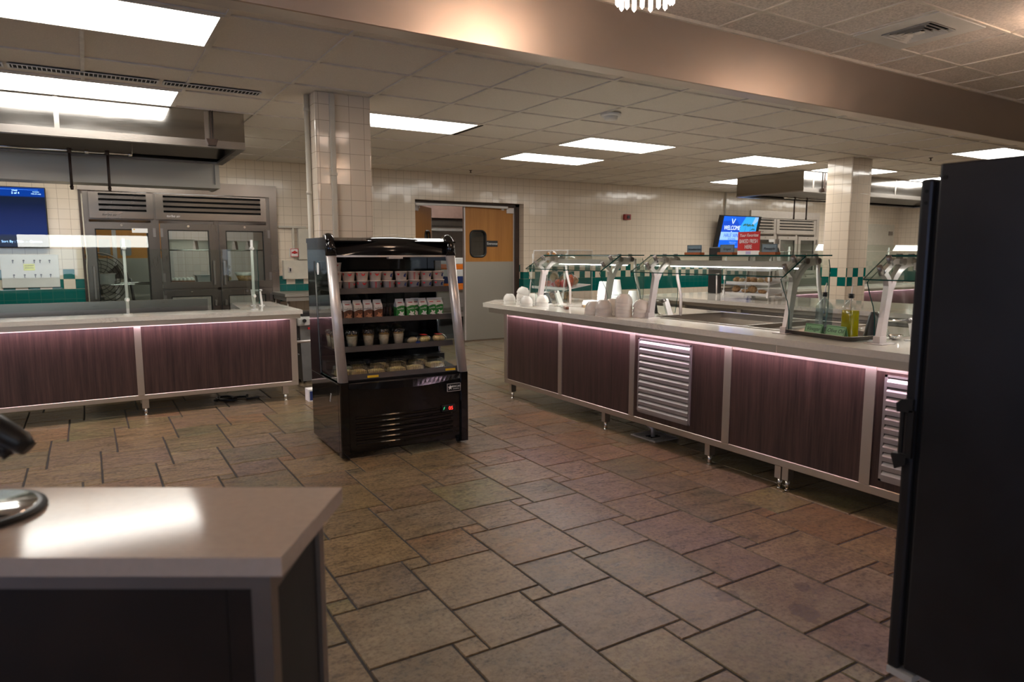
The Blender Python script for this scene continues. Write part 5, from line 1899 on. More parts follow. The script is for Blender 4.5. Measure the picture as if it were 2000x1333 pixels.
# ------------------------------------------------------------------ glass food guards on forked posts
def y_post(t, yc, px=3.44):
    """Forked post: straight stem, short arm to the slanted pane, curved arm under the top shelf."""
    w = 0.014
    mb = MB()
    stem = ribbon([(px, S), (px + 0.022, 1.0), (px + 0.05, 1.165)], [0.05, 0.044, 0.05])
    mb.prism(stem, 'y', yc - w, yc + w)
    a1 = ribbon([(px + 0.045, 1.15), (px + 0.03, 1.2), (px - 0.008, 1.232)], [0.034, 0.028, 0.03])
    mb.prism(a1, 'y', yc - w + 0.0007, yc + w - 0.0007)
    a2 = ribbon([(px + 0.06, 1.15), (px + 0.09, 1.205), (px + 0.135, 1.25), (px + 0.19, 1.277), (px + 0.26, 1.287)], [0.036, 0.034, 0.034, 0.038, 0.044])
    mb.prism(a2, 'y', yc - w + 0.0014, yc + w - 0.0014)
    a3 = ribbon([(px - 0.008, 1.232), (px + 0.075, 1.287), (px + 0.2, 1.292)], [0.026, 0.028, 0.026])
    mb.prism(a3, 'y', yc - w + 0.0021, yc + w - 0.0021)
    mb.box(px - 0.06, px + 0.06, yc - 0.05, yc + 0.05, S, S + 0.005, 0, 0.002)
    mb.box(px - 0.03, px + 0.03, yc - 0.018, yc + 0.018, S + 0.005, S + 0.04)
    p = mesh_obj('forked_post', mb, 'post', t)
    for cx, cz in ((px - 0.03, 1.24), (px + 0.045, 1.288)):
        n = Vector((-0.5, 0, 0.86))
        c = Vector((cx, yc, cz))
        mb = MB(); mb.cyl(c - n * 0.022, c + n * 0.03, 0.014); mesh_obj('glass_clamp', mb, 'steel_dark', p)
    for cx in (px + 0.13, px + 0.24):
        mb = MB(); mb.cyl((cx, yc, 1.28), (cx, yc, 1.328), 0.016); mb.cyl((cx, yc - 0.03, 1.286), (cx, yc + 0.03, 1.286), 0.018); mesh_obj('glass_clamp', mb, 'steel_dark', p)
    


def side_support(t, y, toward):
    """Leaning white arm with a pivot knob and a thin rod back to the post."""
    x = 3.665
    mb = MB()
    mb.prism(ribbon([(x + 0.05, S), (x + 0.0, S + 0.12)], [0.048, 0.04]), 'y', y - 0.012, y + 0.012)
    mb.box(x + 0.01, x + 0.09, y - 0.04, y + 0.04, S, S + 0.005)
    a = mesh_obj('support_arm', mb, 'white', t, 'leaning white support arm')
    mb = MB(); mb.cyl((x - 0.03, y, S + 0.112), (x + 0.0, y, S + 0.116), 0.014); mesh_obj('pivot_knob', mb, 'steel_dark', a)
    mb = MB(); mb.cyl((x - 0.02, y, S + 0.114), (3.46, y + toward, S + 0.12), 0.004); mesh_obj('tie_rod', mb, 'chrome', a)


def guard(y0, y1, label, ends, post_ys, sup, bar=True):
    t = thing('sneeze_guard', label, 'glass guard', (3.55, (y0 + y1) / 2, S))
    for y in post_ys:
        y_post(t, y)
    mb = MB()
    A, B = (3.335, 1.198), (3.525, 1.314)
    nx, nz = -(B[1] - A[1]), (B[0] - A[0])
    l = math.hypot(nx, nz); nx, nz = nx / l * 0.004, nz / l * 0.004
    mb.prism([(A[0] - nx, A[1] - nz), (B[0] - nx, B[1] - nz), (B[0] + nx, B[1] + nz), (A[0] + nx, A[1] + nz)], 'y', y0, y1, 1, 0)
    # lower and upper cut edges are green too
    mb.bm.faces.ensure_lookup_table()
    for f_ in mb.bm.faces:
        c = f_.calc_center_median()
        if f_.calc_area() < 0.02 * (y1 - y0) and len(f_.verts) == 4:
            f_.material_index = 1
    mesh_obj('slanted_pane', mb, ['glass', 'glass_edge'], t)
    mb = MB(); pane(mb, [(3.522, y0), (3.775, y0), (3.775, y1), (3.522, y1)], 'z', 1.318, 0.008)
    mesh_obj('top_shelf', mb, ['glass', 'glass_edge'], t)
    for y in ends:
        pts = [(3.34, 1.185), (3.37, 1.12), (3.405, 1.06), (3.425, 1.0), (3.43, 0.93), (3.43, 0.885), (3.77, 0.885), (3.79, 1.0), (3.79, 1.24), (3.775, 1.295), (3.53, 1.302)]
        mb = MB(); pane(mb, pts, 'x' if False else 'y', y, 0.006)
        mesh_obj('end_pane', mb, ['glass', 'glass_edge'], t)
        mb = MB(); mb.tube([(3.735, y + (0.04 if y < (y0 + y1) / 2 else -0.04), z) if True else 0 for z in (1.29, 1.23)] + [(3.745, y + (0.04 if y < (y0 + y1) / 2 else -0.04), 1.15), (3.785, y + (0.04 if y < (y0 + y1) / 2 else -0.04), 1.02), (3.785, y + (0.04 if y < (y0 + y1) / 2 else -0.04), S)], 0.0115)
        mesh_obj('rear_leg', mb, 'post', t)
    if bar:
        mb = MB(); mb.box(3.62, 3.7, y0 + 0.09, y1 - 0.09, 1.243, 1.283, 0, 0.004); lb = mesh_obj('light_bar', mb, 'post', t)
        mb = MB(); mb.box(3.63, 3.69, y0 + 0.1, y1 - 0.1, 1.237, 1.2425); mesh_obj('lamp_strip', mb, 'led_white', lb)
    for y, tw in sup:
        side_support(t, y, tw)
    return t


guard(4.15, 5.21, 'forked-post glass guard at the far end of the right counter before the foam cups', (4.17, 5.19), (4.21, 5.15), ((5.2, -0.05),))
guard(2.52, 3.81, 'forked-post glass guard over the cold well in the middle of the right counter', (2.54, 3.79), (2.565, 3.71), ((3.79, -0.06),))
guard(0.8, 2.05, 'forked-post glass guard nearest the tall black cabinet on the right counter', (0.82, 2.03), (0.9, 2.005), ((1.97, 0.03),))


# ------------------------------------------------------------------ dark utensil holders
def holder(x, y, r, h, label, pad, ladle):
    t = thing('utensil_holder', label, 'utensil holder', (x, y, S))
    mb = MB(); mb.lathe([(0, 0), (pad, 0), (pad, 0.006), (pad * 0.8, 0.01), (0, 0.01)], (x, y, S), 28); mesh_obj('base_plate', mb, 'chrome', t)
    mb = MB(); mb.lathe([(0, 0.01), (r, 0.01), (r * 0.95, 0.02), (r * 0.55, h * 0.85), (r * 0.35, h), (0, h)], (x, y, S), 20); mesh_obj('holder', mb, 'black', t)
    if ladle:
        mb = MB(); mb.lathe([(0, 0), (0.03, 0.012), (0.04, 0.03), (0.038, 0.03), (0.028, 0.014), (0, 0.004)], (x + 0.02, y - 0.11, S + 0.0), 18)
        mb.tube([(x + 0.02, y - 0.075, S + 0.03), (x + 0.0, y - 0.05, S + 0.1), (x - 0.01, y - 0.03, S + 0.15)], 0.005)
        mesh_obj('ladle', mb, 'chrome', t)
    return t


holder(3.6, 5.28, 0.06, 0.115, 'broad black tapered utensil holder beside the far forked post of the right counter', 0.075, False)
holder(3.69, 3.94, 0.036, 0.12, 'slim black conical utensil holder between the bowl stacks and the cold well', 0.06, False)
holder(3.64, 2.16, 0.05, 0.145, 'large black conical utensil holder behind the oil bottle on a round steel plate', 0.11, True)

# ------------------------------------------------------------------ bowls
proto_bowl = None


def bowl_mesh(sc=1.0):
    mb = MB()
    p = [(0.0595, 0.0), (0.061, 0.004), (0.0595, 0.014), (0.056, 0.032), (0.047, 0.05), (0.036, 0.059), (0.034, 0.066), (0.029, 0.066), (0.028, 0.061), (0, 0.06)]
    q = [(0, 0.055), (0.034, 0.054), (0.043, 0.046), (0.052, 0.03), (0.0565, 0.0), (0.0595, 0.0)]
    mb.lathe([(r * sc, z * sc) for r, z in p[::-1]] + [(r * sc, z * sc) for r, z in p[:1]] , (0, 0, 0), 30)
    mb.lathe([(r * sc, z * sc) for r, z in q], (0, 0, 0), 30)
    return mb


bA = single('bowl', bowl_mesh(0.97), 'bowl', '', 'bowl', None)
bB = single('bowl', bowl_mesh(1.05), 'bowl_warm', '', 'bowl', None)


def bowl_stack(proto, key, x, y, n, who, group, tilt_top=0.0, pitch=0.0225, tilts=()):
    for k in range(n):
        pos = 'bottom' if k == 0 else ('topmost' if k == n - 1 else ORD[k] + ' from the bottom')
        lab = ('white bowl, %s of %s' % (pos, who)) if n > 1 else 'single upturned white bowl, %s' % who
        if key not in used:
            used.add(key); o = proto
        else:
            o = proto.copy(); C.objects.link(o)
        tl = tilts[k] if k < len(tilts) else (0, 0)
        o.location = (x + random.uniform(-.002, .002), y + random.uniform(-.002, .002), S + pitch * k + 0.0005 + abs(tl[0] + tl[1]) * 0.02)
        o.rotation_euler = (tl[0], tl[1], random.uniform(0, 3))
        o['label'] = lab
        o['group'] = group


ga = 'white bowls at the far end of the right counter'
bowl_stack(bA, 'bA', 3.325, 5.47, 2, 'the leftmost bowl stack at the counter corner', ga, pitch=0.03)
bowl_stack(bA, 'bA', 3.36, 5.3, 4, 'the tall bowl stack behind the counter corner bowls', ga, pitch=0.032, tilts=((0, 0), (0.05, 0), (-0.1, 0.05), (0.25, -0.16)))
bowl_stack(bA, 'bA', 3.29, 5.13, 2, 'the front bowl stack nearest the far forked post', ga, pitch=0.026)
bowl_stack(bA, 'bA', 3.47, 5.3, 2, 'the bowl stack half hidden behind the far front stack', ga, pitch=0.036)
bowl_stack(bA, 'bA', 3.43, 5.08, 2, 'the bowl stack just in front of the far forked post', ga, pitch=0.034)
gb = 'warm white bowls beside the middle glass guard'
bowl_stack(bB, 'bB', 3.275, 4.165, 2, 'the left bowl stack before the foam cups', gb, pitch=0.028)
bowl_stack(bB, 'bB', 3.265, 4.02, 3, 'the low bowl stack left of the tallest', gb, pitch=0.024, tilts=((0, 0), (0, -0.12), (0, -0.04)))
bowl_stack(bB, 'bB', 3.345, 3.885, 5, 'the tallest bowl stack beside the middle forked post', gb, pitch=0.0245, tilts=((0, 0), (0, 0), (0, 0.02), (0.03, 0), (0.02, -0.03)))
bowl_stack(bB, 'bB', 3.385, 4.06, 3, 'the bowl stack behind the low front one', gb, pitch=0.026)
bowl_stack(bB, 'bB', 3.43, 3.79, 3, 'the bowl stack touching the middle forked post', gb, pitch=0.026, tilts=((0, 0), (0.06, 0.04), (0.22, 0.12)))


# ------------------------------------------------------------------ foam cups, lids and knives
def foam_cup():
    mb = MB()
    mb.lathe([(0.05, 0), (0.0515, 0.002), (0.0515, 0.006), (0.0495, 0.008), (0.046, 0.045), (0.0465, 0.047), (0.033, 0.128), (0.031, 0.13), (0, 0.13)], (0, 0, 0), 26)
    return mb


fc = single('foam_cup', foam_cup(), 'foam', '', 'cup')
for (x, y, n, who) in ((3.88, 4.79, 5, 'left'), (3.88, 4.61, 6, 'middle'), (3.9, 4.42, 2, 'right')):
    for k in range(n):
        if 'fc' not in used:
            used.add('fc'); o = fc
        else:
            o = fc.copy(); C.objects.link(o)
        o.location = (x, y, S + 0.0225 * k)
        pos = 'bottom' if k == 0 else ('topmost' if k == n - 1 else ORD[k] + ' from the bottom')
        o['label'] = 'upturned white foam cup, %s of the %s cup stack behind the bowls' % (pos, who)
        o['group'] = 'white foam cups behind the bowls'
t = thing('foam_box', 'low white foam box lying left of the foam cups', 'foam box', (3.9, 4.97, S))
mb = MB(); mb.box(3.84, 3.96, 4.9, 5.04, S, S + 0.03, 0, 0.006, 2); mesh_obj('box', mb, 'foam', t)
mb = MB(); mb.box(3.845, 3.955, 4.905, 5.035, S + 0.0305, S + 0.042, 0, 0.005, 2); mesh_obj('lid', mb, 'foam', t)


def knife(x, y, a, lh, lb, hm, label):
    t = thing('serving_knife', label, 'knife', (x, y, S), a)
    mb = MB(); mb.box(-lh, 0, -0.014, 0.014, 0.002, 0.024, 0, 0.004); mesh_obj('handle', mb, hm, t, local=True)
    mb = MB(); mb.prism([(0, -0.014), (lb * 0.8, -0.02), (lb, 0.0), (lb * 0.9, 0.014), (0, 0.014)], 'z', 0.006, 0.01); mb.box(-0.005, 0.012, -0.015, 0.015, 0.0, 0.022); mesh_obj('blade', mb, 'chrome', t, local=True)


knife(3.43, 4.735, math.radians(65), 0.1, 0.3, 'brown_wood', 'serving knife with a dark brown handle lying before the foam cups')
knife(3.62, 4.73, math.radians(120), 0.11, 0.3, 'pale_wood', 'serving knife with a pale wooden handle pointing at the bowls')

# ------------------------------------------------------------------ tray with the vinegar and oil
t = thing('steel_tray', 'small oblong steel tray holding the oil and vinegar bottles', 'tray', (3.54, 2.32, S), math.radians(-8))
mb = MB()
def trayring(sx, sy, z, r=0.03, n=5):
    pts = []
    for cx, cy, a0 in ((sx - r, sy - r, 0), (-sx + r, sy - r, PI / 2), (-sx + r, -sy + r, PI), (sx - r, -sy + r, 1.5 * PI)):
        for i in range(n + 1):
            a = a0 + PI / 2 * i / n
            pts.append((cx + r * math.cos(a), cy + r * math.sin(a), z))
    return pts
rings = [trayring(0.125, 0.195, 0.001), trayring(0.15, 0.222, 0.028), trayring(0.158, 0.23, 0.029), trayring(0.158, 0.23, 0.026), trayring(0.15, 0.222, 0.024), trayring(0.127, 0.197, -0.0)]
V = [[mb.bm.verts.new(p) for p in r] for r in rings]
for A, B in zip(V[:-1], V[1:]):
    n = len(A)
    for k in range(n):
        f = mb.bm.faces.new((A[k], A[(k + 1) % n], B[(k + 1) % n], B[k])); f.smooth = True
mb.bm.faces.new(V[0]); mb.bm.faces.new(V[-1][::-1])
mesh_obj('tray', mb, 'steel', t, local=True)


def bottle(x, y, label, liquid, fill):
    z = S + 0.002
    t = thing('dressing_bottle', label, 'bottle', (x, y, z), math.radians(-10))
    def sq(s, z, r):
        return trayring(s, s, z, r, 3)
    lv = [(0.033, 0.0, 0.012), (0.0365, 0.006, 0.012), (0.0365, 0.155, 0.014), (0.034, 0.17, 0.018), (0.024, 0.188, 0.018), (0.0145, 0.2, 0.014), (0.013, 0.215, 0.0125), (0.013, 0.225, 0.0125)]
    mb = MB()
    V = [[mb.bm.verts.new(p) for p in sq(*q)] for q in lv]
    for A, B in zip(V[:-1], V[1:]):
        n = len(A)
        for k in range(n):
            f = mb.bm.faces.new((A[k], A[(k + 1) % n], B[(k + 1) % n], B[k])); f.smooth = True
    mb.bm.faces.new(V[0][::-1])
    mesh_obj('bottle_glass', mb, 'acrylic' if liquid == 'oil' else 'vinegar', t, local=True)
    mb = MB()
    lv2 = [(0.0305, 0.004, 0.01), (0.0345, 0.009, 0.011), (0.0345, fill - 0.003, 0.013), (0.033, fill, 0.013)]
    V = [[mb.bm.verts.new(p) for p in sq(*q)] for q in lv2]
    for A, B in zip(V[:-1], V[1:]):
        n = len(A)
        for k in range(n):
            f = mb.bm.faces.new((A[k], A[(k + 1) % n], B[(k + 1) % n], B[k])); f.smooth = True
    mb.bm.faces.new(V[0][::-1]); mb.bm.faces.new(V[-1])
    mesh_obj('liquid', mb, liquid, t, local=True)
    mb = MB()
    mb.cyl((0, 0, 0.215), (0, 0, 0.24), 0.0115)
    for k in range(3):
        mb.cyl((0, 0, 0.219 + k * 0.008), (0, 0, 0.222 + k * 0.008), 0.0175)
    mesh_obj('stopper', mb, 'black', t, local=True)
    mb = MB(); mb.tube([(0, 0, 0.12), (0, 0, 0.238), (0.002, 0, 0.27), (0.012, 0.004, 0.292)], [0.0035, 0.0045, 0.004, 0.003]); mesh_obj('pour_spout', mb, 'alu', t, local=True)


bottle(3.585, 2.425, 'clear glass bottle of colourless vinegar with a black pourer', 'vinegar_liquid', 0.145)
bottle(3.57, 2.255, 'glass bottle of yellow-green olive oil with a black pourer', 'oil', 0.15)


def tent_card(x, y, w, h, body, label, a, size):
    t = thing('tent_card', label, 'sign', (x, y, S + 0.002), a)
    mb = MB()
    mb.prism([(-0.02, 0.0), (-0.0185, 0.0), (0.0005, h), (-0.001, h)], 'y', -w / 2, w / 2)
    mb.prism([(0.02, 0.0), (0.0185, 0.0), (-0.0005, h), (0.001, h)], 'y', -w / 2, w / 2)
    mesh_obj('card', mb, 'card_green', t, local=True)
    n = math.atan2(0.019, h)
    mb = MB()
    def P(u, v):
        return (-0.0202 + 0.0192 * v / h - 0.0002, u, v)
    b = 0.003
    for u0, u1, v0, v1 in ((-w / 2 + b, w / 2 - b, h - 2 * b, h - b), (-w / 2 + b, w / 2 - b, b, 2 * b), (-w / 2 + b, -w / 2 + 2 * b, 2 * b, h - 2 * b), (w / 2 - 2 * b, w / 2 - b, 2 * b, h - 2 * b)):
        mb.quad(P(u0, v0), P(u1, v0), P(u1, v1), P(u0, v1))
    mesh_obj('border', mb, mat('dark_green_ink', (0.02, 0.12, 0.03), 0.5, var=0), t, local=True)
    ORIGIN[t] = Vector((0, 0, 0))
    text('lettering', body, size, 'ink', t, P(0, h * 0.58), (PI / 2 - n, 0, -PI / 2), 0.0003, shear=0.3)


tent_card(3.475, 2.405, 0.115, 0.066, 'Vinegar', 'green card that reads Vinegar in front of the clear bottle', math.radians(-6), 0.03)
tent_card(3.475, 2.27, 0.13, 0.066, 'Olive Oil', 'green card that reads Olive Oil in front of the yellow bottle', math.radians(-10), 0.03)
mb = MB(); mb.prism([(3.64, 2.2), (3.76, 2.2), (3.74, 2.1), (3.66, 2.08)], 'z', S, S + 0.03)
mb2 = MB(); mb.bm.free()
mb2.lathe([(0, 0.0), (0.03, 0), (0.05, 0.034), (0.052, 0.034), (0.052, 0.037), (0.048, 0.036), (0.028, 0.003), (0, 0.003)], (3.72, 2.33, S + 0.002), 24)
single('steel_cup', mb2, 'chrome', 'small round steel dish behind the olive oil bottle', 'dish', loc=(3.72, 2.33, S))

# ------------------------------------------------------------------ card holders on the middle guard
for y, body, w, lab in ((3.48, 'Strawberries', 0.145, 'blue-grey card in a wooden block that reads Strawberries, left on the glass shelf'),
                        (3.188, 'Grapes', 0.13, 'blue-grey card in a wooden block that reads Grapes, middle of the glass shelf'),
                        (2.853, 'Pineapple', 0.126, 'blue-grey card in a wooden block that reads Pineapple, right on the glass shelf')):
    t = thing('card_holder', lab, 'sign', (3.63, y, 1.322))
    mb = MB(); mb.box(3.605, 3.655, y - w / 2, y + w / 2, 1.322, 1.339, 0, 0.002); mesh_obj('wood_block', mb, mat('orange_stained_block', (0.34, 0.1, 0.03), 0.45, var=0.1), t)
    mb = MB(); mb.box(3.627, 3.631, y - w / 2 + 0.006, y + w / 2 - 0.006, 1.335, 1.389); cd = mesh_obj('card', mb, 'card_blue', t)
    mb = MB()
    for a, b, c_, d_ in ((-w / 2 + 0.008, w / 2 - 0.008, 1.385, 1.3868), (-w / 2 + 0.008, -w / 2 + 0.0098, 1.339, 1.385), (w / 2 - 0.0098, w / 2 - 0.008, 1.339, 1.385)):
        mb.box(3.6262, 3.627, y + a, y + b, c_, d_)
    mesh_obj('border', mb, 'ink', cd)
    text('lettering', body, 0.022, 'ink', cd, (3.6258, y, 1.36), WEST, 0.0004, shear=0.25)


# ------------------------------------------------------------------ right island: rear counter with drawers
t = thing('rear_counter', 'long steel-fronted rear counter of the right island behind the cold well', 'counter', (5.9, 3.4, 0))
bx, by0, by1 = 5.42, 1.05, 5.86
mb = MB()
mb.box(bx + 0.02, 6.45, by0, by1, 0.15, 0.83)
mesh_obj('carcass', mb, 'steel_dark', t)
mb = MB()
for y in (1.05, 1.93, 2.8, 3.68, 4.56, 5.3, 5.81):
    mb.box(bx - 0.004, bx + 0.03, y, y + 0.05, 0.14, 0.8)
mb.box(bx - 0.004, bx + 0.03, by0, by1, 0.79, 0.83)
mb.box(bx - 0.004, bx + 0.03, by0, by1, 0.13, 0.17)
mesh_obj('frame', mb, 'rail', t)
ys = (1.05, 1.93, 2.8, 3.68, 4.56, 5.3, 5.81)
for a, b in zip(ys[:-1], ys[1:]):
    halves = [(a + 0.055, (a + b) / 2 + 0.02), ((a + b) / 2 + 0.03, b - 0.005)] if b - a > 0.6 else [(a + 0.055, b - 0.005)]
    for c_, d_ in halves:
        for z0, z1 in ((0.64, 0.765), (0.42, 0.62), (0.19, 0.4)):
            mb = MB()
            mb.box(bx + 0.002, bx + 0.02, c_, d_, z0, z1)
            mb.prism([(bx + 0.002, z1 - 0.03), (bx - 0.012, z1 - 0.022), (bx - 0.012, z1 - 0.012), (bx + 0.002, z1)], 'y', c_, d_)
            mesh_obj('drawer', mb, 'steel', t)
for y in (1.2, 3.4, 5.7):
    for x in (5.48, 6.38):
        mb = MB(); mb.cyl((x, y, 0), (x, y, 0.155), 0.02); mesh_obj('leg', mb, 'steel', t)
mb = MB(); mb.prism([(5.35, 0.95), (5.35, 5.93), (5.62, 5.99), (6.52, 5.99), (6.52, 0.95)], 'z', 0.831, S)
single('countertop', mb, 'quartz', 'pale stone top of the rear counter carrying the pastry tower', 'countertop', loc=(5.9, 3.4, 0.831))


# ------------------------------------------------------------------ clear pastry towers
def pastry_case(x0, x1, y0, y1, z1, zs, label, lean=0.0):
    t = thing('pastry_display', label, 'display case', ((x0 + x1) / 2, (y0 + y1) / 2, S))
    th = 0.005
    for nm, a in (('side_panel', y0), ('side_panel', y1)):
        mb = MB(); mb.prism([(x0, S), (x1, S), (x1, z1), (x0 + lean, z1)], 'y', a - th / 2, a + th / 2, 0, 1); mesh_obj(nm, mb, ['acrylic', 'acrylic_edge'], t)
    ym = (y0 + y1) / 2
    for a, b in ((y0 + 0.004, ym - 0.003), (ym + 0.003, y1 - 0.004)):
        mb = MB()
        mb.prism([(x0 - 0.008, S + 0.02), (x0 - 0.003, S + 0.02), (x0 + lean - 0.003, z1), (x0 + lean - 0.008, z1)], 'y', a, b, 1, 0)
        d = mesh_obj('front_door', mb, ['acrylic', 'acrylic_edge'], t)
        mb = MB()
        for z in (S + 0.06, (S + z1) / 2, z1 - 0.06):
            yy = a if a < ym - 0.01 and b < ym else b
            xx = x0 - 0.01 + lean * (z - S) / (z1 - S)
            mb.box(xx - 0.006, xx + 0.006, yy - 0.01, yy + 0.01, z - 0.028, z + 0.028)
        mb.tube([(x0 - 0.008, a if a < ym - 0.01 and b < ym else b, S + 0.02), (x0 + lean - 0.008, a if a < ym - 0.01 and b < ym else b, z1)], 0.0035, 6)
        mesh_obj('hinge', mb, 'acrylic_edge', d)
    mb = MB(); mb.box(x1 - th, x1, y0, y1, S, z1); mesh_obj('back_panel', mb, ['acrylic'], t)
    mb = MB(); mb.box(x0 + lean, x1, y0, y1, z1 - 0.003, z1 + 0.003)
    for a, b, c_, d_ in ((x0 + lean - 0.003, x1, y0 - 0.003, y0 + 0.002), (x0 + lean - 0.003, x1, y1 - 0.002, y1 + 0.003), (x0 + lean - 0.004, x0 + lean + 0.002, y0, y1)):
        mb.box(a, b, c_, d_, z1 - 0.004, z1 + 0.004, 1)
    mesh_obj('lid', mb, ['acrylic', 'acrylic_edge'], t)
    for z in zs:
        f = (z - S) / (z1 - S)
        mb = MB(); mb.prism([(x0 + lean * f + 0.015, z - 0.02), (x1 - 0.01, z + 0.025), (x1 - 0.01, z + 0.033), (x0 + lean * f + 0.015, z - 0.012)], 'y', y0 + 0.01, y1 - 0.01)
        mb.box(x0 + lean * f + 0.008, x0 + lean * f + 0.016, y0 + 0.01, y1 - 0.01, z - 0.022, z + 0.004)
        mesh_obj('tray', mb, 'acrylic_edge', t)
    return t


pastry_case(3.9, 4.25, 5.42, 6.02, 1.366, (1.0, 1.23), 'clear leaning display of bagged bagels and pastries at the far end of the right counter', 0.06)
gq = 'packets in the clear display at the far end of the right counter'


def packet(x, y, z, mname, r, label, s, sx=1.0, sy=1.0, sz=0.6, group=None, wrapm='wrap'):
    t = thing('wrapped_pastry', label, 'pastry', (x, y, z), group=group or gq)
    mb = MB(); mb.blob((x, y, z + r * sz), r, sx, sy, sz, 0, 0.2, s, 3); mesh_obj('pastry', mb, mname, t)
    mb = MB(); mb.blob((x, y, z + r * sz * 1.05), r * 1.25, sx, sy, sz * 1.05, 0, 0.28, s + 50, 2); mesh_obj('wrapper', mb, wrapm, t)


for i, (x, y, z, mn, r, lab, sx, sy, sz) in enumerate((
        (4.02, 5.93, 0.995, 'orange_bag', 0.042, 'orange-red wrapped packet at the left end of the lower tray of the clear display', 1, 1.1, 0.8),
        (4.02, 5.84, 0.995, 'orange_bag', 0.045, 'orange and white wrapped packet second from left on the lower tray of the clear display', 1, 1, 0.75),
        (4.03, 5.75, 0.998, 'red', 0.035, 'red wrapped packet third from the left on the lower tray of the clear display', 1, 1.2, 0.7),
        (4.02, 5.66, 0.998, 'orange_bag', 0.044, 'salmon wrapped packet in the middle of the lower tray of the clear display', 1, 1.1, 0.9),
        (4.02, 5.57, 0.998, 'red', 0.04, 'crimson wrapped packet right of the middle of the lower tray of the clear display', 1, 1.1, 1.0),
        (4.03, 5.48, 1.0, 'orange_bag', 0.045, 'tall orange wrapped packet at the right end of the lower tray of the clear display', 0.7, 0.7, 1.5),
        (4.1, 5.86, 1.02, 'bread_pale', 0.06, 'pale yellow bagged bread at the back left of the lower display tray', 0.6, 1, 1.0),
        (4.12, 5.7, 1.02, 'pastry', 0.055, 'brown bagged pastry at the back middle of the lower tray of the clear display', 0.7, 1.2, 0.9),
        (4.12, 5.55, 1.02, 'pastry', 0.05, 'brown bagged pastry at the back right of the lower tray of the clear display', 0.7, 1.2, 0.9),
        (4.08, 5.72, 1.24, 'pastry', 0.04, 'dark bagged pastry in the middle of the upper tray of the clear display', 1, 1, 0.7),
        (4.08, 5.62, 1.24, 'bread_pale', 0.04, 'pale bagged roll right of the middle of the upper tray of the clear display', 1, 1, 0.7),
        (4.08, 5.52, 1.24, 'bread_pale', 0.038, 'pale bagged roll at the right end of the upper tray of the clear display', 1, 1, 0.7))):
    packet(x, y, z, mn, r, lab, i, sx, sy, sz)
for k, (y, lab) in enumerate(((5.9, 'golden bagged bagel standing at the left of the upper tray of the clear display'), (5.81, 'golden bagged bagel second from the left on the upper tray of the clear display'))):
    t = thing('bagged_bagel', lab, 'bagel', (4.06, y, 1.235), group=gq)
    mb = MB()
    pts = [(4.06 + 0.012 * math.cos(a), y + 0.036 * math.cos(a), 1.292 + 0.036 * math.sin(a)) for a in [2 * PI * q / 20 for q in range(20)]]
    mb.tube(pts, 0.02, 10, 0, True); mesh_obj('bagel', mb, 'bagel', t)
    mb = MB(); mb.blob((4.06, y, 1.292), 0.062, 0.5, 1, 1, 0, 0.15, k + 70, 2); mesh_obj('bag', mb, 'wrap', t)
for i, (x, y, lab) in enumerate(((4.06, 5.8, 'brown bun on the bottom of the clear display behind the utensil holder'), (4.08, 5.62, 'rough brown bun on the bottom right of the clear display'))):
    packet(x, y, S + 0.002, 'pastry', 0.055, lab, 90 + i, 1, 1.1, 0.75)

pc = pastry_case(5.66, 6.08, 4.44, 5.0, 1.315, (0.935, 1.045, 1.18), 'clear pastry tower with three white trays on the rear counter', 0.03)
mb = MB(); mb.cyl((5.86, 4.78, S), (5.86, 4.78, 1.18), 0.018); mesh_obj('centre_post', mb, 'acrylic_edge', pc)
gt = 'pastries in the clear tower on the rear counter'
rp = random.Random(5)
for tr, (z, items) in enumerate(((0.932, ((4.93, 'pastry', 1.1, 0.9), (4.8, 'pastry', 1.3, 0.5), (4.72, 'pastry', 1.3, 0.9), (4.6, 'pastry', 1.1, 0.5))),
                                 (1.042, ((4.93, 'pastry', 0.8, 0.6), (4.86, 'bread_pale', 0.8, 0.6), (4.78, 'pastry', 0.8, 0.7), (4.7, 'pastry', 0.8, 0.6), (4.62, 'bread_pale', 0.8, 0.6), (4.53, 'pastry', 0.9, 0.7))),
                                 (1.178, ((4.9, 'pastry', 1.2, 0.6), (4.76, 'bread_pale', 1.5, 0.55), (4.6, 'bread_pale', 1.8, 0.7))))):
    for i, (y, mn, sy, sz) in enumerate(items):
        mb = MB(); mb.blob((5.77, y, z + 0.042 * sz), 0.042, 1.0, sy, sz, 0, 0.2, tr * 10 + i, 3)
        single('pastry', mb, mn, '%s pastry from the left on the %s tray of the clear pastry tower' % (ORD[i], ['bottom', 'middle', 'top'][tr]), 'pastry', gt, loc=(5.77, y, z))
t = thing('red_sign', 'red sign that reads Your Favorites Baked Fresh Here on top of the clear pastry tower', 'sign', (5.68, 4.715, 1.319))
mb = MB(); mb.box(5.674, 5.68, 4.58, 4.85, 1.363, 1.552); sb = mesh_obj('board', mb, 'red', t)
mb = MB(); mb.box(5.674, 5.68, 4.58, 4.85, 1.319, 1.3628); mesh_obj('lower_strip', mb, 'paper', t)
mb = MB(); mb.box(5.6725, 5.674, 4.685, 4.745, 1.328, 1.356); mesh_obj('violet_label', mb, mat('violet_print', (0.45, 0.38, 0.6), 0.5, var=0), t)
text('lettering', 'Your Favorites', 0.045, 'ink_white', sb, (5.6735, 4.715, 1.515), WEST, 0.0004, shear=0.3, width=0.85)
text('lettering', 'BAKED FRESH', 0.056, 'ink_white', sb, (5.6735, 4.715, 1.455), WEST, 0.002, width=0.66)
text('lettering', 'HERE', 0.056, 'ink_white', sb, (5.6735, 4.715, 1.4), WEST, 0.002, width=0.7)
t = thing('menu_board', 'black standing board with a silver prop leg left of the pastry tower', 'board', (6.3, 5.72, S))
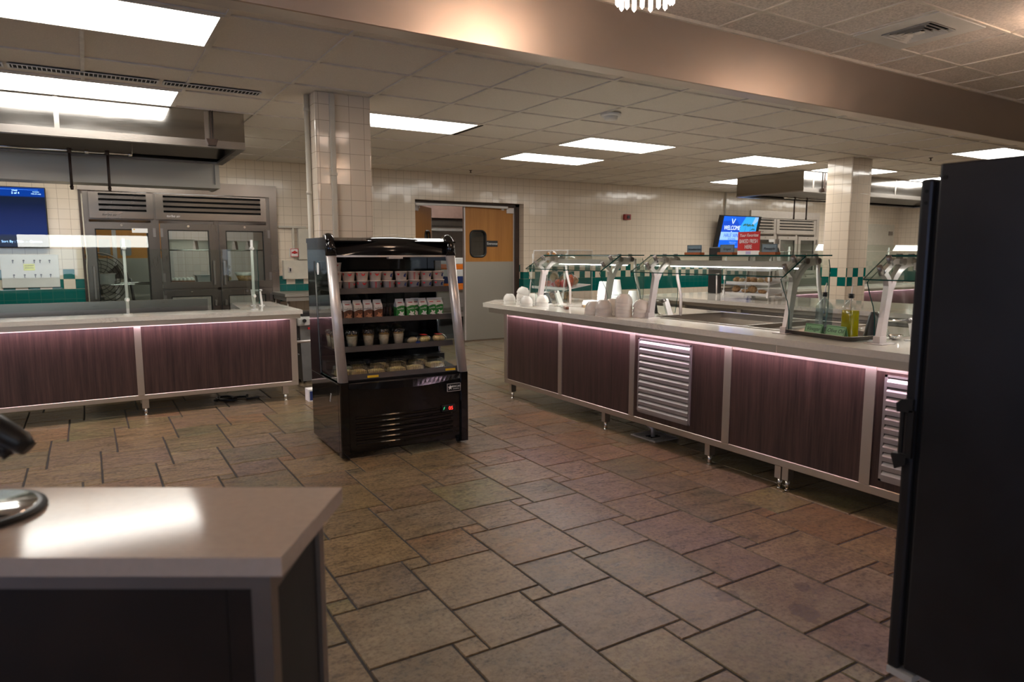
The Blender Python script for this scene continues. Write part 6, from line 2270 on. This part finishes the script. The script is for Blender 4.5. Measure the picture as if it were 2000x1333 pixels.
mb = MB(); mb.box(6.3, 6.33, 5.625, 5.81, S, 1.412, 0, 0.012, 2); mesh_obj('panel', mb, 'black', t)
mb = MB(); mb.tube([(6.28, 5.66, 1.1), (6.18, 5.56, S + 0.003)], 0.009, 6); mb.tube([(6.28, 5.64, 1.1), (6.32, 5.64, 1.1)], 0.009, 6); mesh_obj('prop_leg', mb, 'alu', t)
t = thing('tablet_stand', 'slim leaning white stand with a small dark handset right of the pineapple card', 'stand', (6.3, 4.78, S))
mb = MB(); mb.obox((6.3, 4.78, S + 0.222), (1, 0, 0), Vector((0, 0.975, 0.22)), Vector((0, 0.22, 0.975)), (0.02, 0.05, 0.44)); mb.box(6.2, 6.4, 4.68, 4.78, S, S + 0.012); mesh_obj('stand', mb, 'white', t)
mb = MB(); mb.tube([(6.29, 4.86, 1.4), (6.285, 4.84, 1.39), (6.285, 4.825, 1.36), (6.29, 4.82, 1.31)], 0.011, 8); mesh_obj('handset', mb, 'black', t)

# ------------------------------------------------------------------ tilted welcome screen on the back wall
def welcome():
    t = thing('welcome_screen', 'tilted blue welcome screen with palm trees on the back wall', 'screen', (10.42, 8.9, 1.74))
    # frame: local x along the wall, local z up the tilted face
    tilt = math.radians(13)
    ux, uz, un = Vector((1, 0, 0)), Vector((0, -math.sin(tilt), math.cos(tilt))), Vector((0, -math.cos(tilt), -math.sin(tilt)))
    c = Vector((10.42, 8.9, 1.74))
    Wd, Hd = 1.1, 0.6

    def P(x, z, n=0.0):
        return c + ux * x + uz * z + un * n
    mb = MB(); mb.obox(P(0, 0, -0.025), ux, un, uz, (Wd, 0.05, Hd)); mesh_obj('case', mb, 'black', t)
    mb = MB(); mb.box(10.3, 10.54, 8.95, 9.149, 1.6, 1.8); mesh_obj('wall_mount', mb, 'black', t)
    rot = (PI / 2 + tilt * -1.0 * -1.0, 0, 0)
    rot = (PI / 2 + tilt, 0, 0)

    def card(name, pts, m, n):
        mb = MB()
        mb.bm.faces.new([mb.bm.verts.new(P(x, z, n)) for x, z in pts])
        return mesh_obj(name, mb, m, d if name != 'display' else t)
    M['ws_blue'] = emit('welcome_blue', (0.0, 0.075, 0.5), 0.5)
    M['ws_deep'] = emit('welcome_deep_blue', (0.0, 0.04, 0.38), 0.5)
    M['ws_sky'] = emit('welcome_sky', (0.02, 0.26, 0.7), 0.5)
    M['ws_pale'] = emit('welcome_pale', (0.2, 0.36, 0.75), 0.5)
    M['ws_white'] = emit('welcome_white', (0.65, 0.78, 1.0), 0.5)
    M['ws_palm'] = emit('welcome_palm', (0.02, 0.09, 0.08), 0.5)
    x0, x1, z0, z1 = -0.47, 0.47, -0.3, 0.29
    d = None
    d = card('display', [(x0, z0), (x1, z0), (x1, z1), (x0, z1)], 'ws_blue', 0.0005)
    card('sky_area', [(0.02, -0.1), (x1, -0.1), (x1, z1), (0.12, z1), (0.02, 0.12)], 'ws_sky', 0.001)
    card('ray_band', [(0.3, 0.1), (x1, 0.22), (x1, z1), (0.38, z1)], 'ws_pale', 0.0013)
    card('deep_band', [(x0, 0.0), (0.02, 0.0), (0.02, 0.1), (-0.1, 0.22), (x0, 0.2)], 'ws_deep', 0.0014)
    card('name_band', [(x0, -0.15), (0.44, -0.15), (0.3, 0.0), (x0, 0.0)], 'ws_pale', 0.0016)
    text('lettering', 'WELCOME', 0.115, 'ws_white', d, P(-0.2, 0.075, 0.003), rot, 0.0006, width=0.78)
    text('lettering', 'to', 0.03, 'ws_white', d, P(-0.2, 0.012, 0.003), rot, 0.0006)
    text('lettering', 'HALE \u2018AINA', 0.105, 'ws_deep', d, P(-0.16, -0.065, 0.003), rot, 0.0006, width=0.8)
    text('lettering', 'dining facility', 0.04, 'ws_blue', d, P(-0.15, -0.128, 0.003), rot, 0.0006)
    for s, z, sz in (('Mahalo for visiting', -0.19, 0.026), ('have a great day', -0.22, 0.022), ('info          menu          hours', -0.272, 0.024)):
        text('lettering', s, sz, 'ws_pale', d, P(-0.1, z, 0.003), rot, 0.0004)
    # winged emblem over the greeting
    for s in (-1, 1):
        card('emblem', [(-0.2 + s * 0.008, 0.175), (-0.2 + s * 0.02, 0.17), (-0.2 + s * 0.052, 0.25), (-0.2 + s * 0.035, 0.245), (-0.2 + s * 0.014, 0.205)], 'ws_white', 0.002)
    card('emblem', [(-0.214, 0.155), (-0.186, 0.155), (-0.2, 0.185)], 'ws_white', 0.002)
    rq = random.Random(2)
    for px, pz, r in ((0.16, 0.13, 0.1), (0.3, 0.12, 0.12), (0.38, 0.05, 0.07)):
        card('palm_trunk', [(px - 0.006, -0.1), (px + 0.006, -0.1), (px + 0.004, pz), (px - 0.004, pz)], 'ws_palm', 0.0018)
        mb = MB()
        for k in range(9):
            a = 0.15 + k * 0.36 + rq.uniform(-.1, .1)
            e = (px + r * math.cos(a), pz + r * 0.5 * math.sin(a) - 0.02)
            mb.bm.faces.new([mb.bm.verts.new(P(*q, 0.0022)) for q in ((px - 0.006, pz), (px + 0.004, pz + 0.006), ((px + e[0]) / 2, (pz + e[1]) / 2 + 0.028), e, ((px + e[0]) / 2, (pz + e[1]) / 2))])
        mesh_obj('palm_crown', mb, 'ws_palm', d)
    return t


welcome()

# ------------------------------------------------------------------ far serving line on the right
t = thing('serving_counter', 'distant walnut-fronted serving counter under the right hood with a pink lit edge', 'counter', (10.5, 6.4, 0))
fx0, fx1, fy = 8.1, 13.4, 6.33
st = [(8.1, 8.155), (9.32, 9.37), (11.02, 11.07), (12.2, 12.25), (13.35, 13.4)]
mb = MB()
mb.box(fx0, fx1, fy, fy + 0.04, 0.137, 0.178); mb.box(fx0, fx1, fy + 0.004, fy + 0.04, 0.742, 0.8)
for a, b in st:
    mb.box(a, b, fy - 0.0015, fy + 0.04, 0.178, 0.76)
mesh_obj('frame', mb, 'rail', t)
for (a0, a), (b, b1) in zip(st[:-1], st[1:]):
    mb = MB(); mb.box(a - 0.005, b + 0.005, fy + 0.006, fy + 0.03, 0.165, 0.758); mesh_obj('front_panel', mb, 'walnut', t)
mb = MB(); mb.box(fx0, fx1, fy - 0.088, fy - 0.076, 0.757, 0.797); mesh_obj('apron', mb, 'rail', t)
mb = MB(); mb.box(8.7, fx1, fy - 0.074, fy - 0.058, 0.758, 0.763); mesh_obj('led_strip', mb, 'led', t, 'glowing pink strip under the top')
mb = MB(); mb.box(fx0 + 0.02, fx1 - 0.02, fy + 0.04, 6.75, 0.15, 0.76); mesh_obj('carcass', mb, 'steel_dark', t)
for x in (8.15, 9.35, 11.05, 12.2, 13.3):
    leg('leg', t, x, fy + 0.035, 0.14); leg('leg', t, x, 6.7, 0.14)
mb = MB(); mb.box(8.0, 13.5, 6.235, 6.8, 0.797, LZ); single('countertop', mb, 'quartz', 'pale stone top of the distant serving counter under the right hood', 'countertop', loc=(10.7, 6.5, 0.797))
t = thing('sneeze_guard', 'distant slim-post glass guard on the serving counter under the right hood', 'glass guard', (10.5, 6.55, LZ))
for x in (8.77, 10.1, 11.33, 12.6):
    mb = MB(); mb.cyl((x, 6.55, LZ), (x, 6.55, 1.44), 0.012); mb.cyl((x, 6.55, LZ), (x, 6.55, LZ + 0.006), 0.035); p = mesh_obj('post', mb, 'white', t)
    mb = MB()
    for z in (0.96, 1.38):
        mb.sphere((x, 6.55, z), 0.02)
    mesh_obj('clamp', mb, 'white', p)
mb = MB(); pane(mb, [(8.6, 0.885), (13.3, 0.885), (13.3, 1.37), (8.6, 1.37)], 'y', 6.505); mesh_obj('front_pane', mb, ['glass', 'glass_edge'], t)
mb = MB()
A, B = (6.49, 1.385), (6.545, 1.478)
nx, nz = -(B[1] - A[1]), (B[0] - A[0]); l = math.hypot(nx, nz); nx, nz = nx / l * 0.003, nz / l * 0.003
mb.prism([(A[0] - nx, A[1] - nz), (B[0] - nx, B[1] - nz), (B[0] + nx, B[1] + nz), (A[0] + nx, A[1] + nz)], 'x', 8.6, 13.3)
mesh_obj('slanted_pane', mb, ['glass', 'glass_edge'], t)
t = thing('cook_line', 'distant low stainless equipment bench behind the far serving counter', 'equipment bench', (10.8, 7.6, 0))
mb = MB(); mb.box(8.9, 13.2, 7.3, 7.34, 0.3, 0.93); mb.box(8.9, 13.2, 7.34, 7.98, 0.8, 0.84); mesh_obj('work_surface', mb, 'steel_dull', t)
mb = MB(); mb.box(8.9, 13.2, 7.38, 7.95, 0.0, 0.78); mesh_obj('body', mb, 'steel_dark', t)
t = thing('wall_panel', 'pale blank wall panel with a small dark handle right of the far tiled column', 'wall panel', (15.3, WALLY, 0.4))
mb = MB(); mb.box(14.6, 15.95, 9.12, 9.149, 0.4, 2.005, 0, 0.004); mesh_obj('panel', mb, 'cream_paint', t)
mb = MB(); mb.box(15.72, 15.87, 9.105, 9.12, 1.76, 1.85); mesh_obj('handle', mb, 'steel_dark', t)

# ------------------------------------------------------------------ tall black cabinet at the right edge
t = thing('tall_cabinet', 'tall black enamel holding cabinet at the right edge with a recessed door handle', 'cabinet', (2.4, 0.65, 0))
cx0, cx1, cy0, cy1 = 1.99, 2.72, 0.3, 1.024
mb = MB(); mb.box(cx0, cx1, cy0, cy1, 0.1, 1.568, 0, 0.006, 2); mesh_obj('body', mb, 'black_paint', t)
mb = MB(); mb.box(cx0 + 0.012, cx1 - 0.012, cy1, cy1 + 0.014, 0.11, 1.52); mesh_obj('door_gasket', mb, 'black_matte', t)
mb = MB(); mb.box(cx0 - 0.001, cx1 - 0.004, cy1 + 0.014, cy1 + 0.048, 0.088, 1.53, 0, 0.008, 2); dr = mesh_obj('door', mb, 'black_paint', t)
mb = MB()
mb.box(cx0 + 0.004, cx0 + 0.04, cy1 + 0.046, cy1 + 0.066, 0.712, 0.905, 0, 0.006)
mb.prism([(cy1 + 0.03, 0.72), (cy1 + 0.06, 0.7), (cy1 + 0.072, 0.735), (cy1 + 0.072, 0.745), (cy1 + 0.03, 0.75)], 'x', cx0 - 0.012, cx0 + 0.04)
mb.prism([(cy1 + 0.02, 0.875), (cy1 + 0.064, 0.87), (cy1 + 0.068, 0.895), (cy1 + 0.05, 0.91), (cy1 + 0.02, 0.912)], 'x', cx0 - 0.012, cx0 + 0.04)
mb.box(cx0 - 0.012, cx0 - 0.002, cy1 + 0.016, cy1 + 0.03, 0.74, 0.88)
mesh_obj('handle', mb, 'black', dr)
mb = MB()
for z in (1.497, 1.465):
    mb.cyl((cx0 - 0.002, cy1 + 0.03, z), (cx0 + 0.002, cy1 + 0.03, z), 0.005)
mb.cyl((cx0 - 0.002, cy1 - 0.016, 1.53), (cx0 + 0.002, cy1 - 0.016, 1.53), 0.006)
mesh_obj('screw', mb, 'black_matte', dr)
for x in (cx0 + 0.06, cx1 - 0.06):
    for y in (cy0 + 0.08, cy1 - 0.05):
        mb = MB(); mb.cyl((x - 0.014, y, 0.035), (x + 0.014, y, 0.035), 0.035); cs = mesh_obj('caster', mb, 'black', t)
        mb = MB(); mb.box(x - 0.022, x + 0.022, y - 0.025, y + 0.025, 0.075, 0.1); mb.box(x - 0.02, x - 0.016, y - 0.02, y + 0.02, 0.03, 0.08); mb.box(x + 0.016, x + 0.02, y - 0.02, y + 0.02, 0.03, 0.08)
        mesh_obj('caster_plate', mb, 'alu', cs)
mb = MB(); mb.box(cx0 - 0.004, cx0 + 0.06, cy1 - 0.03, cy1 + 0.045, 0.068, 0.0875); mesh_obj('bumper', mb, 'grey_lid', t)

# ------------------------------------------------------------------ near counter, lower left
cr, sr = math.cos(-0.5497), math.sin(-0.5497)
PX, PY = 0.221, 1.029


def nl(u, v):
    """u runs left to right along the near counter's front, v runs away from the front."""
    return (PX + u * cr - v * sr, PY + u * sr + v * cr)


ang = -0.5497
t = thing('near_counter', 'dark counter base with a brushed metal corner post under the near stone top', 'counter', (PX, PY, 0), ang)
mb = MB()
mb.box(-0.052, -0.022, 0.01, 0.042, 0.06, 0.838); mb.box(-0.052, -0.022, 0.275, 0.305, 0.06, 0.838)
mb.box(-0.052, -0.022, 0.042, 0.275, 0.8, 0.838); mb.box(-0.052, -0.022, 0.042, 0.275, 0.06, 0.1)
mb.box(-1.6, -0.052, 0.012, 0.03, 0.812, 0.838)
mesh_obj('frame', mb, 'shaded_frame', t, local=True)
mb = MB(); mb.box(-1.6, -0.096, 0.022, 0.03, 0.06, 0.81); mb.box(-0.094, -0.052, 0.02, 0.03, 0.06, 0.812); mesh_obj('front_panel', mb, 'umber', t, local=True)
mb = MB(); mb.box(-0.045, -0.03, 0.042, 0.275, 0.1, 0.8); mesh_obj('end_panel', mb, 'dark_in', t, local=True)
mb = MB(); mb.box(-1.6, -0.052, 0.29, 0.305, 0.06, 0.82); mb.box(-1.6, -0.052, 0.03, 0.29, 0.06, 0.08); mesh_obj('carcass', mb, 'dark_in', t, local=True)
for u, v in ((-0.04, 0.03), (-0.04, 0.285), (-1.5, 0.05), (-1.5, 0.28)):
    mb = MB(); mb.cyl((u, v, 0), (u, v, 0.062), 0.014); mesh_obj('leg', mb, 'rail', t, local=True)
mb = MB()
mb.prism([(-1.7, 0.0), (0.0, 0.0), (0.014, 0.318), (-1.7, 0.318)], 'z', 0.838, 0.868)
o = mesh_obj('countertop', mb, 'quartz_near', None)
o.location = (PX, PY, 0); o.rotation_euler = (0, 0, ang)
kb(o, 'warm grey veined stone top of the near counter at the lower left', 'countertop')

t = thing('scanner_stand', 'black drooping nozzle on a stem over a chrome-topped round black base on the near counter', 'dispenser', (-0.2, 1.44, 0.868))
bx_, by_ = -0.205, 1.49
mb = MB(); mb.lathe([(0, 0), (0.112, 0), (0.115, 0.004), (0.113, 0.009), (0.1, 0.011), (0, 0.011)], (bx_, by_, 0.868), 48); mesh_obj('base', mb, 'black', t)
mb = MB(); mb.lathe([(0.1, 0.0108), (0.099, 0.0125), (0, 0.0125)], (bx_, by_, 0.868), 48); mesh_obj('chrome_disc', mb, 'chrome', t, 'mirror-bright disc on the base')
mb = MB(); mb.cyl((-0.31, 1.55, 0.872), (-0.31, 1.55, 1.02), 0.016); mesh_obj('stem', mb, 'black', t)
mb = MB()
mb.tube([(-0.33, 1.56, 1.02), (-0.27, 1.535, 1.034), (-0.21, 1.51, 1.035), (-0.16, 1.487, 1.02), (-0.122, 1.472, 0.992), (-0.11, 1.466, 0.98)], [0.02, 0.024, 0.026, 0.026, 0.021, 0.014], 14)
mb.tube([(-0.155, 1.487, 1.0), (-0.147, 1.482, 0.98), (-0.14, 1.479, 0.968)], [0.02, 0.014, 0.011], 12)
mb.tube([(-0.2, 1.505, 1.01), (-0.185, 1.5, 0.992), (-0.165, 1.492, 0.985)], 0.005, 8)
mb.sphere((-0.2, 1.505, 1.055), 0.01)
mesh_obj('nozzle', mb, 'black', t)

# ------------------------------------------------------------------ what shows through the kitchen doorway and the glass refrigerator
t = thing('kitchen_shelf', 'long white wall shelf seen through the kitchen doorway', 'shelf', (5.9, 12.4, 1.78))
mb = MB(); mb.box(5.2, 7.2, 12.0, 12.5, 1.78, 1.83); mesh_obj('board', mb, 'white', t)
mb = MB(); mb.box(5.2, 7.2, 12.1, 12.5, 1.86, 1.98, 0, 0.02); mesh_obj('lamp_housing', mb, 'white', t)
mb = MB(); mb.box(5.2, 7.2, 12.02, 12.06, 1.835, 1.85); mesh_obj('edge_strip', mb, 'alu', t)
mb = MB(); mb.box(5.3, 5.34, 12.5, 13.199, 1.7, 1.78); mb.box(7.06, 7.1, 12.5, 13.199, 1.7, 1.78); mesh_obj('bracket', mb, 'white', t)
mb = MB(); mb.box(4.9, 8.0, 11.7, 12.3, 2.0, 2.599, 0); 
single('duct_box', mb, mat('brown_duct', (0.16, 0.095, 0.075), 0.5), 'brown duct box near the ceiling behind the kitchen doorway', 'duct', loc=(6.4, 12.0, 2.0))
mb = MB(); mb.box(6.36, 6.5, 13.18, 13.199, 1.5, 1.68); single('red_notice', mb, 'red', 'red notice on the kitchen wall behind the doorway', 'sign', loc=(6.43, 13.19, 1.5))
t = thing('prep_table', 'steel prep table stacked with tubs behind the kitchen doorway', 'table', (6.3, 11.9, 0))
mb = MB(); mb.box(5.4, 7.2, 11.6, 12.3, 0.62, 0.66); mb.box(5.4, 7.2, 11.6, 12.3, 0.25, 0.28); mesh_obj('top', mb, 'steel', t)
for x in (5.45, 7.15):
    for y in (11.65, 12.25):
        mb = MB(); mb.cyl((x, y, 0), (x, y, 0.62), 0.02); mesh_obj('leg', mb, 'steel', t)
for i, (x, z, h, mn, lab) in enumerate(((6.0, 0.661, 0.12, 'orange', 'orange tub at the bottom of the stack on the kitchen prep table'), (6.0, 0.782, 0.13, 'berry_blue', 'blue tub second up in the stack on the kitchen prep table'),
                                        (6.0, 0.913, 0.13, 'paper', 'white tub third up in the stack on the kitchen prep table'), (6.0, 1.044, 0.1, 'orange', 'orange box fourth up in the stack on the kitchen prep table'), (6.0, 1.145, 0.12, 'paper', 'white box on top of the stack on the kitchen prep table'))):
    mb = MB(); mb.box(x - 0.22, x + 0.22, 11.75, 12.05, z, z + h, 0, 0.008); single('storage_tub', mb, mn, lab, 'tub', loc=(x, 11.9, z))
t = thing('coffee_urn', 'dark round-topped urn beside the kitchen doorway', 'urn', (4.78, 10.55, 0))
mb = MB(); mb.cyl((4.78, 10.55, 0), (4.78, 10.55, 1.1), 0.14, seg=24); mesh_obj('pedestal', mb, 'steel_dark', t)
mb = MB(); mb.lathe([(0, 1.1), (0.075, 1.1), (0.078, 1.4), (0.07, 1.47), (0.05, 1.5), (0, 1.5)], (4.78, 10.55, 0), 24); mesh_obj('tank', mb, 'black', t)
# orange kitchen doors seen through the tall glass door
for nm, a, b in (('door_3', -0.35, 0.35), ('door_4', 0.41, 1.11)):
    root = bpy.data.objects.new(nm, None); C.objects.link(root); root['kind'] = 'structure'
    mb = MB(); mb.box(a, b, 12.5, 12.54, 1.27, 2.1); mesh_obj('door_panel', mb, 'orange_wood', root)
    mb = MB(); mb.box(a, b, 12.498, 12.54, 0.02, 1.27); mesh_obj('kick_plate', mb, 'steel_dull', root)
    xm = 0.245 if a < 0 else 0.53
    mb = MB(); mb.prism(rrect(xm - 0.075, xm + 0.075, 1.31, 1.56, 0.03), 'y', 12.494, 12.5); mesh_obj('window_pane', mb, mat('grey_window', (0.2, 0.2, 0.2), 0.2, var=0), root)
mb = MB(); mb.box(0.352, 0.408, 12.49, 12.55, 0, 2.1); mb.box(-0.45, -0.352, 12.49, 12.55, 0, 2.1); mb.box(1.112, 1.2, 12.49, 12.55, 0, 2.1); mb.box(-0.45, 1.2, 12.49, 12.55, 2.1, 2.2)
struct('door_frame.001', mb, 'alu')
mb = MB(); mb.box(KX0, -0.45, 12.49, 12.6, 0, 2.6); mb.box(1.2, 3.6, 12.49, 12.6, 0, 2.6); mb.box(-0.45, 1.2, 12.49, 12.6, 2.2, 2.6); struct('wall_partition', mb, 'tile_plain')
t = thing('drum_fan', 'large round floor fan with a wire grille behind the tall glass refrigerator door', 'fan', (0.1, 10.9, 0))
mb = MB()
for r in (0.34, 0.3, 0.25, 0.2, 0.15, 0.1, 0.05):
    mb.ring((0.12, 10.8, 1.0), r, 0.004, 'y', 0, 36)
for k in range(16):
    a = 2 * PI * k / 16
    mb.tube([(0.12 + 0.04 * math.cos(a), 10.79, 1.0 + 0.04 * math.sin(a)), (0.12 + 0.2 * math.cos(a + 0.2), 10.785, 1.0 + 0.2 * math.sin(a + 0.2)), (0.12 + 0.34 * math.cos(a + 0.45), 10.8, 1.0 + 0.34 * math.sin(a + 0.45))], 0.003, 5)
mesh_obj('grille', mb, 'black', t)
mb = MB(); mb.lathe([(0.35, -0.1), (0.36, 0.0), (0.35, 0.1)], (0, 0, 0), 36)
bmesh.ops.rotate(mb.bm, verts=mb.bm.verts, cent=(0, 0, 0), matrix=Matrix.Rotation(PI / 2, 3, 'X')); mb.move((0.12, 10.9, 1.0)); mesh_obj('drum', mb, 'steel_dark', t)
mb = MB()
for k in range(3):
    a = 2 * PI * k / 3
    mb.quad((0.12, 10.88, 1.0), (0.12 + 0.3 * math.cos(a), 10.86, 1 + 0.3 * math.sin(a)), (0.12 + 0.3 * math.cos(a + 0.7), 10.94, 1 + 0.3 * math.sin(a + 0.7)))if False else None
    mb.bm.faces.new([mb.bm.verts.new(p) for p in ((0.12, 10.9, 1.0), (0.12 + 0.3 * math.cos(a), 10.86, 1 + 0.3 * math.sin(a)), (0.12 + 0.3 * math.cos(a + 0.7), 10.94, 1 + 0.3 * math.sin(a + 0.7)))])
mb.cyl((0.12, 10.84, 1), (0.12, 10.96, 1), 0.06); mesh_obj('blade', mb, 'steel_dark', t)
mb = MB(); mb.tube([(-0.25, 10.9, 1.0), (-0.3, 10.9, 0.5), (-0.3, 10.9, 0.01)], 0.02); mb.tube([(0.49, 10.9, 1.0), (0.54, 10.9, 0.5), (0.54, 10.9, 0.01)], 0.02); mb.tube([(-0.3, 10.9, 0.03), (0.54, 10.9, 0.03)], 0.02); mesh_obj('stand', mb, 'black', t)
for i, (x, y, lab) in enumerate(((1.2, 11.2, 'kitchen ceiling panel behind the left refrigerator'), (5.6, 10.9, 'kitchen ceiling panel behind the double doors'), (12.0, 11.2, 'kitchen ceiling panel behind the far refrigerator'))):
    t = thing('kitchen_light', lab, 'light', (x, y, 2.6), group='flush panels of the kitchen ceiling')
    mb = MB(); mb.box(x - 0.6, x + 0.6, y - 0.3, y + 0.3, 2.588, 2.597); mesh_obj('diffuser', mb, 'panel_light', t)
    mb = MB()
    for a, b, c_, d_ in ((-0.63, 0.63, -0.33, -0.3), (-0.63, 0.63, 0.3, 0.33), (-0.63, -0.6, -0.3, 0.3), (0.6, 0.63, -0.3, 0.3)):
        mb.box(x + a, x + b, y + c_, y + d_, 2.585, 2.6)
    mesh_obj('frame', mb, 'tbar', t)
# small printed box on the floor behind the display case
t = thing('product_box', 'small white and blue printed box standing behind the left rear corner of the display case', 'box', (1.64, 6.21, 0))
mb = MB(); mb.box(1.63, 1.75, 6.18, 6.3, 0, 0.11); mesh_obj('carton', mb, 'paper', t)
mb = MB(); mb.box(1.64, 1.74, 6.1785, 6.18, 0.012, 0.095); mesh_obj('print', mb, 'berry_blue', t)
